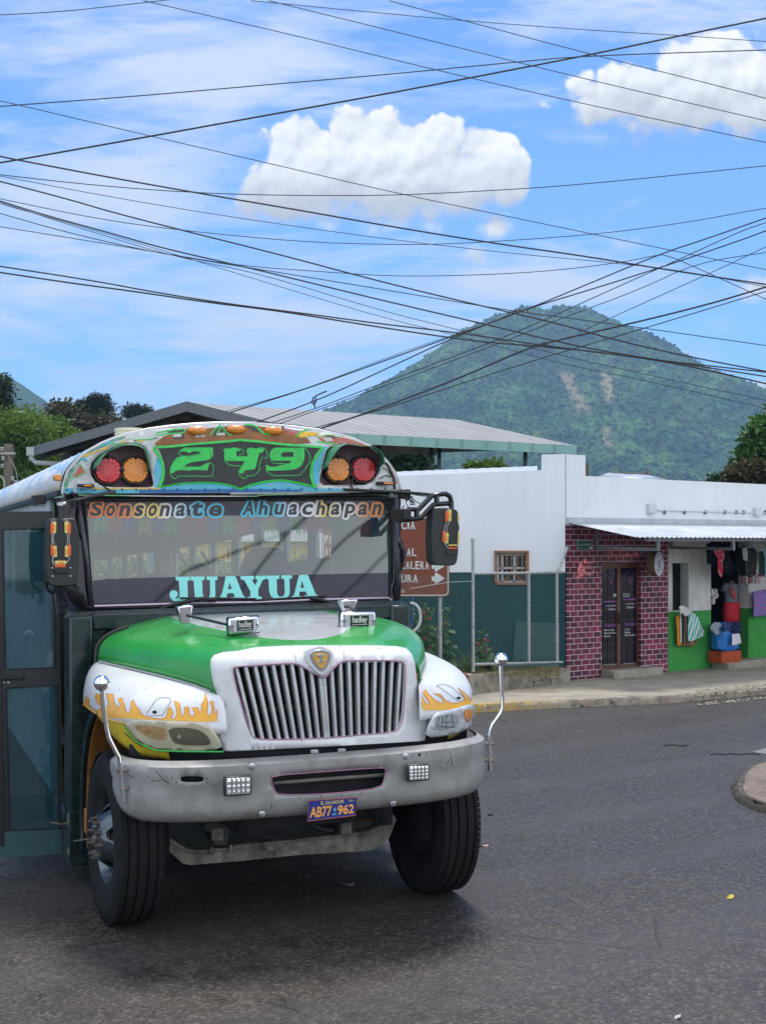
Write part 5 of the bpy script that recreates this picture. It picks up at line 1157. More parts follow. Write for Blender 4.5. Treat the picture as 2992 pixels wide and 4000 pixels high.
bk_ = math_node(nt, 'MULTIPLY', mapr(nt, s_.outputs[0], 2.0, 2.8), ramp(nt, noise_node(nt, 6, 8, .75, tc, .8), [(.55, 0), (.62, .9)])); c = mixc(nt, bk_, c, (.05, .042, .035))
L.new(c, b.inputs['Base Color']); b.inputs['Roughness'].default_value = .9; bumpn(nt, noise_node(nt, 25, 8, .7, tc), .8, .03, b)
kb = MB(); rows = []
for p, r in zip(fr, rows or [None]*len(fr)): pass
for p in fr:
    j = rnk.uniform(-.02, .012); rows.append([p+back*(-.012+j)+Vector((0, 0, .002)), p+back*(-.006+j)+Vector((0, 0, .06)), p+back*(.02+j)+Vector((0, 0, .112+rnk.uniform(-.01, .006))), p+back*.16+Vector((0, 0, .112))])
kb.grid(rows); tag(kb.build('kerb', mk, ang=60), kind='structure', label='broken kerb with worn yellow and red paint')
rub = MB()
for i in range(420):
    x = rnk.uniform(2720, 3100); y = 2750-(x-2608)*.094+rnk.uniform(-30, 6); p = gnd(x, y, .06); s = rnk.uniform(.006, .028); rub.ball((p.x, p.y, .012 if y > 2750-(x-2608)*.094-3 else .115), s, 5, (rnk.uniform(.8, 1.5), 1, rnk.uniform(.4, .9)))
tag(rub.build('rubble', concrete('rubble_stone', (.33, .29, .22), (.20, .17, .13), 9), smooth=False), 'loose pale rubble along the broken right end of the kerb', 'rubble', kind='stuff')
# corner pavement at the right edge
ed = [gnd(1492+x/1.1033, 2600+y/1.1033, .07) for x, y in ((1900, 395), (1700, 402), (1640, 415), (1590, 438), (1552, 470), (1533, 510), (1540, 545), (1575, 572), (1640, 596), (1800, 640), (2300, 700))]
ed2 = smooth_poly([(p.x, p.y) for p in ed], 1, False)
o = MB(); o.add([Vector((x, y, .075)) for x, y in ed2]+[Vector((12, 9, .075)), Vector((12, 18, .075))], [tuple(range(len(ed2)+2))])
tag(o.build('pavement_corner', concrete('brown_pavement', (.20, .15, .115), (.11, .085, .065), 5), smooth=False), kind='structure', label='brown pavement corner at the right edge')
o = MB(); cen = Vector((sum(p[0] for p in ed2)/len(ed2), sum(p[1] for p in ed2)/len(ed2), 0)); rows = []
dd_ = dens(ed2, .05)[:-60] if len(dens(ed2, .05)) > 200 else dens(ed2, .05)
dd_ = []
for a, b_ in zip(ed2, ed2[1:]):
    k = max(1, int(math.dist(a, b_)/.05)); dd_ += [(a[0]+(b_[0]-a[0])*t/k, a[1]+(b_[1]-a[1])*t/k) for t in range(k)]
for x, y in dd_:
    q = Vector((x, y, 0)); dr = (cen-q).normalized(); j = rnk.uniform(-.03, .03)
    rows.append([q-dr*(.06+j), q-dr*(.045+j)+Vector((0, 0, .04)), q-dr*(.0+j)+Vector((0, 0, .080+rnk.uniform(-.03, .01))), q+dr*(.035+j)+Vector((0, 0, .082)), q+dr*.07+Vector((0, 0, .07))])
o.grid(rows); tag(o.build('kerb', concrete('crumbled_kerb', (.10, .085, .065), (.03, .026, .022), 12, .9), ang=60), kind='structure', label='dark crumbled kerb round the pavement corner')
o = MB(); o.add([gnd(1492+x/1.1033, 2600+y/1.1033, .006) for x, y in ((1590, 372), (1655, 357), (1900, 340), (1900, 400), (1655, 383))], [(0, 1, 2, 3, 4)]); tag(o.build('road_patch', concrete('pale_patch', (.22, .21, .20), (.17, .16, .15)), smooth=False), kind='structure', label='pale concrete patch in the road')

# ---------------------------------------------------------------- white and teal building
m_wallw = bpy.data.materials.new('white_over_teal_wall'); nt, N, L, b = _nodes(m_wallw); tc = texco(nt); s_ = nt.nodes.new('ShaderNodeSeparateXYZ'); L.new(tc, s_.inputs[0])
up = math_node(nt, 'MULTIPLY', math_node(nt, 'SUBTRACT', s_.outputs[2], 1.828), 300, True)
wv = noise_node(nt, 1.5, 6, .6, texco(nt, 'Object', (2.2, 1, .35))); cw_ = ramp(nt, wv, [(.3, (.74, .77, .81)), (.6, (.79, .82, .85)), (.8, (.82, .84, .86))])
ct_ = ramp(nt, noise_node(nt, 1.2, 6, .6, tc), [(.3, (.001, .044, .048)), (.7, (.002, .062, .066))])
stn = math_node(nt, 'MULTIPLY', ramp(nt, noise_node(nt, 1.6, 8, .7, texco(nt, 'Object', (5, 1, .22))), [(.52, 0), (.75, .10)]), 1.0); cw_ = mixc(nt, stn, cw_, (.42, .42, .40)); L.new(mixc(nt, up, ct_, cw_), b.inputs['Base Color']); b.inputs['Roughness'].default_value = .75; bumpn(nt, noise_node(nt, 30, 6, .6, tc), .12, .01, b)
WZ = 22.0
wb = thing('corner_building', 'white building with teal lower wall and stepped parapet, behind the chain link fence', 'building', (3.0, WZ, 0))
def wp(px, py, dy=0.): p = onY(px, py, WZ+dy)-Vector((3.0, WZ, 0)); return p
win_px = [(1936, 2158), (2062, 2158), (2062, 2280), (1934, 2280)]
out_ = [(1250, 1870), (1560, 1858), (2120, 1836), (2120, 1775), (2207, 1773), (2208, 2672), (1250, 2672)]
V = lambda x, y: wp(x, y)
sheet(out_, [win_px], V, 60).build('wall', m_wallw, wb, smooth=False, solid=.18)
o = MB(); o.prism([wp(2209, 1773, 0), wp(2209, 2040, 0), wp(2285, 2040, 1.3*.7), wp(2285, 1778, 1.3*.7)], (-.1, .3, 0))
# roof sheets behind parapet
o = MB(); rows = [[wp(1260+k*21.5, 1871-k*.85, .25+t*6)+Vector((0, 0, -.01+t*.10+(.010 if k % 2 else 0))) for k in range(40)] for t in (0, 1)]
o.grid(rows); o.build('metal_roof', M('pale_roof_sheet', (.50, .52, .54), .4, metal=.4, var=.1), wb, smooth=False)
# window with timber frame, white casement, ornamental bars
fr_m = M('brown_window_frame', (.30, .14, .06), .5); P = lambda x, y, dy: wp(x, y, dy)
wf = MB()
for a, b_ in (((1932, 2155), (2064, 2155)), ((2061, 2155), (2061, 2283)), ((2064, 2280), (1932, 2280)), ((1936, 2283), (1936, 2155))): wf.bar(P(*a, -.02), P(*b_, -.02), .035, .06, Vector((0, 1, 0)))
win = wf.build('window', fr_m, wb)
o = MB()
for a, b_ in (((1950, 2166), (2058, 2166)), ((1962, 2166), (1962, 2276)), ((1950, 2219), (2058, 2219)), ((2009, 2166), (2009, 2276)), ((1950, 2272), (2058, 2272)), ((2055, 2166), (2055, 2272)), ((1945, 2166), (1945, 2276))): o.bar(P(*a, .08), P(*b_, .08), .03, .03, Vector((0, 1, 0)))
o.build('casement', M('casement_white', (.62, .63, .64), .5), win)
o = MB(); o.prism([P(*p, .12) for p in win_px], (0, .01, 0)); o.build('pane', M('dark_pane', (.012, .018, .03), .1), win)
o = MB()
for x in (1957, 1978, 1998, 2018, 2039, 2056):
    o.tube([P(x, 2158, -.03), P(x, 2240, -.03)], .007, 6)
    for y in (2182, 2205, 2228): o.ball(P(x, y, -.03), .016, 8)
for cx_, cy_, r in ((1985, 2262, 9), (2008, 2252, 8), (2028, 2262, 9)): o.tube([P(cx_+r*math.cos(a)*(1-.06*i), cy_+r*math.sin(a)*(1-.06*i), -.03) for i, a in enumerate([j*.6 for j in range(14)])], .005, 5)
o.tube([P(x, y, -.03) for x, y in ((1940, 2275), (1965, 2268), (1990, 2245), (2015, 2245), (2040, 2268), (2058, 2275))], .006, 5); o.tube([P(1936, 2242, -.03), P(2060, 2242, -.03)], .006, 5)
o.build('ornamental_bars', fr_m, win)
o = MB(); o.prism([P(*p, -.03) for p in c5((895, 1400), (1225, 1415), (1225, 1700), (872, 1700))], (0, .02, 0)); o.build('wall_board', M('faded_grey_board', (.04, .10, .09), .6, var=.15), wb, smooth=False)

# ---------------------------------------------------------------- shop building
shop = thing('shop_building', 'single storey shop row with maroon brick front, awning and green and white front', 'building', FP0, FANG)
S1 = fs(2610, 2300).x; SD0 = fs(2777, 2300).x; SD1 = fs(2922, 2300).x; SE = 11.0
m_brick = bpy.data.materials.new('maroon_brick'); nt, N, L, b = _nodes(m_brick); tc = texco(nt); s_ = nt.nodes.new('ShaderNodeSeparateXYZ'); L.new(tc, s_.inputs[0])
cb = nt.nodes.new('ShaderNodeCombineXYZ'); L.new(s_.outputs[0], cb.inputs[0]); L.new(s_.outputs[2], cb.inputs[1])
bt = nt.nodes.new('ShaderNodeTexBrick'); L.new(cb.outputs[0], bt.inputs['Vector']); bt.inputs['Scale'].default_value = 1
bt.inputs['Brick Width'].default_value = .182; bt.inputs['Row Height'].default_value = .091; bt.inputs['Mortar Size'].default_value = .0050; bt.inputs['Mortar Smooth'].default_value = .15
bt.inputs['Color1'].default_value = (.035, .003, .010, 1); bt.inputs['Color2'].default_value = (.18, .014, .048, 1); bt.inputs['Mortar'].default_value = (.62, .50, .56, 1)
gv = ramp(nt, noise_node(nt, 7, 6, .7, tc), [(.3, .25), (.7, 2.1)]); c = mixc(nt, math_node(nt, 'SUBTRACT', 1.0, bt.outputs['Fac']), (1, 1, 1), gv); c = mixc(nt, 1., bt.outputs['Color'], c, 'MULTIPLY'); c = mixc(nt, ramp(nt, noise_node(nt, 1.3, 8, .7, tc), [(.5, 0), (.72, .55)]), c, (.05, .02, .025))
L.new(c, b.inputs['Base Color']); b.inputs['Roughness'].default_value = .6
m_sg = bpy.data.materials.new('white_over_green_wall'); nt, N, L, b = _nodes(m_sg); tc = texco(nt); s_ = nt.nodes.new('ShaderNodeSeparateXYZ'); L.new(tc, s_.inputs[0])
up = math_node(nt, 'MULTIPLY', math_node(nt, 'SUBTRACT', s_.outputs[2], 1.095), 300, True)
cw_ = ramp(nt, noise_node(nt, 2, 8, .7, texco(nt, 'Object', (3, 1, 1))), [(.3, (.46, .45, .42)), (.7, (.66, .65, .61))]); ct_ = ramp(nt, noise_node(nt, 4, 8, .7, tc), [(.3, (.025, .22, .035)), (.7, (.045, .31, .055))])
L.new(mixc(nt, up, ct_, cw_), b.inputs['Base Color']); b.inputs['Roughness'].default_value = .8; bumpn(nt, noise_node(nt, 60, 4, .6, tc), .3, .008, b)
m_par = bpy.data.materials.new('white_parapet'); nt, N, L, b = _nodes(m_par); tc = texco(nt); c = ramp(nt, noise_node(nt, 1.5, 5, .6, tc), [(.3, (.70, .72, .75)), (.7, (.78, .80, .82))])
stn = ramp(nt, noise_node(nt, 1.8, 8, .72, texco(nt, 'Object', (3, 1, .5))), [(.52, 0), (.8, .28)]); L.new(mixc(nt, stn, c, (.40, .39, .36)), b.inputs['Base Color']); b.inputs['Roughness'].default_value = .75
zt0, zt1 = fs(2285, 1859).z, fs(2992, 1894).z
ZA = fs(2400, 2040).z
V3 = lambda x, z: Vector((x, 0, z))
door_o = [(p.x, p.z) for p in (fs(2349, 2200), fs(2503, 2200), fs(2503, 2612), fs(2349, 2622))]
sheet([(0.01, -.05), (S1, -.05), (S1, 2.62), (0.01, 2.62)], [door_o], V3, .5).build('brick_wall', m_brick, shop, smooth=False, solid=.2)
wn = [(p.x, p.z) for p in (fs(2626, 2200), fs(2689, 2200), fs(2690, 2385), fs(2627, 2386))]
dw = [(SD0, -.05+.1), (SD1, .15), (SD1, 2.5), (SD0, 2.5)]
sheet([(S1+.003, -.05), (SE, -.05), (SE, 2.62), (S1+.003, 2.62)], [wn, dw], V3, .5).build('painted_wall', m_sg, shop, smooth=False, solid=.22)
sheet([(.01, 2.622), (SE, 2.622), (SE, zt1-.01), (.45, zt0), (.45, fs(2285, 1778).z), (.01, fs(2211, 1774).z)], [], V3, .5).build('parapet', m_par, shop, smooth=False, solid=.2)
o = MB(); o.box(.02, SE, -.03, -.003, 2.60, 2.74); o.build('cornice', M('grey_band', (.42, .45, .49), .6, var=.2, vs=8, dirt=(.6, .58, .5), ds=14, da=.5), shop)
# dark rooms behind the openings
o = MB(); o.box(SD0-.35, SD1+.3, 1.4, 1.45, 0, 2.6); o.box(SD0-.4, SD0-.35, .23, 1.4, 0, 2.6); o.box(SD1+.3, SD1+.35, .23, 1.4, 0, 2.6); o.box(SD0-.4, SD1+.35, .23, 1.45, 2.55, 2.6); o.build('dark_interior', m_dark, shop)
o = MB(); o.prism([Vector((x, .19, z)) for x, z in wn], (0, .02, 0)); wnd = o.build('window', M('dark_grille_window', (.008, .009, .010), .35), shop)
o = MB()
for i in range(7): x = wn[0][0]+(wn[1][0]-wn[0][0])*(i+.5)/7; o.box(x-.006, x+.006, .17, .18, wn[2][1], wn[0][1])
o.build('window_bars', m_gloss, wnd)
o = MB(); o.box(wn[1][0]-.003, wn[1][0]+.14, -.01, .2, wn[2][1], wn[0][1]-.005)
# glazed double door
dz0, dz1 = door_o[2][1], door_o[0][1]; dx0, dx1 = door_o[0][0], door_o[1][0]; dm = (dx0+dx1)/2
m_dw = M('door_brown', (.10, .038, .015), .45, var=.2); o = MB()
for x0, x1, z0, z1 in ((dx0, dx0+.045, dz0, dz1), (dx1-.045, dx1, dz0, dz1), (dm-.04, dm+.04, dz0, dz1), (dx0+.045, dm-.04, dz1-.09, dz1), (dm+.04, dx1-.045, dz1-.09, dz1), (dx0+.045, dm-.04, dz0, dz0+.09), (dm+.04, dx1-.045, dz0, dz0+.09)): o.box(x0, x1, .06, .11, z0, z1)
dr = o.build('door', m_dw, shop, bevel=.004)
for x0, x1 in ((dx0+.045, dm-.04), (dm+.04, dx1-.045)):
    o = MB(); o.box(x0, x1, .085, .09, dz0+.09, dz1-.09); o.build('door_pane', M('purple_dark_film', (.012, .009, .017), .12, var=.35, vs=1.5), dr, smooth=False)
o = MB()
for zf in (.2, .42, .66, .74, .84)[:4]:
    z = dz0+.09+(dz1-dz0-.18)*{.2: .22, .42: .46, .66: .69, .74: .77}[zf]
    for x0, x1 in ((dx0+.045, dm-.04), (dm+.04, dx1-.045)): o.box(x0, x1, .078, .084, z-.004, z+.004)
for x in ((dx0+dm)/2, (dx1+dm)/2): o.box(x-.003, x+.003, .076, .083, dz0+.09, dz1-.09)
o.build('glazing_bars', M('bar_dark_brown', (.03, .018, .014), .5), dr)
o = MB(); o.box(dm-.012, dm+.012, .03, .06, .93, 1.12); o.build('door_handle', m_blackp, dr, bevel=.004)
def ftext(s, x0, y0, x1, y1, mat, p=-.075, off=.01, parent=None, sh=0, nm='lettering', wave=0):
    """x0..x1, y0(bottom)..y1(top) in the enlarged door picture"""
    o = MB(); q = quad(*cDR((x0, y1), (x1, y1-(x1-x0)*.03), (x1, y0-(x1-x0)*.03), (x0, y0)))
    text(o, s, lambda u, v: fs(*q(u, v), p), off, sh); return o.build(nm, mat, parent or dr, smooth=False)
m_lw = M('film_white_lettering', (.60, .60, .60), .4); m_lp = M('film_purple_lettering', (.22, .05, .26), .4)
def arctext(s, cx_, cy_, r, a0, a1, hgt, fn, off=.02):
    o = MB(); n = len(s)
    for i, ch in enumerate(s):
        if ch == ' ': continue
        a = a0+(a1-a0)*i/(n-1); w = r*abs(a1-a0)/(n-1)*.72
        def g(u, v, a=a, w=w):
            x = (u-.5)*w*(.4 if ch == 'I' else 1); y = r+v*hgt; return fn(cx_+x*math.cos(a)+y*math.sin(a), cy_+x*math.sin(a)-y*math.cos(a))
        text(o, ch, g, off)
    return o
for cx_, cy_ in ((683, 670), (962, 668)):
    arctext('GARPIE STUDIO', cx_, cy_, 80, -1.15, 1.15, 25, lambda x, y: fs(*cDR((x, y))[0], -.075)).build('lettering', m_lp, dr, smooth=False)
    o = MB()
    for sgn in (-1, 1):
        for pts in (((8, 70), (8, 25), (24, -10), (30, -30)), ((16, 70), (16, 30), (30, 0))): 
            q = stroke([(cx_+sgn*a, cy_+b_) for a, b_ in pts], 5); o.add([fs(*p, -.075) for p in cDR(*q)], [tuple(range(len(q)))])
    o.build('hands_emblem', m_lp, dr, smooth=False)
ftext('Garpie Studio', 628, 1075, 765, 1045, m_lw); ftext('6928-8618', 648, 1122, 752, 1095, m_lw)
ftext('Garpie Studio', 902, 1043, 1032, 1017, m_lw); ftext('6928 8618', 918, 1096, 1018, 1066, m_lw)
ftext('f', 608, 1075, 620, 1045, M('film_blue', (.15, .25, .6), .4)); ftext('G', 622, 1125, 640, 1095, M('film_green', (.03, .30, .08), .4)); ftext('G', 893, 1098, 910, 1068, M('film_green', (.03, .30, .08), .4)); ftext('o', 880, 1048, 893, 1030, M('film_red', (.3, .04, .04), .4))
ftext('PEDICURE & MANICURE', 582, 1008, 800, 988, m_lp) if False else None
o = MB()
for y, a, b_ in ((998, 580, 800), (968, 862, 1062)): q = cDR((a, y-9), (b_, y-15), (b_, y+5), (a, y+11)); o.add([fs(*p, -.075) for p in q], [(0, 1, 2, 3)])
o.build('purple_band', m_lp, dr, smooth=False)
ftext('Nuestros', 588, 1362, 765, 1300, m_lp, sh=.3); ftext('Servicios', 882, 1350, 1050, 1290, m_lp, sh=.3)
ftext('Pedicure clinic', 590, 1420, 738, 1394, m_lw); ftext('Extracción Uñeros', 590, 1464, 776, 1436, m_lw); ftext('Manicura', 590, 1508, 682, 1484, m_lw)
ftext('Acrílico', 882, 1410, 952, 1384, m_lw); ftext('Pestañas', 882, 1454, 965, 1426, m_lw); ftext('Cejas & muchos más', 882, 1500, 1076, 1468, m_lw)
ftext('https://garpiestudio.com/', 572, 1918, 788, 1894, m_lw, off=0); ftext('https://garpiestudio.com', 868, 1902, 1076, 1878, m_lw, off=0)
o = MB(); q = cDR((858, 876), (955, 880), (955, 930), (858, 930)); o.add([fs(*p, -.075) for p in q], [(0, 1, 2, 3)]); q = cDR((718, 880), (782, 876), (782, 930), (718, 930)); o.add([fs(*p, -.075) for p in q], [(0, 1, 2, 3)]); pl = o.build('door_notice', M('notice_grey', (.30, .34, .33), .5), dr, smooth=False)
ftext('CERRADO', 862, 922, 952, 890, m_dark, p=-.071, parent=pl)
o = MB()
for x, z in ((dx0-.01, .35), (dx0-.01, 1.5), (dx1+.01, .35), (dx1+.01, 1.5)): o.box(x-.008, x+.008, -.012, -.002, z-.07, z+.07)
o.build('hinges', m_steel, dr)
# steps
m_step = concrete('step_concrete', (.33, .30, .25), (.22, .20, .16), 5)
a = fs(2350, 2650, .3); b_ = fs(2545, 2615, .3)
o = MB(); o.box(dx0-.02, dx1+.22, -.32, -.003, 0, .175); o.build('doorstep', m_step, shop, bevel=.02)
o = MB(); o.box(SD0+.0, SD1+.38, -.35, -.003, -.02, .17); o.box(SD0, SD0+.18, -.40, -.352, -.02, .14); o.build('doorstep', m_step, shop, bevel=.015)
o = MB(); o.box(SD0+.003, SD1-.005, 0.01, 1.4, -.02, .165); o.build('terracotta_floor', M('terracotta', (.28, .08, .03), .6), shop)
o = MB(); o.box(SD1-.004, SD1+.02, .0, .17, .1, 2.5); o.build('door_reveal', m_sg, shop)
# awning
ay0 = fs(2240, 2042).z; AP = 1.5; ay1 = fs(2700, 2100, AP).z; rows = []
n = 340
for t in range(5):
    k = t/4; rows.append([Vector((.02+(SE-.02)*i/n, -.035-AP*k, ay0+(ay1-ay0)*k+.012*math.sin(i*PI/1.75)*1.0)) for i in range(n+1)])
o = MB(); o.grid(rows); aw = o.build('awning', M('awning_sheet', (.47, .50, .53), .35, metal=.35, var=.06, vs=3), shop, ang=60)
m_stl = M('grey_steel_frame', (.20, .21, .22), .5, metal=.3)
o = MB()
zb = fs(2326, 2140).z
for x in (fs(2326, 2140).x, fs(2617, 2142).x, fs(2617, 2142).x+2.9):
    o.bar((x, -.03, ay0-.03), (x, -.03, zb), .05, .05, Vector((0, 1, 0))); o.bar((x, -.03, zb), (x, -AP+.1, zb-.02), .05, .05); o.bar((x, -AP+.12, zb-.02), (x, -AP+.12, ay1-.02), .05, .05, Vector((0, 1, 0)))
o.bar((.4, -AP+.1, ay1-.035), (SE, -AP+.1, ay1-.035), .05, .05)
o.build('awning_frame', m_stl, aw)
# conduit and boxes
o = MB(); za = fs(2560, 1990).z; o.tube([(fs(2555, 1990).x, -.03, fs(2555, 1993).z), (SE, -.03, fs(2990, 2003).z-.02)], .012, 8)
cdt = o.build('conduit', M('conduit_white', (.6, .62, .63), .4), shop)
o = MB()
for px, py, w in ((2538, 1987, .17), (2952, 1999, .16)): q = fs(px, py); o.box(q.x-w/2, q.x+w/2, -.08, -.003, q.z-w/2, q.z+w/2)
o.build('junction_box', M('box_pale', (.55, .57, .58), .5), cdt, bevel=.008)
o = MB()
for px in (2592, 2670, 2750, 2827, 2872, 2900, 2985): q = fs(px, 2000); o.box(q.x-.008, q.x+.008, -.05, -.003, q.z-.04, q.z+.03)
o.build('clips', m_stl, cdt)
# street name plate
o = MB(); o.prism([fs(*p, .03) for p in cDR((200, 112), (422, 118), (424, 240), (202, 240))], (0, .02, 0)); sn = o.build('street_sign', M('sign_green', (.004, .09, .05), .4), shop); sn.parent = None
tag(sn, 'small green street name plate with white border on the maroon bricks', 'sign'); sn.location = FP0; sn.rotation_euler = (0, 0, FANG)
ftext('4a. CALLE PONIENTE', 230, 190, 398, 165, M('sign_white', (.65, .68, .65), .4), p=.034, parent=sn, off=.0)
o = MB(); q = cDR((204, 116), (419, 121), (421, 237), (206, 237)); o.tube([fs(*p, .035) for p in q+[q[0]]], .003, 4); o.add([fs(*p, .035) for p in cDR((380, 205), (415, 205), (415, 232), (380, 232))], [(0, 1, 2, 3)]); o.build('sign_border', M('sign_white', (.65, .68, .65), .4), sn)
def ftop(name, mb, mat, label, cat, group=None, **k):
    o = mb.build(name, mat, None, **k); o.location = FP0; o.rotation_euler = (0, 0, FANG); return tag(o, label, cat, group)
# neon style signs
m_neon = M('neon_pink', (.75, .22, .22), .4, emit=.15)
o = MB()
for pts in (((225, 420), (240, 470), (215, 545), (235, 550), (262, 440), (275, 410)), ((240, 550), (215, 640), (190, 640), (195, 655), (230, 655), (250, 615), (265, 570)), ((265, 570), (320, 500), (345, 488)), ((255, 560), (300, 475)), ((250, 620), (290, 610), (300, 560), (300, 520)), ((295, 380), (312, 440)), ((326, 378), (300, 440)), ((210, 545), (245, 480)), ((225, 555), (270, 470))): o.tube([fs(*p, .05) for p in smooth_poly(cDR(*pts), 1, False)], .0075, 5)
ns = ftop('neon_sign', o, m_neon, 'pink neon outline of hands and words on the bricks left of the brown door', 'sign')
for s, x0, y0, x1, y1 in (('Manicure', 305, 450, 448, 405), ('and', 345, 525, 412, 485), ('Pedicure', 305, 620, 438, 565)): ftext(s, x0, y0, x1, y1, m_neon, p=.05, parent=ns, sh=.25, off=.005)
o = MB()
for pts in (((640, 300), (700, 265), (740, 248), (800, 240), (830, 255)), ((858, 275), (845, 255), (852, 246), (860, 254), (868, 246), (873, 256), (858, 275)), ((900, 262), (960, 250), (1010, 265), (1050, 290), (1085, 330))): o.tube([fs(*p, .05) for p in smooth_poly(cDR(*pts), 1, False)], .006, 5)
ns = ftop('neon_sign', o, M('neon_red', (.55, .12, .10), .4, emit=.1), 'red neon lettering with a small heart above the brown double door', 'sign')
ftext('LASHES & EYEBROWS', 636, 372, 1084, 312, M('neon_red', (.55, .12, .10), .4, emit=.1), p=.05, parent=ns, off=.0); ftext('GARPIE STUDIO', 778, 425, 955, 392, M('faint_sign_grey', (.32, .30, .31), .5), p=.04, parent=ns, off=.0)
# round projecting sign
c0 = fs(*cDR((1378, 455))[0], .30); rx = .205
nrm_w = Vector((.82, -.57, 0)).normalized(); nl = Matrix.Rotation(-FANG, 3, 'Z') @ nrm_w; ul = Vector((-nl.y, nl.x, 0))
zr = (fs(*cDR((1378, 280))[0], .30).z-fs(*cDR((1378, 633))[0], .30).z)/2
o = MB(); o.lathe([(.001, 0), (zr, 0), (zr, -.13), (.001, -.13)], c0, nl, 48)
rs_ = ftop('round_sign', o, M('sign_brown_edge', (.14, .07, .025), .5), 'round white sign with brown edge projecting from the bricks right of the brown door', 'sign')
fp = lambda x, y, lift=.004: c0+ul*x*zr+Vector((0, 0, 1))*y*zr+nl*lift
o = MB(); o.add([fp(math.cos(a)*.97, math.sin(a)*.97) for a in [2*PI*i/48 for i in range(48)]], [tuple(range(48))]); o.build('sign_face', M('sign_face_white', (.58, .58, .66), .4), rs_, smooth=False)
arctext('GARPIE STUDIO', 0, 0, .68, -1.35, 1.35, .2, lambda x, y: fp(x, -y, .007)).build('lettering', m_dark, rs_, smooth=False)
o = MB(); text(o, 'Pedicure Clínico, Manicure', lambda u, v: fp(-.7+1.4*u, -.52+.09*v, .007), .01); text(o, 'y más', lambda u, v: fp(-.15+.3*u, -.70+.09*v, .007), .01)
for sgn in (-1, 1):
    for pts in (((.06, -.35), (.06, -.1), (.22, .12), (.24, .25)), ((.11, -.35), (.11, -.12), (.18, .0))): q = stroke([(sgn*a, b_) for a, b_ in pts], .05); o.add([fp(x, y, .007) for x, y in q], [tuple(range(len(q)))])
q = [(-.05, .05), (.04, .05), (.06, .3), (.03, .42), (-.02, .38), (-.05, .3)]; o.add([fp(x, y, .007) for x, y in q], [tuple(range(6))]); o.build('lettering', m_dark, rs_, smooth=False)
# ---- clothes and goods
def cloth(px, cf, p, mat, name, label, group=None, fold=.02, freq=40, th=.012, cat='clothing'):
    poly = cf(*px); o = MB()
    rn = random.Random(len(px)*7+int(px[0][0]))
    ph = rn.uniform(0, 6)
    def fn(x, y):
        q = fs(x, y, p); q.y -= fold*(math.sin(q.x*freq+ph+q.z*3)*.7+.4*math.sin(q.x*freq*2.3+q.z*5)); return q
    sheet(poly, [], fn, 7, o); return ftop(name, o, mat, label, cat, group, solid=th)
G_ = 'clothes hanging under the awning'
m_navy = M('navy_cloth', (.005, .007, .016), .9, spec=.1); m_blk = M('black_cloth', (.004, .004, .005), .9, spec=.1)
def printed(name, base, spot, scale, th=.25):
    m = bpy.data.materials.new(name); nt, N, L, b = _nodes(m); v = nt.nodes.new('ShaderNodeTexVoronoi'); v.inputs['Scale'].default_value = scale; L.new(texco(nt), v.inputs['Vector'])
    f = math_node(nt, 'LESS_THAN', v.outputs['Distance'], th); L.new(mixc(nt, f, base, spot), b.inputs['Base Color']); b.inputs['Roughness'].default_value = .9; b.inputs['Specular IOR Level'].default_value = .1; return m
cloth(((630, 190), (700, 150), (745, 170), (780, 150), (830, 190), (835, 235), (800, 300), (805, 490), (690, 492), (650, 480), (645, 380), (632, 300)), cSH, .5, m_navy, 'polo_shirt', 'dark navy polo shirt hanging at the left end of the clothes row', G_)
cloth(((758, 265), (880, 262), (898, 380), (878, 440), (882, 600), (870, 695), (830, 670), (805, 600), (800, 380), (765, 345)), cSH, .55, printed('red_plaid', (.45, .03, .05), (.60, .35, .38), 22, .35), 'dress', 'red and white patterned dress hanging beside the navy polo shirt', G_)
cloth(((885, 260), (990, 265), (1010, 330), (1020, 450), (1050, 580), (1020, 610), (960, 660), (890, 650), (870, 600), (882, 400)), cSH, .45, printed('white_dots', (.004, .004, .005), (.4, .4, .38), 26, .16), 'dress', 'black dress with white dots hanging right of the red patterned dress', G_)
cloth(((1085, 230), (1110, 225), (1130, 235), (1180, 232), (1225, 200), (1220, 260), (1205, 300), (1230, 400), (1240, 660), (1150, 670), (1060, 560), (1085, 400), (1100, 300)), cSH, .45, m_blk, 'dress', 'plain long black dress hanging between the dotted dress and the grey floral one', G_)
cloth(((1200, 240), (1235, 235), (1262, 290), (1262, 400), (1240, 440), (1210, 420), (1198, 330)), cSH, .60, M('pale_grey_cloth', (.40, .42, .44), .8), 'cloth_piece', 'narrow pale grey piece of clothing in front of the plain black dress', G_)
cloth(((1260, 240), (1400, 250), (1420, 320), (1418, 560), (1400, 650), (1320, 690), (1245, 660), (1230, 480), (1255, 420), (1270, 300)), cSH, .5, printed('grey_floral', (.03, .03, .033), (.22, .19, .18), 20, .2), 'dress', 'dark grey floral dress hanging right of the plain black dress', G_)
cloth(((1420, 300), (1490, 290), (1530, 400), (1530, 650), (1430, 650), (1418, 400)), cSH, .45, M('sage_cloth', (.13, .17, .16), .85), 'blouse', 'grey green blouse hanging near the right edge', G_)
cloth(((1530, 230), (1700, 225), (1700, 700), (1540, 695)), cSH, .6, M('turquoise_cloth', (.12, .42, .48), .8), 'blouse', 'turquoise garment hanging at the right edge', G_)
cloth(((1420, 650), (1530, 645), (1532, 680), (1425, 685)), cSH, .42, M('rust_cloth', (.36, .10, .05), .85), 'cloth_piece', 'rust coloured cloth just below the grey green blouse', G_)
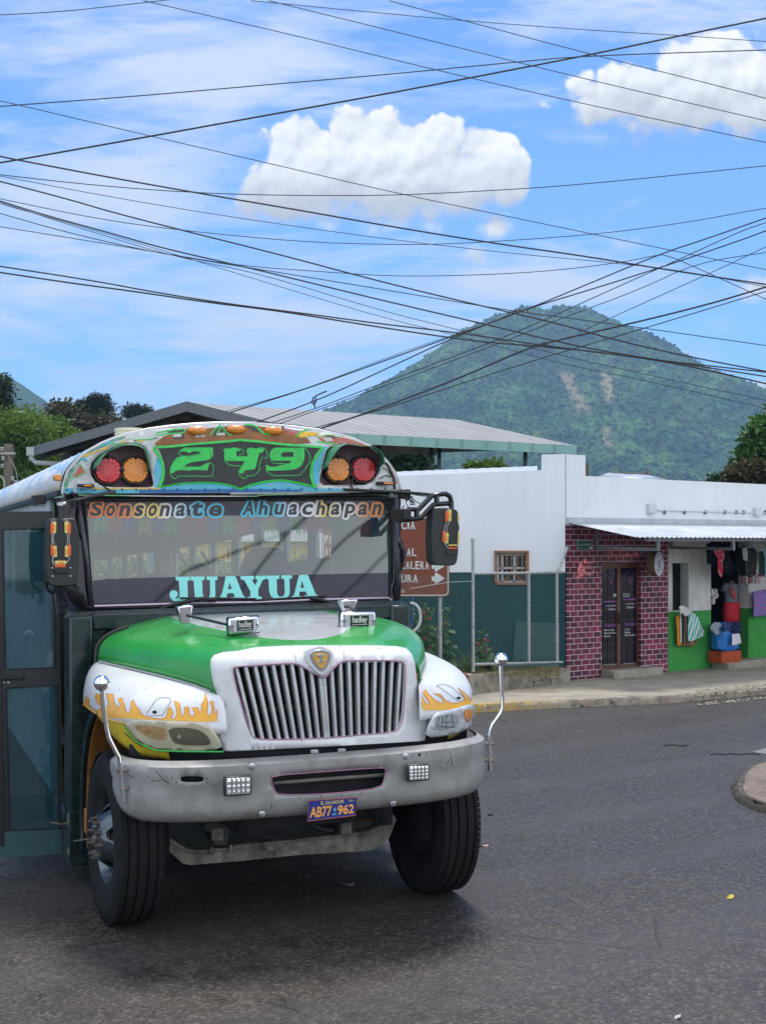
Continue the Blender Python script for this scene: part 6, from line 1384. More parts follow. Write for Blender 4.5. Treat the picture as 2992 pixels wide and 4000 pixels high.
for i, (x, w, c_, nm) in enumerate(((1180, 36, (.16, .05, .08), 'dark red'), (1235, 40, (.4, .38, .36), 'pale grey'), (1285, 40, (.20, .05, .05), 'maroon'), (1345, 35, (.25, .25, .25), 'mid grey'), (1385, 28, (.03, .03, .03), 'black'), (1425, 30, (.5, .25, .32), 'pink'))):
    cloth(((x, 675), (x+w, 672), (x+w-4, 780), (x+8, 795)), cSH, .48, M('sock_'+nm, c_, .85), 'sock', nm+' sock on the little rack under the hanging dresses', 'socks under the hanging dresses')
hg = MB()
for pts in (((700, 135), (730, 120), (760, 140)), ((860, 130), (880, 180), (930, 180), (970, 225)), ((905, 120), (940, 190)), ((1165, 190), (1215, 225), (1290, 180), (1360, 240)), ((1290, 130), (1290, 180)), ((1530, 130), (1535, 230))): hg.tube([fs(*p, .5) for p in cSH(*pts)], .007, 5)
hg.tube([fs(*cSH((620, 128))[0], .5), fs(*cSH((1800, 132))[0], .5)], .012, 6)
ftop('clothes_rail', hg, m_gloss, 'dark rail with wire hangers under the awning carrying the hanging clothes', 'rail')
# mannequin in the doorway
mq = bpy.data.objects.new('mannequin', None); COL.objects.link(mq); mq.location = FP0; mq.rotation_euler = (0, 0, FANG); tag(mq, 'headless mannequin in grey t-shirt and red skirt standing in the shop doorway', 'mannequin')
mc = fs(*cSH((1010, 900))[0], -.25); sc_m = (fs(*cSH((900, 900))[0], -.25)-fs(*cSH((1110, 900))[0], -.25)).length/2
def ellat(rows_, name, mat):
    o = MB(); R_ = []
    for py, hw, dp in rows_:
        z = fs(*cSH((1010, py))[0], -.25).z; w = hw/110*sc_m; R_.append([Vector((mc.x+w*math.cos(a), mc.y+w*dp*math.sin(a), z)) for a in [2*PI*i/28 for i in range(29)]])
    o.grid(R_); return o.build(name, mat, mq, solid=.005)
ellat([(770, 34, .8), (790, 60, .7), (810, 88, .6), (850, 98, .6), (900, 97, .65), (960, 90, .65), (1010, 84, .65), (1050, 90, .65), (1078, 94, .65)], 't_shirt', M('tshirt_grey', (.16, .17, .20), .8))
ellat([(1074, 96, .66), (1120, 106, .66), (1200, 110, .66), (1300, 108, .62), (1380, 105, .62)], 'skirt', M('skirt_red', (.48, .008, .02), .75))
ellat([(740, 28, .9), (760, 30, .9), (790, 36, .9), (800, 50, .8)], 'neck', M('mannequin_skin', (.20, .15, .07), .5))
for s_ in (-1, 1):
    o = MB(); zz = lambda y: fs(*cSH((1010, y))[0], -.25).z
    o.tube([(mc.x+s_*.80*sc_m, mc.y, zz(805)), (mc.x+s_*1.15*sc_m, mc.y-.02, zz(850)), (mc.x+s_*1.28*sc_m, mc.y-.03, zz(905))], [.05, .052, .055], 12); o.build('sleeve', M('tshirt_grey', (.16, .17, .20), .8), mq)
o = MB(); o.ball((mc.x-.10, mc.y-.115, mc.z-.02), .05, 10, (1, .15, 1.3)); o.ball((mc.x-.04, mc.y-.118, mc.z-.09), .045, 10, (1, .15, 1.4)); o.ball((mc.x-.13, mc.y-.10, mc.z+.05), .03, 10, (1, .15, .9)); o.build('shirt_print', M('print_red', (.50, .05, .06), .7, var=.5, vs=30), mq)
# crate, bag, shirts on it, paper
cx0, cx1 = fs(*cSH((868, 1900))[0], .36).x, fs(*cSH((1160, 1900))[0], .36).x; z0, z1 = .17, fs(*cSH((900, 1850))[0], .36).z; cx0 += .0
o = MB(); y0, y1 = -.36, -.06; yb = y0
for z in [z0+(z1-z0)*k/5 for k in range(6)]: 
    o.bar((cx0, y0, z), (cx1, y0, z), .018, .012); o.bar((cx0, y1, z), (cx1, y1, z), .018, .012); o.bar((cx0, y0, z), (cx0, y1, z), .018, .012); o.bar((cx1, y0, z), (cx1, y1, z), .018, .012)
for k in range(13):
    x = cx0+(cx1-cx0)*k/12; o.box(x-.006, x+.006, y0-.004, y0+.008, z0, z1)
for k in range(8): y = y0+(y1-y0)*k/7; o.box(cx0-.004, cx0+.006, y-.006, y+.006, z0, z1); o.box(cx1-.006, cx1+.004, y-.006, y+.006, z0, z1)
o.box(cx0+.02, cx1-.02, y0+.03, y1-.02, z0+.01, z0+.03); o.box(cx0+.01, cx1-.01, y0+.025, y0+.03, z0+.05, z1-.02)
ftop('crate', o, M('crate_orange', (.55, .09, .02), .5), 'orange plastic crate on the doorstep under the blue bag', 'crate')
o = MB(); R_ = []; zt = fs(*cSH((900, 1400))[0], .3).z; cxm = (cx0+cx1)/2; hw = (cx1-cx0)/2
for k in range(22):
    t = k/21; z = z1-.02+(zt-z1)*t; f = (1+.10*math.sin(t*PI))*(1-.45*max(0, .12-t)/.12); row = []
    for j in range(61):
        a = 2*PI*j/60; w = .93+.02*math.sin(a*7+t*9)+.015*math.sin(a*17-t*6)+.05*noise.noise(Vector((math.cos(a)*2, math.sin(a)*2+5, t*3)))
        ca, sa = math.cos(a), math.sin(a); k2 = (abs(ca)**3.2+abs(sa)**3.2)**(-1/3.2)
        row.append(Vector((cxm+hw*f*w*ca*k2, -.21+.17*f*w*sa*k2, z)))
    R_.append(row)
R_.append([Vector((cxm, -.21, zt+.02))]*61)
o.grid(R_); ftop('cloth_bag', o, M('blue_bag_plastic', (.015, .17, .50), .38, var=.2, vs=5), 'bulging bright blue bag standing in the orange crate', 'bag')
for px, mt, lb in ((((700, 1450), (740, 1390), (830, 1385), (860, 1440), (820, 1470), (830, 1575), (780, 1580), (700, 1500)), M('grey_white_cloth', (.22, .25, .30), .8, var=.3, vs=20), 'grey and white shirt draped over the left of the blue bag'), (((860, 1420), (950, 1385), (1020, 1390), (1025, 1520), (960, 1500), (900, 1540), (880, 1480)), printed('plaid_blue', (.02, .035, .10), (.06, .09, .2), 24, .4), 'blue plaid shirt draped over the middle of the blue bag'), (((1025, 1385), (1130, 1380), (1175, 1500), (1160, 1555), (1100, 1560), (1040, 1540)), printed('plaid_navy', (.01, .015, .05), (.04, .05, .12), 28, .4), 'navy plaid shirt draped over the right of the blue bag')):
    cloth(px, cSH, .44, mt, 'folded_shirt', lb, 'shirts draped over the blue bag', fold=.012)
cloth(((1025, 1570), (1140, 1560), (1172, 1710), (1022, 1750)), cSH, .47, M('paper_white', (.60, .57, .62), .6), 'price_card', 'white card hanging on the front of the blue bag', fold=.003, th=.002, cat='card')
o = MB(); q = fs(*cSH((742, 1000))[0], .0); rn_ = random.Random(4)
for i in range(12): o.ball((q.x+rn_.uniform(-.07, .06), q.y+rn_.uniform(-.03, .03), q.z+rn_.uniform(-.13, .13)), rn_.uniform(.03, .055), 8, (1, .7, 1.2))
ftop('plastic_bag', o, M('white_bag', (.42, .38, .37), .6, var=.5, vs=22), 'crumpled white plastic bag hanging in the doorway left of the mannequin', 'bag')
# towels on the green wall
T_ = 'towels hanging on the green wall'
cloth(((165, 1300), (205, 1275), (228, 1290), (235, 1520), (240, 1745), (185, 1748), (182, 1550)), cSH, .10, printed('orange_check', (.62, .25, .02), (.5, .18, .02), 60, .3), 'towel', 'orange towel at the left end of the towels on the green wall', T_, .006)
cloth(((225, 1262), (250, 1260), (262, 1500), (255, 1712), (232, 1705), (228, 1500)), cSH, .12, M('white_towel', (.55, .57, .58), .9), 'towel', 'narrow white towel next to the orange towel', T_, .004)
cloth(((252, 1265), (275, 1265), (285, 1500), (280, 1715), (258, 1715)), cSH, .13, M('black_towel', (.02, .02, .02), .9), 'towel', 'narrow black towel between the white and the brown towel', T_, .004)
cloth(((275, 1290), (295, 1290), (305, 1500), (300, 1730), (282, 1735)), cSH, .12, M('mustard_towel', (.42, .22, .04), .9), 'towel', 'narrow mustard towel right of the black towel', T_, .004)
cloth(((295, 1295), (360, 1290), (365, 1500), (360, 1700), (310, 1715)), cSH, .14, printed('grey_check', (.12, .10, .10), (.22, .2, .18), 50, .3), 'towel', 'dark grey checked towel left of the green and white one', T_, .005)
cloth(((190, 1735), (300, 1690), (478, 1650), (478, 1725), (430, 1750), (200, 1752)), cSH, .08, printed('patterned_towel', (.30, .16, .08), (.08, .05, .04), 40, .35), 'towel', 'brown patterned towel hem showing below the other towels', T_, .005)
m = bpy.data.materials.new('green_white_stripes'); nt, N, L, b = _nodes(m); w_ = nt.nodes.new('ShaderNodeTexWave'); w_.inputs['Scale'].default_value = 4.2; w_.inputs['Distortion'].default_value = .4
w_.wave_type = 'BANDS'; mp = nt.nodes.new('ShaderNodeMapping'); mp.inputs['Rotation'].default_value = (0, math.radians(-18), 0); L.new(texco(nt), mp.inputs[0]); L.new(mp.outputs[0], w_.inputs[0])
L.new(ramp(nt, w_.outputs['Fac'], [(.45, (.10, .42, .34)), (.55, (.60, .68, .68))]), b.inputs['Base Color']); b.inputs['Roughness'].default_value = .9
cloth(((362, 1300), (405, 1240), (450, 1250), (510, 1340), (560, 1450), (605, 1575), (540, 1620), (470, 1650), (400, 1690), (355, 1665), (360, 1500)), cSH, .20, m, 'towel', 'large green and white striped towel spread out on the right of the others', T_, .02)
cloth(((205, 1150), (245, 1128), (330, 1160), (385, 1200), (403, 1240), (360, 1290), (290, 1300), (265, 1240), (245, 1270), (225, 1200)), cSH, .22, M('white_handles', (.55, .55, .53), .85), 'towel', 'gathered white cloth tied above the striped towel', T_, .02)
cloth(((1345, 920), (1450, 900), (1560, 880), (1700, 870), (1700, 1240), (1540, 1275), (1380, 1310), (1355, 1290), (1362, 1100)), cSH, .12, printed('multicolour_print', (.16, .16, .42), (.55, .12, .2), 20, .36), 'scarf_bundle', 'bundle of pink, blue and black scarves on a hanger at the right edge', None, .02, 60)

# ---------------------------------------------------------------- fence on its stone wall
def lerp(a, b_, t): return a+(b_-a)*t
FA = Vector((1.29, 19.85, 0)); FB = Vector((2.93, 21.75, 0)); fd = (FB-FA).normalized(); fn_ = Vector((fd.y, -fd.x, 0))
m_stone = concrete('stained_stone', (.30, .27, .21), (.10, .09, .07), 3.5, .6)
o = MB(); a = FA-fd*.15
rows = []
for k in range(25):
    q = a.lerp(FB+fd*.1, k/24); z = lerp(.36, .27, k/24)+rnk.uniform(-.008, .008)
    rows.append([q+fn_*.10+Vector((0, 0, -.05)), q+fn_*(.09+rnk.uniform(-.01, .01))+Vector((0, 0, z*.5)), q+fn_*.09+Vector((0, 0, z)), q-fn_*.10+Vector((0, 0, z)), q-fn_*.12+Vector((0, 0, -.05))])
o.grid(rows); o.add([rows[0][i] for i in range(5)], [(0, 1, 2, 3, 4)])
for i in range(2):
    for j in range(2):
        q = a.lerp(FB, .64+.18*i-.05*j); q2 = a.lerp(FB, .64+.18*i-.05*j+.165)
        o.prism([q+fn_*.105+Vector((0, 0, .015+.125*j)), q2+fn_*.105+Vector((0, 0, .015+.125*j)), q2+fn_*.105+Vector((0, 0, .13+.125*j)), q+fn_*.105+Vector((0, 0, .13+.125*j))], -fn_*.02)
tag(o.build('low_wall', m_stone, ang=40), 'low stained stone and block wall under the chain link fence', 'wall')
fence = thing('chain_link_fence', 'chain link fence on galvanized posts on the low stone wall', 'fence', FA)
m_galv = M('galvanized_pipe', (.42, .44, .44), .5, metal=.5, var=.3, vs=25, dirt=(.2, .2, .18), ds=14, da=.6)
def FPt(px, py):
    r = ray(px, py); n = Vector((fn_.x, fn_.y, 0)); return CAM+r*((FA-CAM).dot(n)/r.dot(n))-FA
for px, y0, y1 in ((1848, 2112, 2625), (2066, 2238, 2590), (2176, 2236, 2590)):
    o = MB(); o.tube([FPt(px, y1), FPt(px-1, y0)], .025, 10)
    if y0 < 2200: o.lathe([(.001, .03), (.03, .03), (.035, 0), (.001, 0)], FPt(px-1, y0), (0, 0, 1), 12)
    o.build('post', m_galv, fence)
o = MB(); o.tube([FPt(2176, 2238), FPt(2214, 2145)], .025, 10); o.ball(FPt(2215, 2142), .034, 10); o.build('post', m_galv, fence)
for y0, y1 in ((2241, 2237), (2596, 2587)):
    o = MB(); o.tube([FPt(1850, y0), FPt(2196, y1)], .022, 10); o.build('rail', m_galv, fence)
o = MB(); o.tube([FPt(1850, 2271), FPt(1758, 2274)], .006, 6); o.tube([FPt(1758, 2274), FPt(1600, 2300)], .006, 6); o.build('tension_wire', m_galv, fence)
o = MB(); zt_, zb_ = 1.84, .45; Lf = 2.35; pitch = .072; L0 = -1.9
ztop = FPt(1900, 2241).z; zbot = FPt(1900, 2592).z; hh = ztop-zbot
n = int((Lf-L0)/pitch)+int(hh/pitch)
for k in range(-int(hh/pitch)-1, int((Lf-L0)/pitch)+1):
    for dr_ in (1, -1):
        s0 = L0+k*pitch if dr_ > 0 else L0+k*pitch+hh; z0, z1 = zbot, ztop; s1 = s0+dr_*hh
        a_, b2 = (s0, z0), (s1, z1)
        # clip to the panel
        def cl(a_, b2):
            t0, t1 = 0, 1; dx = b2[0]-a_[0]
            for lim, sg in ((L0, 1), (Lf, -1)):
                if sg*(a_[0]-lim) < 0 and sg*(b2[0]-lim) < 0: return None
                if sg*(a_[0]-lim) < 0: t0 = max(t0, (lim-a_[0])/dx)
                if sg*(b2[0]-lim) < 0: t1 = min(t1, (lim-a_[0])/dx)
            if t0 >= t1: return None
            return [(a_[0]+dx*t, a_[1]+(b2[1]-a_[1])*t) for t in (t0, t1)]
        c_ = cl(a_, b2)
        if c_: o.tube([fd*c_[0][0]+fn_*.02*dr_*0+Vector((0, 0, c_[0][1])), fd*c_[1][0]+Vector((0, 0, c_[1][1]))], .0011, 3, caps=False)
o.build('wire_mesh', M('mesh_wire_grey', (.10, .20, .19), .5, metal=.4), fence)
# planting bed soil and grass behind the low wall
bed = MB(); bed.add([FA-fd*3+Vector((0, 0, .33)), FB+Vector((0, 0, .27)), Vector((3.0, 21.95, .27)), Vector((-2.2, 21.9, .35))], [(0, 1, 2, 3)])
tag(bed.build('planting_bed', M('soil', (.10, .075, .045), .9, var=.4, bump=.5), smooth=False), kind='structure', label='strip of soil between fence and white building')
o = MB(); q0, q1 = onY(1660, 2612, 20.9), onY(2180, 2606, 21.5); o.prism([q0+Vector((0, 0, -.2)), q1+Vector((0, 0, -.2)), q1+Vector((0, 0, .04)), q0+Vector((0, 0, .04))], (0, .08, 0)); tag(o.build('planter_edge', M('light_teal_edge', (.05, .19, .22), .6, var=.2)), 'light teal concrete edging at the foot of the teal wall', 'edging')
o = MB(); o.prism([onY(1500, 2640, 19.3), onY(1830, 2640, 19.6), onY(1850, 2720, 19.5), onY(1500, 2735, 19.2)], (0, .5, 0)); tag(o.build('earth_bank', M('red_earth', (.14, .06, .035), .95, var=.4, vs=12, bump=.8, bs=18)), kind='structure', label='bank of reddish earth left of the low wall')

# ---- vegetation
def leafmat(name, cols, tr=.25, sc_=.8):
    m = bpy.data.materials.new(name); nt, N, L, b = _nodes(m); tc = texco(nt)
    f = math_node(nt, 'ADD', math_node(nt, 'MULTIPLY', noise_node(nt, sc_, 3, .6, tc), .6), math_node(nt, 'MULTIPLY', noise_node(nt, sc_*14, 2, .6, tc), .4))
    c = ramp(nt, f, [(.30+.4*i/(len(cols)-1), c_) for i, c_ in enumerate(cols)]); L.new(c, b.inputs['Base Color']); b.inputs['Roughness'].default_value = .55
    b.inputs['Specular IOR Level'].default_value = .3
    t = nt.nodes.new('ShaderNodeBsdfTranslucent'); L.new(c, t.inputs[0]); mx = nt.nodes.new('ShaderNodeMixShader'); mx.inputs[0].default_value = tr
    L.new(b.outputs[0], mx.inputs[1]); L.new(t.outputs[0], mx.inputs[2]); L.new(mx.outputs[0], nt.nodes['Material Output'].inputs[0]); return m
def leaves(mb, rn, c, r, n, size, asp=.5, droop=0., flat=1.):
    for _ in range(n):
        while True:
            p = Vector((rn.uniform(-1, 1), rn.uniform(-1, 1), rn.uniform(-1, 1)))
            if .0 < p.length < 1: break
        q = Vector((c[0]+p.x*r[0], c[1]+p.y*r[1], c[2]+p.z*r[2]))
        d = Vector((rn.gauss(0, 1), rn.gauss(0, 1), rn.gauss(0, .7)-droop)).normalized(); u = d.cross(Vector((rn.gauss(0, 1), rn.gauss(0, 1), rn.gauss(0, 1)))).normalized()
        s = size*rn.uniform(.6, 1.4); w = s*asp
        mb.add([q, q+d*s*.5+u*w*.5, q+d*s, q+d*s*.5-u*w*.5], [(0, 1, 2, 3)])
def crown_mb(rn, blobs, ncl, nl, size, clr, asp=.5, droop=0.):
    o = MB()
    tot = sum((b_[3]*b_[4]+b_[4]*b_[5]+b_[3]*b_[5]) for b_ in blobs)
    for bb in blobs:
        k = int(ncl*(bb[3]*bb[4]+bb[4]*bb[5]+bb[3]*bb[5])/tot)
        for _ in range(k):
            d = Vector((rn.gauss(0, 1), rn.gauss(0, 1), rn.gauss(0, 1))).normalized(); rr_ = rn.uniform(.55, 1.05)
            c = (bb[0]+d.x*bb[3]*rr_, bb[1]+d.y*bb[4]*rr_, bb[2]+d.z*bb[5]*rr_); f = rn.uniform(.6, 1.35)
            leaves(o, rn, c, (clr*f, clr*f, clr*f*.7), nl, size, asp, droop)
    return o
def tree(name, label, base, blobs, mat, seed, ncl=300, nl=16, size=.2, clr=.5, trunk=.12, bark=None, group=None, asp=.5, droop=0, cat='tree'):
    rn = random.Random(seed); t = thing(name, label, cat, base, 0, group); B0 = Vector(base)
    bl_ = [(b_[0]-B0.x, b_[1]-B0.y, b_[2]-B0.z, b_[3], b_[4], b_[5]) for b_ in blobs]
    o = MB(); top_ = max(bl_, key=lambda b_: b_[2])
    for b_ in bl_:
        m1 = Vector((b_[0]*.25, b_[1]*.25, b_[2]*.5)); o.tube([(0, 0, -.1), m1, (b_[0], b_[1], b_[2]+b_[5]*.3)], [trunk, trunk*.65, trunk*.2], 7)
        for _ in range(5):
            d = Vector((rn.uniform(-1, 1)*b_[3], rn.uniform(-1, 1)*b_[4], rn.uniform(0, 1)*b_[5])); o.tube([(b_[0], b_[1], b_[2]-b_[5]*.4), Vector((b_[0], b_[1], b_[2]))+d*1.05], [trunk*.34, trunk*.08], 5)
    o.build('trunk', bark or M('bark', (.10, .075, .055), .9, var=.4, bump=.5), t)
    crown_mb(rn, bl_, ncl, nl, size, clr, asp, droop).build('crown', mat, t, smooth=False); return t
def pb(px, py, Z, rpx, rpy, dz=None):  # blob from the picture: centre, radii in px at distance Z
    c = onY(px, py, Z); return (c.x, Z, c.z, rpx*Z/F, (dz or rpx)*Z/F, rpy*Z/F)
lf_dark = leafmat('leaves_dark', [(.010, .030, .008), (.022, .062, .014), (.045, .10, .02)])
lf_bam = leafmat('leaves_bamboo', [(.035, .085, .010), (.09, .17, .018), (.21, .28, .04)], .3, .5)
lf_brown = leafmat('leaves_brown', [(.040, .045, .016), (.075, .062, .024), (.055, .085, .02)], .25, .4)
lf_pine = leafmat('needles_dark', [(.012, .028, .012), (.022, .045, .018), (.035, .06, .025)], .15)
lf_mid = leafmat('leaves_mid', [(.02, .06, .012), (.05, .13, .02), (.11, .22, .04)], .25, .6)
tree('bamboo_clump', 'bright yellow green bamboo clump, leftmost of the trees behind the bus', (-13.2, 50, 0), [pb(60, 1680, 50, 110, 75), pb(30, 1780, 50, 90, 90), pb(130, 1740, 50, 80, 90), pb(90, 1850, 50, 110, 80)], lf_bam, 1, 900, 20, .22, .55, .14, asp=.3, droop=.8)
tree('broadleaf_tree', 'lime green broad tree right of the bamboo clump', (-11.0, 52, 0), [pb(190, 1700, 53, 75, 60), pb(245, 1750, 53, 65, 60), pb(180, 1820, 53, 90, 70), pb(300, 1760, 53, 40, 30)], lf_bam, 2, 700, 18, .20, .5, .14)
tree('brown_leaved_tree', 'brownish olive tree standing behind the lime green tree', (-20, 85, 0), [pb(240, 1612, 85, 48, 38), pb(265, 1660, 85, 70, 45), pb(320, 1670, 85, 60, 40), pb(400, 1665, 85, 70, 28)], lf_brown, 3, 420, 14, .35, .8, .22)
for i, (cx_, lb) in enumerate(((345, 'left of the three dark conifers on the skyline behind the grey shed roof'), (408, 'tallest and middle of the three dark conifers on the skyline behind the shed'), (540, 'right of the three dark conifers, nearest the shed roof slope'))):
    hh_ = (1572, 1552, 1590)[i]; bl_ = []
    rn = random.Random(40+i)
    for k in range(8 if i < 2 else 10): bl_.append(pb(cx_+rn.uniform(-38, 38)+(22 if i == 2 else 0)*rn.uniform(-1, 1), hh_+20+rn.uniform(-18, 90)*(1 if i < 2 else .5), 95, rn.uniform(12, 20), rn.uniform(9, 15)))
    bl_.append(pb(cx_, hh_+8, 95, 12, 12))
    tree('conifer', 'dark conifer, '+lb, (onY(cx_, 1900, 95).x, 95, 0), bl_, lf_pine, 50+i, 260, 14, .34, .42, .18, group='conifers on the skyline', asp=.22)
tree('conifer', 'dark conifer cut off by the left edge of the photo', (onY(-10, 1900, 60).x, 60, 0), [pb(8, 1500, 60, 26, 30), pb(-5, 1560, 60, 40, 35), pb(10, 1600, 60, 30, 30)], lf_pine, 60, 160, 14, .26, .4, .2, asp=.25)
tree('broadleaf_tree', 'dense dark green tree between the shed columns above the white wall', (onY(1580, 1900, 42).x, 42, 0), [pb(1580, 1770, 42, 62, 48), pb(1545, 1810, 42, 50, 50), pb(1620, 1815, 42, 48, 45), pb(1585, 1860, 42, 80, 50)], lf_dark, 5, 520, 16, .19, .38, .16)
tree('low_tree', 'small yellow green treetop showing above the white wall left of the right shed column', (onY(1880, 1900, 40).x, 40, 0), [pb(1850, 1838, 40, 30, 20), pb(1920, 1826, 40, 35, 20), pb(1885, 1850, 40, 50, 22)], lf_bam, 6, 200, 14, .15, .25, .1)
tree('broadleaf_tree', 'dark glossy tree with brown patches at the right edge above the parapet', (onY(2980, 1900, 34).x, 34, 0), [pb(2985, 1730, 34, 62, 56), pb(3020, 1670, 34, 62, 55), pb(2945, 1795, 34, 50, 46), pb(3020, 1790, 34, 90, 90)], lf_mid, 8, 700, 16, .19, .32, .16)
tree('brown_leaved_tree', 'reddish brown foliage below the dark tree at the right edge', (onY(2940, 1900, 33).x, 33, 0), [pb(2940, 1850, 33, 70, 34), pb(2880, 1868, 33, 30, 18)], lf_brown, 9, 260, 16, .16, .25, .1)
tree('low_tree', 'small bush top beside the brown foliage above the right parapet', (onY(2800, 1900, 36).x, 36, 0), [pb(2815, 1878, 36, 28, 14)], lf_dark, 10, 60, 12, .14, .2, .06)
# hollyhocks by the fence
lf_holly = leafmat('hollyhock_leaves', [(.02, .05, .012), (.045, .10, .03), (.09, .15, .05)], .2, 3)
def hollyhock(base_px, Z, stems, label, seed, leafs=1.):
    rn = random.Random(seed); b0 = onY(*base_px, Z); b0.z = .33; t = thing('flowering_plant', label, 'plant', b0, 0, 'plants by the fence')
    st = MB(); lv = MB(); fl_ = MB()
    for px, py in stems:
        e = onY(px, py, Z)-b0; mid = Vector((e.x*.5+rn.uniform(-.05, .05), rn.uniform(-.1, .1), e.z*.5)); st.tube([(rn.uniform(-.05, .05), 0, 0), mid, e], [.012, .009, .004], 5)
        for k in range(int(20*leafs)):
            u = rn.uniform(.0, 1)**.8; c = (Vector((0, 0, 0)).lerp(mid, u*2) if u < .5 else mid.lerp(e, u*2-1)); rr_ = .19*(1-u)+.05
            for _ in range(4):
                d = Vector((rn.uniform(-1, 1), rn.uniform(-1, 1), rn.uniform(-.3, .5)))*rr_; q = c+d; s = (.10*(1-u)+.035)*rn.uniform(.7, 1.2); n_ = Vector((rn.gauss(0, .5), -.6, rn.gauss(.5, .5))).normalized(); uu = n_.cross(Vector((rn.random(), rn.random(), rn.random()))).normalized(); vv = n_.cross(uu)
                lv.add([q+(uu*math.cos(a)*(1+.18*math.cos(a*5))+vv*math.sin(a)*(1+.18*math.cos(a*5)))*s*.6 for a in [2*PI*i/10 for i in range(10)]], [tuple(range(10))])
        for k in range(2): 
            u = rn.uniform(.45, .9); q = mid.lerp(e, u*2-1)+Vector((rn.uniform(-.06, .06), -.06, 0)); fl_.ball(q, rn.uniform(.018, .034), 8, (1, .5, 1))
    st.build('stem', M('stem_green', (.08, .12, .04), .7), t); lv.build('leaves', lf_holly, t, smooth=False); fl_.build('flowers', M('flower_red', (.42, .015, .05), .6, var=.3), t)
hollyhock((1640, 2600), 20.3, [(1600, 2370), (1625, 2400), (1660, 2362), (1690, 2380), (1645, 2450), (1700, 2440)], 'tall leafy plant with dark red flowers left of the sign pole', 1, 1.3)
hollyhock((1722, 2600), 20.6, [(1732, 2330), (1738, 2400), (1715, 2480)], 'slim flowering stalk climbing beside the sign pole', 2, .5)
hollyhock((1870, 2600), 20.6, [(1885, 2465), (1900, 2470), (1862, 2500), (1895, 2530)], 'small leafy plant behind the left fence post', 3, .6)
hollyhock((1590, 2610), 20.0, [(1570, 2470), (1600, 2480), (1620, 2520)], 'low leafy plant beside the right headlight side of the bus', 4, 1.)
gr = MB(); rn = random.Random(9)
for _ in range(5200):
    px = rn.uniform(1540, 2185); Z = rn.uniform(20.0, 21.7); b0 = onY(px, 2600, Z); b0.z = .30; e = b0+Vector((rn.gauss(0, .05), rn.gauss(0, .04), rn.uniform(.02, .09)*(1.6 if px < 1900 else 1))); w = Vector((.006, 0, 0)); gr.add([b0-w, b0+w, e], [(0, 1, 2)])
tag(gr.build('grass', leafmat('grass_dry', [(.08, .08, .03), (.17, .15, .07), (.26, .20, .11)], .2, 3), smooth=False), 'dry grass along the foot of the fence', 'grass', kind='stuff')
ag = MB()
for i in range(26):
    b0 = onY(1840, 2610, 20.2); b0.z = .3; a = rn.uniform(-1.1, 1.1); l = rn.uniform(.3, .62); d = Vector((math.sin(a), rn.uniform(-.3, .3), math.cos(a))).normalized(); m1 = b0+d*l*.6; e = b0+d*l+Vector((d.x*.1, 0, -.12)); w = Vector((.012, 0, 0)); ag.add([b0-w, b0+w, m1+w*.8, m1-w*.8, e], [(0, 1, 2, 3), (3, 2, 4)])
tag(ag.build('strap_leaf_plant', leafmat('strap_leaves', [(.03, .07, .02), (.07, .13, .04), (.12, .18, .07)], .2, 3), smooth=False), 'spiky strap leaved plant at the foot of the left fence post', 'plant')

# ---- brown direction sign behind the bus
SZ = 20.0
sgn = thing('direction_sign', 'brown direction sign with white lettering and arrows on a grey pole behind the bus', 'sign', onY(1720, 2600, SZ)*1)
sgn.location.z = 0; SL0 = Vector(sgn.location)
def sp_(x, y, l=0.): return onY(x, y, SZ-l)-SL0
R0 = rrect(1256, 2017, 1756, 2332, 18)
o = MB(); o.prism([sp_(*p) for p in R0], (0, .03, 0)); o.build('panel', M('sign_brown', (.20, .045, .015), .45, var=.08, dirt=(.12, .03, .015), ds=5, da=.3), sgn, smooth=False)
m_sw = M('sign_lettering_white', (.62, .62, .60), .4)
o = MB(); inner = rrect(1262, 2023, 1750, 2326, 16); q = [sp_(*p, .006) for p in inner]; o.tube(q+[q[0]], .009, 5)
o.build('sign_border', m_sw, sgn)
for s, x0, x1, yt, yb in (('POLICIA', 1375, 1624, 2038, 2069), ('PARQUE 1.', 1266, 1569, 2090, 2122), ('ALCALDIA MUNICIPAL', 1266, 1628, 2141, 2173), ('LOS CHORROS DE LA CALERA', 1268, 1678, 2192, 2224), ('RUTA DE LA PINTURA', 1266, 1634, 2244, 2276), ('TURES', 1545, 1586, 2303, 2315)):
    pass
def serif(o, s, x0, x1, yt, yb): q = quad((x0, yt), (x1, yt), (x1, yb), (x0, yb)); text(o, s, lambda u, v: sp_(*q(u, v), .008), .02)
o = MB()
# per-letter boxes keep the condensed roman proportions of the photo
def row(s, x0, x1, yt, yb):
    n = len(s); w = (x1-x0)/sum(.45 if ch in 'I.' else 1 for ch in s); x = x0
    for ch in s:
        cw2 = w*(.45 if ch in 'I.' else 1)
        if ch != ' ': serif(o, ch, x+w*.08, x+cw2-w*.08, yt, yb if ch != '.' else yb)
        if ch in 'IPLAUR':   # slab feet
            for yy in ((yb-2.2, yb),)+(((yt, yt+2.2),) if ch in 'IPLUR' else ()): o.add([sp_(*p, .008) for p in ((x+w*.02, yy[0]), (x+cw2*(.98 if ch in 'IA' else .5), yy[0]), (x+cw2*(.98 if ch in 'IA' else .5), yy[1]), (x+w*.02, yy[1]))], [(0, 1, 2, 3)])
        x += cw2
row('CIA', 1566, 1624, 2036, 2068); row('PA', 1267, 1302, 2090, 2122); row('AL', 1267, 1303, 2142, 2174); row('PAL', 1566, 1628, 2141, 2173); row('CALERA', 1564, 1678, 2192, 2224); row('URA', 1566, 1634, 2244, 2275)
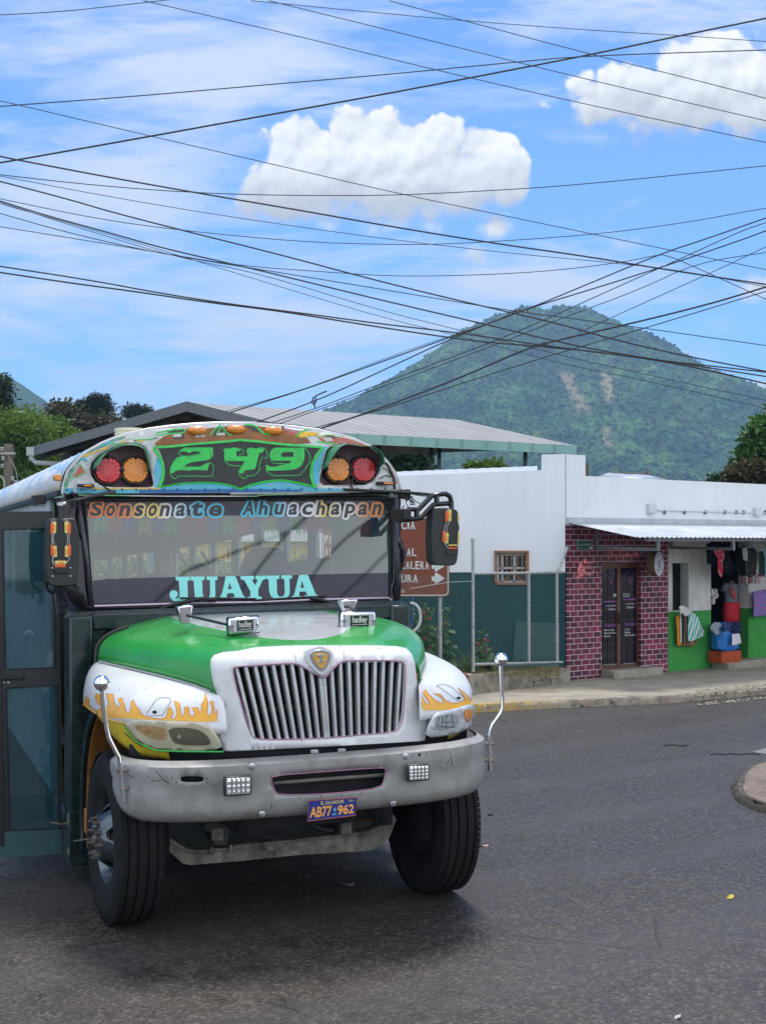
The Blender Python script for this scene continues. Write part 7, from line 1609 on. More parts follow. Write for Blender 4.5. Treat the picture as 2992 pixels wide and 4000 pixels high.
text(o, 'ES', lambda u, v: sp_(1568+14*u, 2315-11*v, .008), .01); o.add([sp_(*p, .008) for p in ((1562, 2112), (1566, 2112), (1566, 2121), (1562, 2121))], [(0, 1, 2, 3)])
for yc in (2212, 2260): 
    pg = [(1686, yc-8), (1698, yc-8), (1698, yc-18), (1704, yc-24), (1737, yc), (1704, yc+20), (1698, yc+23), (1698, yc+10), (1686, yc+10)]; o.add([sp_(*p, .008) for p in pg], [tuple(range(len(pg)))])
o.build('lettering', m_sw, sgn, smooth=False)
o = MB(); o.tube([Vector((0, .06, 0)), sp_(1720, 2040)+Vector((0, .06, 0))], .03, 10); o.tube([Vector((sp_(1330, 0).x, .06, 0)), sp_(1330, 2040)+Vector((0, .06, 0))], .03, 10); o.build('pole', m_galv, sgn)
# white bent pipe by the plants
o = MB(); o.tube([onY(*p, 19.8) for p in smooth_poly(c5((100, 1262), (140, 1268), (172, 1310), (180, 1380), (165, 1440), (120, 1480)), 2, False)], .022, 8); tag(o.build('bent_pipe', M('white_pipe', (.6, .6, .6), .5)), 'bent white pipe rising beside the flowering plant', 'pipe')
o = MB(); o.tube([onY(*p, 19.9) for p in c5((122, 1218), (118, 1330), (112, 1450))], .012, 6); tag(o.build('blue_hose', M('blue_hose', (.02, .12, .4), .5)), 'thin blue hose hanging next to the bent white pipe', 'hose')

# ---- yellow house and bushes seen through the bus windows
yh = thing('yellow_house', 'yellow house with white trim seen through the windows of the bus', 'building', (-3.5, 31, 0))
o = MB(); o.box(-8, 5.2, 0, 3, 0, 3.0); o.build('wall', M('yellow_wall', (.62, .42, .07), .8), yh); o = MB(); o.box(-8.1, 5.3, -.25, -.01, 2.35, 2.62); o.build('trim', M('white_trim', (.65, .65, .62), .6), yh)
o = MB()
for x in (-2.5, .4, 3.2):
    for k in range(6): o.tube([(x-.5+k*.2, -.06, 1.0), (x-.5+k*.2, -.06, 2.2)], .015, 5)
o.build('window_bars', m_gloss, yh)
tree('bush', 'leafy hedge with pink blossom in front of the yellow house', (-4.2, 27, 0), [pb(400, 2230, 27, 90, 45), pb(560, 2225, 27, 90, 45), pb(700, 2215, 27, 80, 60), pb(820, 2240, 27, 90, 40), pb(960, 2250, 27, 80, 25), pb(1200, 2200, 27, 60, 26)], leafmat('pale_hedge_leaves', [(.05, .12, .03), (.14, .24, .08), (.35, .12, .14)], .3, 2.2), 21, 520, 14, .09, .25, .04, cat='bush')

# ---- open market shed
shed = thing('market_shed', 'open sided shed with grey metal gable roof and pale teal fascia behind the white wall', 'shed', (-2, 33, 0)); S0 = Vector((-2, 33, 0))
EL = onY(125, 1750, 37.7); ER = onY(1172, 1682, 31.3); PK = onY(730, 1572, 33.9); RE = onY(1785, 1639, 38.5); EE = onY(2248, 1740, 37.0)
bk_dir = RE-PK; EL2 = EL+bk_dir*.9
m_rf = bpy.data.materials.new('grey_ribbed_roof'); nt, N, L, b = _nodes(m_rf); tc = texco(nt)
c = ramp(nt, noise_node(nt, 1.2, 6, .65, tc), [(.3, (.23, .235, .235)), (.7, (.31, .305, .30))]); w_ = nt.nodes.new('ShaderNodeTexWave'); w_.inputs['Scale'].default_value = .8; w_.bands_direction = 'X'
mp = nt.nodes.new('ShaderNodeMapping'); mp.inputs['Rotation'].default_value = (0, 0, -math.atan2((EE-ER).y, (EE-ER).x)); L.new(tc, mp.inputs[0]); L.new(mp.outputs[0], w_.inputs[0])
c = mixc(nt, .25, c, w_.outputs['Color'], 'MULTIPLY'); L.new(c, b.inputs['Base Color']); b.inputs['Roughness'].default_value = .75; b.inputs['Metallic'].default_value = .0
bumpn(nt, w_.outputs['Fac'], .6, .03, b)
o = MB(); o.add([p-S0 for p in (ER, EE, RE, PK)], [(0, 1, 2, 3)]); o.add([p-S0 for p in (EL, PK, RE, EL2)], [(0, 1, 2, 3)]); o.add([p-S0 for p in (RE, EE, EL2)], [(0, 1, 2)]); shroof = o.build('roof', m_rf, shed, smooth=False, solid=.05)
m_fas = M('teal_fascia', (.22, .42, .38), .5, var=.12, vs=1.2, dirt=(.35, .45, .42), ds=3, da=.4); m_fg = M('grey_fascia', (.12, .135, .15), .5, var=.15)
def strip(a, b_, h, mat, nm, off=(0, -.04, 0), drop=.0):
    o = MB(); a = a-S0+Vector(off); b_ = b_-S0+Vector(off); o.prism([a+Vector((0, 0, .03-drop)), b_+Vector((0, 0, .03-drop)), b_+Vector((0, 0, .03-h-drop)), a+Vector((0, 0, .03-h-drop))], (0, .06, 0)); o.build(nm, mat, shed)
strip(ER, EE, .24, m_fas, 'fascia', (0.02, -.05, 0), .04); strip(PK, ER, .26, m_fg, 'fascia'); strip(EL, PK, .26, m_fg, 'fascia')
nv = (EE-ER).normalized()
o = MB()
for k in range(1, 11): q = ER.lerp(EE, k/11)-S0+Vector((.02, -.12, 0)); o.box(q.x-.012, q.x+.012, q.y, q.y+.02, q.z-.22, q.z+.0)
o.build('fascia_joints', M('fascia_joint', (.15, .30, .28), .5), shed)
# rafters and purlins under the roof
o = MB()
for k in range(12):
    t = (k+.3)/12; p_, l_, r_ = PK.lerp(RE, t), EL.lerp(EL2, t), ER.lerp(EE, t)
    for a, b_ in ((l_, p_), (p_, r_+(p_-r_)*.06)): o.bar(a-S0+Vector((0, .15, -.22)), b_-S0+Vector((0, .15, -.22)), .08, .14)
for k in range(9):
    t = (k+.5)/9
    for a, b_ in ((EL.lerp(PK, t), EL2.lerp(RE, t)), (PK.lerp(ER, t), RE.lerp(EE, t))): o.bar(a-S0+Vector((0, 0, -.10)), b_-S0+Vector((0, 0, -.10)), .05, .09)
o.build('roof_frame', M('dark_shed_frame', (.018, .02, .022), .6), shed)
for px, Z, w in ((1480, 35.5, .12), (1684, 36.6, .11), (1715, 36.4, .11), (2051, 37.6, .11), (1180, 33.5, .12), (300, 38.2, .12), (700, 35.5, .12)):
    q = onY(px, 1800, Z)-S0; zt_ = (5.12 if px > 1000 else 4.6); o = MB(); o.box(q.x-w/2, q.x+w/2, q.y-w/2, q.y+w/2, 0, zt_); o.build('column', m_gloss, shed)
o = MB()
for px, Z in ((1795, 36.8), (1900, 37.2), (2100, 37.4)): q = onY(px, 1740, Z)-S0; o.bar(q+Vector((-.7, .5, .18)), q+Vector((.15, -.2, .02)), .06, .12)
o.build('brackets', m_gloss, shed)
o = MB(); q = EL-S0; o.tube([q+Vector((.0, -.05, -.05)), q+Vector((0, -.05, -.30)), q+Vector((.12, -.05, -.42)), q+Vector((.85, -.05, -.45))], .075, 10); o.box(q.x-.12, q.x+.1, q.y-.15, q.y+.1, q.z-.22, q.z+.02); o.build('gutter_pipe', M('gutter_grey', (.40, .44, .46), .5), shed)
# little far roof with rusty bars, spikes
o = MB(); a, b_, c_, d_ = onY(2330, 1864, 36), onY(2375, 1846, 37.5), onY(2530, 1855, 38), onY(2600, 1872, 35)
O_ = Vector((a.x, 36, 0)); hr = thing('distant_house', 'low house with pale sheet roof and rusty bars showing above the right parapet', 'building', O_)
o.add([p-O_ for p in (a, b_, c_, d_)], [(0, 1, 2, 3)]); o.build('roof', M('pale_zinc', (.36, .40, .44), .5, metal=.2), hr, solid=.05)
o = MB(); o.prism([a-O_+Vector((.05, .05, -.06)), b_-O_+Vector((0, 0, -.06)), onY(2395, 1880, 37)-O_, onY(2330, 1890, 36)-O_], (0, .1, 0)); o.box(.1, 1.9, .3, 2.5, 0, a.z-.15); o.build('wall', M('dark_gable', (.05, .045, .04), .8), hr)
o = MB()
for p, q in (((2418, 1848), (2420, 1831)), ((2426, 1848), (2420, 1831)), ((2520, 1855), (2526, 1829)), ((2528, 1855), (2526, 1829)), ((2395, 1846), (2545, 1852)), ((2440, 1850), (2540, 1850))): o.tube([onY(*p, 37)-O_, onY(*q, 37)-O_], .018, 5)
o.build('rusty_bars', m_rust, hr)
o = MB(); q = onY(2293, 1865, 30); o.tube([(q.x, 30, 0), (q.x, 30, onY(2293, 1808, 30).z)], .035, 8); tag(o.build('wooden_post', M('old_wood', (.16, .11, .07), .9)), 'weathered wooden post standing right of the parapet step', 'post')
o = MB(); rn = random.Random(2)
for k in range(26): px = 2610+k*11; q = onY(px, 1880+(px-2600)*.045, 30); o.tube([q, q+Vector((0, 0, .05+.02*(k % 5 == 0)))], .008, 4)
o.tube([onY(2600, 1874, 30), onY(2900, 1892, 30)], .01, 4); tag(o.build('wall_spikes', m_gloss), 'row of small dark spikes along the far wall above the right parapet', 'spikes')
# utility pole far left
up_ = thing('utility_pole', 'weathered grey utility pole with insulators at the left edge', 'pole', onY(32, 1900, 36)*1); up_.location.z = 0; U0 = Vector(up_.location)
o = MB(); o.tube([(0, 0, 0), onY(34, 1735, 36)-U0], [.16, .13], 12); o.build('pole_shaft', M('pole_wood', (.16, .14, .12), .9, var=.3, vs=8, bump=.5), up_)
for px, py in ((8, 1755), (12, 1790), (10, 1820), (48, 1870), (62, 1885)):
    o = MB(); q = onY(px, py, 35.8)-U0; o.lathe([(.001, .06), (.04, .06), (.06, .03), (.04, 0), (.06, -.03), (.03, -.06), (.001, -.06)], q, (0, 0, 1), 12); o.build('insulator', M('insulator_grey', (.3, .31, .32), .3), up_)
o = MB(); o.tube([onY(*p, 35.8)-U0 for p in ((-10, 1772), (60, 1772))], .04, 6); o.tube([onY(*p, 35.8)-U0 for p in ((22, 1760), (42, 1800), (60, 1830), (70, 1880))], .012, 5); o.tube([onY(*p, 35.8)-U0 for p in smooth_poly(((0, 1860), (12, 1866), (18, 1885), (18, 1905)), 1, False)], .035, 6); o.build('pole_fittings', M('fitting_grey', (.3, .31, .3), .6), up_)

# ---------------------------------------------------------------- mountain, hill
def mountmat():
    m = bpy.data.materials.new('forested_slope'); nt, N, L, b = _nodes(m); tc = texco(nt)
    a = noise_node(nt, .012, 6, .6, tc, .5); f = noise_node(nt, .11, 6, .75, tc); ff = noise_node(nt, .035, 5, .7, tc)
    c = ramp(nt, a, [(.3, (.014, .042, .014)), (.5, (.036, .082, .022)), (.68, (.075, .130, .032))])
    c2 = ramp(nt, ff, [(.35, .5), (.7, 2.0)]); c = mixc(nt, 1., c, c2, 'MULTIPLY')
    c3_ = ramp(nt, f, [(.35, .35), (.65, 2.1)]); c = mixc(nt, .8, c, c3_, 'MULTIPLY')
    pk = ramp(nt, noise_node(nt, .018, 7, .7, tc, .8), [(.60, 0), (.68, .45)]); c = mixc(nt, pk, c, (.12, .13, .045))
    # landslide scars: two bare streaks on the face
    s = nt.nodes.new('ShaderNodeSeparateXYZ'); L.new(tc, s.inputs[0])
    wob = math_node(nt, 'MULTIPLY', math_node(nt, 'SUBTRACT', noise_node(nt, .05, 5, .7, tc), .5), 34)
    xx = math_node(nt, 'ADD', s.outputs[0], wob); tot = None
    for x0, sl, z0, z1, w in ((-12, -.10, 122, 170, 6.5), (12, .28, 132, 170, 5.5), (-2, 0, 85, 102, 5)):
        cx_ = math_node(nt, 'SUBTRACT', xx, math_node(nt, 'ADD', x0, math_node(nt, 'MULTIPLY', math_node(nt, 'SUBTRACT', s.outputs[2], z0), sl)))
        k1 = mapr(nt, math_node(nt, 'ABSOLUTE', cx_), w, w*.4); k2 = math_node(nt, 'MULTIPLY', mapr(nt, s.outputs[2], z0-6, z0+4), mapr(nt, s.outputs[2], z1+4, z1-6))
        k = math_node(nt, 'MULTIPLY', k1, k2); tot = k if tot is None else math_node(nt, 'MAXIMUM', tot, k)
    tot = math_node(nt, 'MULTIPLY', tot, ramp(nt, f, [(.3, .3), (.5, 1)])); c = mixc(nt, tot, c, (.33, .27, .14))
    L.new(c, b.inputs['Base Color']); b.inputs['Roughness'].default_value = .95; b.inputs['Specular IOR Level'].default_value = .1
    bumpn(nt, math_node(nt, 'ADD', f, ff), 1., 5., b); return m
m_mt = mountmat()
def peak(name, cx_, cy_, prof, seed, label, n=260, ext=640, trees=0, clipback=True):
    rn = random.Random(seed); o = MB(); rows = []
    def hgt(x, y):
        r = math.hypot(x, y*1.0); a = math.atan2(y, x); side = x/(r+1e-6)
        hl_ = interp(prof[0], r); hr_ = interp(prof[1], r); k = .5+.5*side; h = hl_*(1-k)+hr_*k
        g = noise.noise(Vector((a*5.5, r*.004, seed)))*.6+noise.noise(Vector((a*13, r*.008, seed+5)))*.35
        h += g*24*min(1, r/120)*min(1, h/60); h += noise.noise(Vector((x*.03, y*.03, seed)))*4+noise.noise(Vector((x*.09, y*.09, seed)))*2.0
        return h
    for j in range(n):
        y = -ext+ext*1.5*j/(n-1); rows.append([Vector((x, y, max(-5, hgt(x, y)))) for x in [-ext*1.15+2.3*ext*i/(n-1) for i in range(n)]])
    o.grid(rows); t = o.build(name, m_mt, None); t.location = (cx_, cy_, 0); tag(t, label, kind='structure')
    if trees:
        q = MB(); k = 0
        while k < trees:
            r = 520*math.sqrt(rn.random()); a = rn.uniform(-PI, PI)
            x, y = r*math.cos(a), r*math.sin(a)
            if y > 60: continue
            h = hgt(x, y)
            if h < 20: continue
            if (abs(x+12-.1*(h-128)*-1) < 7 and 120 < h < 170) or (abs(x-12-.28*(h-138)) < 6 and 135 < h < 170): 
                if rn.random() < .8: continue
            s = rn.uniform(.9, 2.2)*(1.5 if rn.random() < .1 else 1)
            # small craggy crown of 12 faces
            vs = []; m_ = 5
            for rz, zz in ((.75, -.2), (1.0, .35), (.55, .9)):
                for i in range(m_): aa = 2*PI*(i+rn.random()*.6)/m_; vs.append((x+s*rz*rn.uniform(.7, 1.2)*math.cos(aa), y+s*rz*math.sin(aa), h+s*zz*rn.uniform(.8, 1.2)))
            vs.append((x, y, h+s*1.25)); fs2 = [(i, (i+1) % m_, m_+(i+1) % m_, m_+i) for i in range(m_)]+[(m_+i, m_+(i+1) % m_, 2*m_+(i+1) % m_, 2*m_+i) for i in range(m_)]+[(2*m_+i, 2*m_+(i+1) % m_, 3*m_) for i in range(m_)]
            q.add(vs, fs2); k += 1
        f = q.build('forest', m_mt, None, smooth=False); f.location = (cx_, cy_, 0); tag(f, 'forest covering the slopes of the mountain', 'forest', kind='stuff')
MX = (2170-CX)/F*1500
peak('mountain', MX, 1500, ([(0, 262), (35, 262), (70, 255), (110, 232), (150, 205), (190, 181), (235, 155), (300, 118), (400, 70), (600, 0)], [(0, 262), (30, 262), (60, 250), (95, 232), (130, 215), (170, 188), (210, 168), (245, 150), (320, 110), (420, 65), (620, 0)]), 3, 'green forested mountain with two bare landslide scars', trees=19000)
HX = (-150-CX)/F*1400
peak('hill', HX, 1400, ([(0, 200), (200, 150), (400, 60), (600, 0)], [(0, 200), (45, 176), (70, 158), (100, 134), (130, 112), (165, 96), (300, 40), (420, 0)]), 11, 'bluish far hill at the left edge', n=140, trees=0)
# haze
hz = MB(); hz.box(-1500, 1500, -6, 2300, -1.5, 300); m = bpy.data.materials.new('haze_air'); m.use_nodes = True; nt = m.node_tree; nt.nodes.remove(nt.nodes['Principled BSDF'])
pv = nt.nodes.new('ShaderNodeVolumePrincipled'); pv.inputs['Color'].default_value = (.42, .66, 1, 1); pv.inputs['Density'].default_value = HAZE; pv.inputs['Anisotropy'].default_value = .1
nt.links.new(pv.outputs[0], nt.nodes['Material Output'].inputs['Volume']); ho_ = hz.build('haze', m, smooth=False); tag(ho_, 'thin blue haze in the air', kind='stuff')

# ---------------------------------------------------------------- overhead wires
WR = [
 ('A', [(0, 56), (245, 43), (453, 20), (634, 0), (760, -18)], 3.0, 'wire crossing the top left corner of the sky'),
 ('A', [(560, 0), (816, 59), (1160, 138), (1500, 222), (1700, 270), (1836, 302), (2217, 390), (2992, 555)], 3.0, 'thin wire running down from the top left third to below the upper cloud'),
 ('A', [(980, 0), (1115, 13), (1500, 50), (1818, 79), (2290, 115), (2652, 136), (2992, 160)], 2.6, 'topmost nearly level wire across the right half of the sky'),
 ('A', [(1050, 0), (1269, 54), (1500, 111), (2018, 240), (2353, 322), (2992, 470)], 3.0, 'thin wire sloping across the left part of the upper right cloud'),
 ('A', [(1519, 0), (1800, 75), (2308, 210), (2670, 299), (2992, 382)], 3.0, 'thin wire sloping across the middle of the upper right cloud'),
 ('A', [(0, 414), (73, 408), (544, 373), (1088, 325), (1500, 290), (2018, 240), (2281, 216), (2992, 193)], 4.0, 'wire rising gently from the left edge to the upper right cloud'),
 ('A', [(0, 634), (73, 622), (580, 532), (1088, 440), (1500, 366), (1836, 302), (2308, 211), (2643, 140), (2992, 69)], 6.5, 'thick dark wire rising steeply from left edge to the top right corner'),
 ('A', [(0, 392), (73, 408), (580, 528), (1088, 645), (1500, 742), (1882, 823), (2326, 915), (2643, 981), (2992, 1052)], 3.0, 'thin grey wire falling across the central cloud'),
 ('A', [(0, 609), (73, 624), (453, 696), (816, 760), (1178, 821), (1500, 879), (1927, 949), (2308, 1003), (2580, 1049), (2992, 1110)], 6, 'thick twisted wire falling from the left edge under the central cloud'),
 ('A', [(0, 681), (363, 722), (743, 751), (1088, 762), (1500, 763), (1855, 747), (2262, 721), (2992, 646)], 3.4, 'sagging wire crossing the foot of the central cloud'),
 ('A', [(0, 686), (453, 772), (906, 847), (1500, 932), (2027, 992), (2353, 1021), (2670, 1056), (2992, 1120)], 2.6, 'thin wire just below the sagging one, falling to the right'),
 ('A', [(0, 707), (272, 778), (435, 827), (743, 906), (1088, 992), (1486, 1099), (1855, 1188), (2181, 1263), (2398, 1326), (2670, 1389), (2992, 1450)], 5.5, 'thick wire falling from the left edge across the mountain top'),
 ('A', [(0, 775), (381, 854), (707, 899), (1178, 944), (1500, 954), (1764, 953), (2308, 917), (2670, 870), (2942, 820), (2992, 812)], 3.0, 'thin wire sagging then rising towards the right edge'),
 ('A', [(0, 784), (181, 841), (453, 915), (634, 968), (943, 1038), (1178, 1095), (1492, 1172), (1927, 1273), (2172, 1333), (2398, 1379), (2992, 1470)], 5.5, 'thick wire of the bundle entering at mid left and crossing the mountain'),
 ('A', [(0, 789), (344, 900), (689, 1004), (1000, 1063), (1492, 1214), (1800, 1290), (2127, 1371), (2398, 1435), (2992, 1564)], 2.6, 'thin wire following below the mid left bundle'),
 ('A', [(20, 800), (471, 927), (1000, 1090), (1492, 1240), (1855, 1326), (2172, 1416), (2580, 1498), (2992, 1596)], 2.4, 'lowest thin wire fanning out from the mid left bundle'),
 ('A', [(0, 832), (226, 897), (453, 952), (680, 998), (1088, 1063), (1492, 1129), (1855, 1190), (2036, 1218), (2444, 1271), (2670, 1303), (2992, 1349)], 3.4, 'wire passing in front of the mountain top towards the right edge'),
 ('A', [(0, 884), (453, 957), (653, 991), (943, 1038), (1269, 1061), (1500, 1077), (1764, 1077), (2127, 1061), (2444, 1022), (2562, 995), (2607, 995), (2761, 1063), (2992, 1168)], 3.0, 'thin wire that rises to a kink and drops again near the right edge'),
 ('A', [(0, 1039), (363, 1095), (634, 1146), (906, 1188), (1178, 1222), (1492, 1265), (1791, 1299), (2108, 1347), (2580, 1407), (2992, 1453)], 5.5, 'upper of the thick pair entering at lower left'),
 ('A', [(0, 1063), (272, 1104), (544, 1140), (816, 1181), (1088, 1213), (1492, 1279), (1873, 1335), (2126, 1353), (2398, 1380), (2670, 1424), (2992, 1498)], 6, 'lower of the thick pair entering at lower left'),
 ('B', [(1240, 1678), (1500, 1589), (1764, 1489), (2036, 1371), (2108, 1344), (2435, 1270), (2761, 1190), (2992, 1120)], 7, 'thickest cable rising from behind the bus across the mountain foot'),
 ('B', [(1190, 1682), (1500, 1598), (1718, 1525), (2126, 1394), (2489, 1290), (2992, 1137)], 4, 'cable just below the thickest one, rising from behind the bus'),
 ('B', [(900, 1610), (1178, 1525), (1500, 1409), (1746, 1321), (2036, 1217), (2308, 1104), (2580, 990), (2761, 931), (2992, 850)], 5, 'cable rising from the shed roof over the mountain top to the right edge'),
 ('B', [(1000, 1650), (1250, 1560), (1500, 1444), (1764, 1321), (2036, 1212), (2308, 1130), (2580, 1044), (2900, 935), (2992, 900)], 5, 'cable running close beside the one over the mountain top'),
 ('B', [(1060, 1652), (1250, 1590), (1492, 1496), (1927, 1335), (2126, 1249), (2453, 1101), (2670, 1004), (2897, 900), (2992, 868)], 3.6, 'thin cable rising from the shed roof with the hanging loop'),
 ('B', [(1090, 1655), (1300, 1580), (1500, 1507), (1927, 1350), (2200, 1240), (2500, 1130), (2720, 1025), (2992, 985)], 3.2, 'thin cable below the looped one'),
 ('B', [(2262, 1299), (2398, 1235), (2761, 1072), (2992, 963)], 3.0, 'short thin wire rising to the right edge above the mountain shoulder'),
 ('B', [(880, 1607), (1178, 1525), (1492, 1404), (1700, 1330), (1950, 1250), (2020, 1205)], 2.4, 'thinnest wire ending at the joint over the mountain top'),
]
mw = M('wire_dark', (.016, .015, .016), .5)
for kind, pts, w, lb in WR:
    ys = [p[1] for p in pts]; ym = sum(ys)/len(ys)
    if kind == 'A': Z = min(27, 4.4*F/(HY-ym))
    else: Z = 27.5
    P_ = smooth_poly(pts, 2, False)
    a, b_ = P_[0], P_[-1]
    def sl(i, j): return (P_[j][1]-P_[i][1])/(P_[j][0]-P_[i][0]+1e-6)
    ext = []
    if a[0] < 40: ext = [(a[0]-3200, a[1]-sl(2, 8)*3200-140), (a[0]-900, a[1]-sl(2, 8)*900-20)]
    P_ = ext+P_
    if b_[0] > 2950: P_ = P_+[(b_[0]+900, b_[1]+sl(-9, -3)*900-20), (b_[0]+3200, b_[1]+sl(-9, -3)*3200-140)]
    # wires run slightly in depth, from the left pole line to the right one
    tilt = .0012 if kind == 'A' else -.0006
    cen_ = onY(*P_[len(P_)//2], Z)
    pts3 = [onY(px, py, Z*(1+tilt*.12*(px-1496)/10)) for px, py in P_]
    o = MB(); o.tube([p-cen_ for p in pts3], w*.5*Z/F*1.05, 6)
    wo = o.build('overhead_wire', mw, None); wo.location = cen_; tag(wo, lb, 'wire', 'overhead wires')
o = MB(); o.tube([onY(*p, 27.4) for p in cC((1408, 692), (1375, 706), (1350, 720), (1343, 740), (1352, 752), (1362, 740), (1362, 718), (1352, 735), (1358, 765))], .016, 6); tag(o.build('cable_loop', mw), 'small dangling loop of cable hanging above the shed roof', 'cable')
for px, py, n in ((2036, 1217, 9), (2112, 1346, 12)):
    o = MB(); rn = random.Random(px)
    for k in range(n): x, y = px+rn.uniform(-30, 30), py+rn.uniform(-5, 5); o.tube([onY(x, y, 27.2), onY(x+rn.uniform(-16, 16), y+rn.uniform(-8, 8), 27.2)], .014, 5)
    tag(o.build('wire_joint', mw), 'tangle of wire ties at the crossing '+('over the mountain top' if px < 2100 else 'in front of the mountain slope'), 'wire joint')
# ---- street wires on the near side, mirrored in the windshield
wc = [toworld(p) for p in wz]; wn_ = (wc[1]-wc[0]).cross(wc[3]-wc[0]).normalized()
if wn_.y > 0: wn_ = -wn_
for i, pts in enumerate(((cJ((0, 235), (120, 120), (235, 0))[0:3]+cAH((620, 350), (740, 225), (860, 120))), (c2((150, 1150), (260, 1010), (370, 880), (480, 790), (520, 740))), (c2((510, 1190), (600, 1060), (760, 900), (900, 800), (1020, 690))), (c2((740, 1270), (840, 1180), (980, 1040), (1100, 930))))):
    o = MB(); P_ = []
    for px, py in pts:
        r = ray(px, py); t = (wc[0]-CAM).dot(wn_)/r.dot(wn_); hp = CAM+r*t; rd = (r-wn_*2*r.dot(wn_)).normalized(); P_.append(hp+rd*(17+1.5*i))
    d0_ = (P_[0]-P_[1]); d9 = (P_[-1]-P_[-2]); P_ = [P_[0]+d0_*2]+P_+[P_[-1]+d9*2]; cen_ = P_[2].copy()
    o.tube([p-cen_ for p in P_], .034, 6); wo = o.build('overhead_wire', mw, None); wo.location = cen_
    tag(wo, ('leftmost', 'second from left', 'third from left', 'rightmost')[i]+' of the dark wires mirrored in the bus windshield', 'wire', 'street wires mirrored in the windshield')
# ---- litter
def litter(px, py, pts, mat, label, cat='litter'):
    q = gnd(px, py); o = MB(); o.add([Vector((x, y, .006+.012*math.sin(x*90))) for x, y in pts], [tuple(range(len(pts)))]); k = o.build('litter', mat, None, solid=.002, smooth=False); k.location = q; tag(k, label, cat)
litter(*cE((1500, 1004))[0], [(-.03, 0), (-.01, .05), (.02, .04), (.03, .01), (.0, -.04)], M('yellow_leaf', (.55, .42, .05), .6), 'yellow leaf lying on the asphalt at the right', 'leaf')
litter(*cE((436, 778))[0], [(-.05, 0), (-.02, .06), (.04, .04), (.06, 0), (.0, -.04)], M('pink_wrapper', (.50, .28, .20), .6), 'pinkish scrap beside the right front tire')
litter(*cH((1500, 395))[0], [(-.05, 0), (-.02, .06), (.04, .05), (.06, .0), (.0, -.03)], M('pale_scrap', (.30, .32, .30), .6), 'pale scrap in the shadow under the bumper')
litter(*cE((1272, 1524))[0], [(-.02, 0), (0, .03), (.02, .01), (.01, -.02)], M('white_chip', (.5, .5, .47), .6), 'white chip near the bottom right')
litter(*cE((465, 646))[0], [(-.03, 0), (0, .04), (.03, .01), (.01, -.03)], m_dark, 'small black scrap right of the bumper')
for px, py, w, lb in ((1265, 347, .25, 'short black strip lying far out on the road'), (1518, 385, .45, 'longer black strip beside the pale road patch')):
    q = gnd(*cE((px, py))[0]); o = MB(); rn = random.Random(px); o.tube([(w*(k/7-.5)*1.2, rn.uniform(-.06, .06), .007) for k in range(8)], .006, 5); k = o.build('rubber_strip', m_blackp); k.location = q; tag(k, lb, 'rubber strip')

# ---------------------------------------------------------------- sky, sun, camera
w = bpy.data.worlds.new('World'); sc.world = w; w.use_nodes = True; nt = w.node_tree; N = nt.nodes; L = nt.links
for n_ in list(N): N.remove(n_)
out = N.new('ShaderNodeOutputWorld'); sky = N.new('ShaderNodeTexSky'); sky.sky_type = 'NISHITA'; sky.sun_disc = False
sky.sun_elevation = math.radians(SUN_EL); sky.sun_rotation = math.radians(SUN_ROT); sky.air_density = 1.0; sky.dust_density = .3; sky.ozone_density = 1.5; sky.altitude = 1000
g = N.new('ShaderNodeTexCoord').outputs['Generated']; s = N.new('ShaderNodeSeparateXYZ'); L.new(g, s.inputs[0])
yy = math_node(nt, 'MAXIMUM', s.outputs[1], .08); u = math_node(nt, 'DIVIDE', s.outputs[0], yy); v = math_node(nt, 'DIVIDE', s.outputs[2], yy)
front = mapr(nt, s.outputs[1], .1, .3)
cb = N.new('ShaderNodeCombineXYZ'); L.new(u, cb.inputs[0]); L.new(v, cb.inputs[1]); uv = cb.outputs[0]
def pu(px): return (px-CX)/F
def pv_(py): return (HY-py)/F
def blob(cx_, cy_, rx, ry):
    a = math_node(nt, 'MULTIPLY', math_node(nt, 'SUBTRACT', u, pu(cx_)), F/rx); b_ = math_node(nt, 'MULTIPLY', math_node(nt, 'SUBTRACT', v, pv_(cy_)), F/ry)
    r2 = math_node(nt, 'ADD', math_node(nt, 'MULTIPLY', a, a), math_node(nt, 'MULTIPLY', b_, b_)); return math_node(nt, 'SUBTRACT', 1.0, math_node(nt, 'SQRT', r2))
def mx(a, b_): return math_node(nt, 'MAXIMUM', a, b_)
def shiftvec(dx, dy):
    n_ = N.new('ShaderNodeVectorMath'); n_.operation = 'ADD'; L.new(uv, n_.inputs[0]); n_.inputs[1].default_value = (dx, dy, 0); return n_.outputs[0]
blobs = [(1190, 610, 190, 150), (1430, 560, 200, 130), (1680, 575, 170, 125), (1900, 610, 160, 130), (1990, 700, 110, 115), (1530, 725, 520, 175), (1160, 770, 260, 115), (1940, 885, 90, 70), (2560, 400, 330, 165), (2800, 270, 270, 150), (2960, 350, 260, 200), (2400, 410, 140, 100), (2480, 950, 90, 32), (2950, 1120, 90, 55), (2990, 1530, 80, 75), (1860, 1000, 60, 45), (1730, 650, 260, 130), (2830, 400, 280, 130)]
m_ = None
for b_ in blobs:
    k = math_node(nt, 'MULTIPLY', blob(*b_), min(1.0, b_[3]/120)); m_ = k if m_ is None else mx(m_, k)
def vor(vec, sc_, amt):
    n_ = N.new('ShaderNodeTexVoronoi'); n_.feature = 'F1'; n_.voronoi_dimensions = '2D'; n_.inputs['Scale'].default_value = sc_; L.new(vec, n_.inputs['Vector'])
    return math_node(nt, 'MULTIPLY', math_node(nt, 'SUBTRACT', .45, n_.outputs['Distance']), amt)
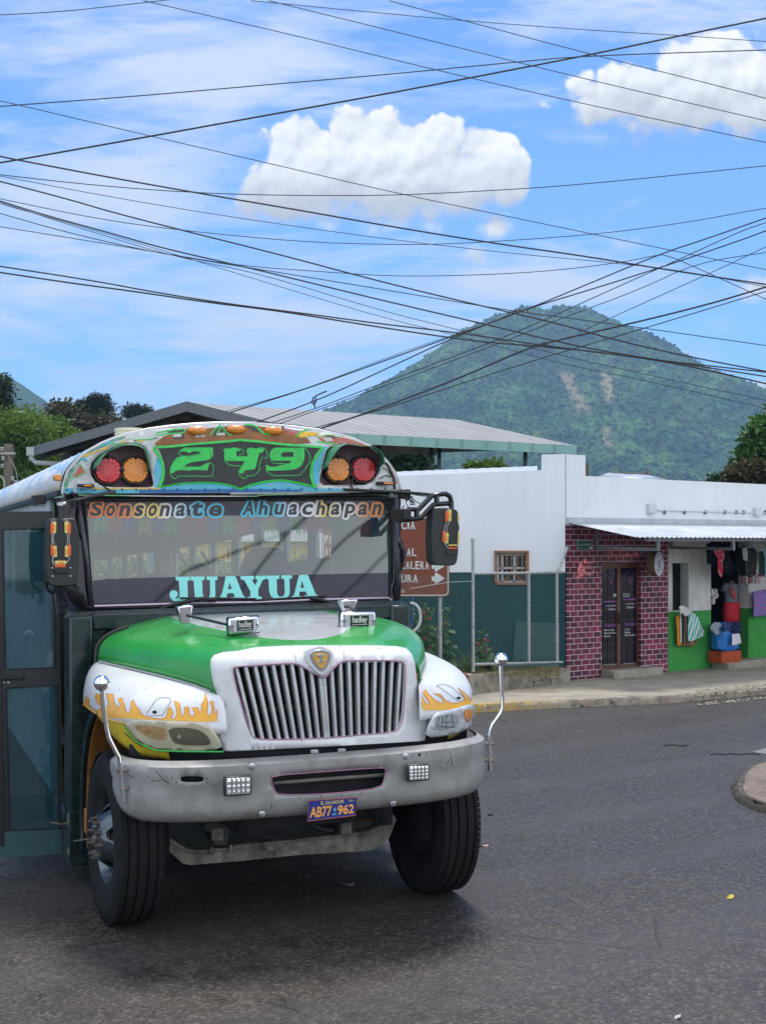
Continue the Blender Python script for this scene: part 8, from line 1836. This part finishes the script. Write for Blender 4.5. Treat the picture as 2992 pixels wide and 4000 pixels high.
def warp(vec):
    n_ = N.new('ShaderNodeTexNoise'); n_.inputs['Scale'].default_value = 40; n_.inputs['Detail'].default_value = 3; L.new(vec, n_.inputs['Vector'])
    a_ = N.new('ShaderNodeVectorMath'); a_.operation = 'SCALE'; L.new(n_.outputs['Color'], a_.inputs[0]); a_.inputs['Scale'].default_value = .012
    b2 = N.new('ShaderNodeVectorMath'); b2.operation = 'ADD'; L.new(vec, b2.inputs[0]); L.new(a_.outputs[0], b2.inputs[1]); return b2.outputs[0]
def dens_(vec):
    w_ = warp(vec); a_ = math_node(nt, 'ADD', vor(w_, 34, .62), vor(w_, 85, .24)); return math_node(nt, 'ADD', a_, vor(w_, 200, .08))
d0 = dens_(uv); d1 = dens_(shiftvec(-.0035, .0060))
n1 = noise_node(nt, 11, 10, .66, uv, .3)
dn = math_node(nt, 'ADD', math_node(nt, 'ADD', m_, math_node(nt, 'MULTIPLY', math_node(nt, 'SUBTRACT', n1, .5), .9)), d0)
base1 = mapr(nt, v, pv_(890), pv_(585)); base2 = mapr(nt, v, pv_(590), pv_(280)); right = mapr(nt, u, pu(2080), pu(2200))
base = math_node(nt, 'ADD', math_node(nt, 'MULTIPLY', base1, math_node(nt, 'SUBTRACT', 1.0, right)), math_node(nt, 'MULTIPLY', base2, right))
soft = mapr(nt, base, 0, .8, .70, .20)
cum = math_node(nt, 'DIVIDE', math_node(nt, 'ADD', dn, .05), soft, True); cum = mapr(nt, cum, 0, 1); cum.node.interpolation_type = 'SMOOTHSTEP'
small = mapr(nt, v, pv_(850), pv_(880)); base = mx(base, math_node(nt, 'MULTIPLY', small, .6))
grad = math_node(nt, 'MULTIPLY', math_node(nt, 'SUBTRACT', d0, d1), math_node(nt, 'ADD', math_node(nt, 'MULTIPLY', base, .95), .08))
shade = math_node(nt, 'ADD', math_node(nt, 'ADD', math_node(nt, 'MULTIPLY', base, .72), grad), math_node(nt, 'ADD', .06, math_node(nt, 'MULTIPLY', math_node(nt, 'SUBTRACT', n1, .5), .5)), True)
ccol = ramp(nt, shade, [(0, (.42, .45, .50)), (.32, (.58, .61, .64)), (.66, (.82, .84, .86)), (1, (1, 1, 1))])
ccol2 = mixc(nt, 1., ccol, (CLD, CLD, CLD), 'MULTIPLY')
# high wispy veil
wv = N.new('ShaderNodeMapping'); wv.inputs['Scale'].default_value = (.8, 3.4, 1); wv.inputs['Rotation'].default_value = (0, 0, math.radians(-12)); L.new(uv, wv.inputs[0])
w1 = math_node(nt, 'ADD', math_node(nt, 'MULTIPLY', noise_node(nt, 5.0, 9, .62, wv.outputs[0], .9), .7), math_node(nt, 'MULTIPLY', noise_node(nt, 17, 7, .65, wv.outputs[0], .6), .3)); mask = None
for b_ in ((250, 700, 900, 500), (1100, 1250, 1100, 330), (900, 250, 1100, 260), (2300, 60, 900, 160), (2000, 1150, 500, 140), (100, 1150, 700, 200)):
    k = blob(*b_); mask = k if mask is None else mx(mask, k)
veil = mapr(nt, math_node(nt, 'ADD', math_node(nt, 'MULTIPLY', mask, .34), math_node(nt, 'MULTIPLY', math_node(nt, 'SUBTRACT', w1, .45), 2.6)), .02, .50, .07, .90)
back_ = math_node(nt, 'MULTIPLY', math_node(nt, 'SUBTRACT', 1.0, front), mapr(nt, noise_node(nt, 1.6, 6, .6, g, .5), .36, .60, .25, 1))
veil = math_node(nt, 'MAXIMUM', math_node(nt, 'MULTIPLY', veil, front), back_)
gain = N.new('ShaderNodeVectorMath'); gain.operation = 'SCALE'; L.new(sky.outputs[0], gain.inputs[0]); gain.inputs['Scale'].default_value = 1.
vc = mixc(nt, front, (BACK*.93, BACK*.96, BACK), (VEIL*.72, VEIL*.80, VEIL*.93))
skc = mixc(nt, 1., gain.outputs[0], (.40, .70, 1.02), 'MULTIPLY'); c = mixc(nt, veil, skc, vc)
c = mixc(nt, math_node(nt, 'MULTIPLY', cum, front), c, ccol2)
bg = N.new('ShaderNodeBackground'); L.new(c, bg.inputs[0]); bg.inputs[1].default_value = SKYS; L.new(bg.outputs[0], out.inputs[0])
sun = bpy.data.lights.new('sun', 'SUN'); sun.energy = SUNE; sun.angle = math.radians(SUNA); sun.color = (1, .95, .88)
so = bpy.data.objects.new('sun', sun); COL.objects.link(so)
# direction to the sun: azimuth measured like the sky texture (clockwise from +Y)
az = math.radians(SUN_ROT); el = math.radians(SUN_EL); dv = Vector((math.sin(az)*math.cos(el), math.cos(az)*math.cos(el), math.sin(el)))
so.rotation_euler = dv.to_track_quat('Z', 'Y').to_euler(); so.location = dv*50
cam = bpy.data.cameras.new('camera'); co = bpy.data.objects.new('camera', cam); COL.objects.link(co); co.location = CAM; co.rotation_euler = (PI/2, 0, 0)
cam.sensor_fit = 'HORIZONTAL'; cam.sensor_width = 36; cam.lens = F/2992*36; cam.shift_y = -(2000-HY)/2992; cam.clip_start = .1; cam.clip_end = 6000; sc.camera = co
sc.view_settings.view_transform = 'Standard'; sc.view_settings.look = 'None'; sc.view_settings.exposure = EXPO; sc.view_settings.gamma = 1
sc.cycles.max_bounces = 8; sc.cycles.transparent_max_bounces = 12; sc.cycles.volume_bounces = 0; sc.cycles.use_denoising = True

for o in list(bpy.data.objects):
    nm = re.sub(r'\.\d+$', '', o.name)
    if o.type == 'MESH' and nm in ('pillar_trim', 'hand_rails', 'paint_field', 'brake_drums', 'loose_wiring', 'rivets', 'hinges', 'tape_patches', 'screws', 'wheel_arch_liner', 'radiator_brace', 'hoses', 'seam_line', 'indicator_bulb', 'cable', 'chassis_rails', 'brackets', 'flame_edge', 'bolt_holes', 'rusty_holes', 'clips', 'u_bolt_nuts') and 'kind' not in o.keys(): split_loose(o)
ren = {'hand_rails': 'hand_rail', 'brake_drums': 'brake_drum', 'rivets': 'rivet', 'hinges': 'hinge', 'tape_patches': 'tape_patch', 'screws': 'screw', 'hoses': 'hose', 'chassis_rails': 'chassis_rail', 'brackets': 'bracket', 'bolt_holes': 'bolt_hole', 'rusty_holes': 'rusty_hole', 'clips': 'clip', 'u_bolt_nuts': 'u_bolt_nut'}
for o in list(bpy.data.objects):
    nm = re.sub(r'\.\d+$', '', o.name)
    if nm in ren and 'kind' not in o.keys(): o.name = ren[nm]
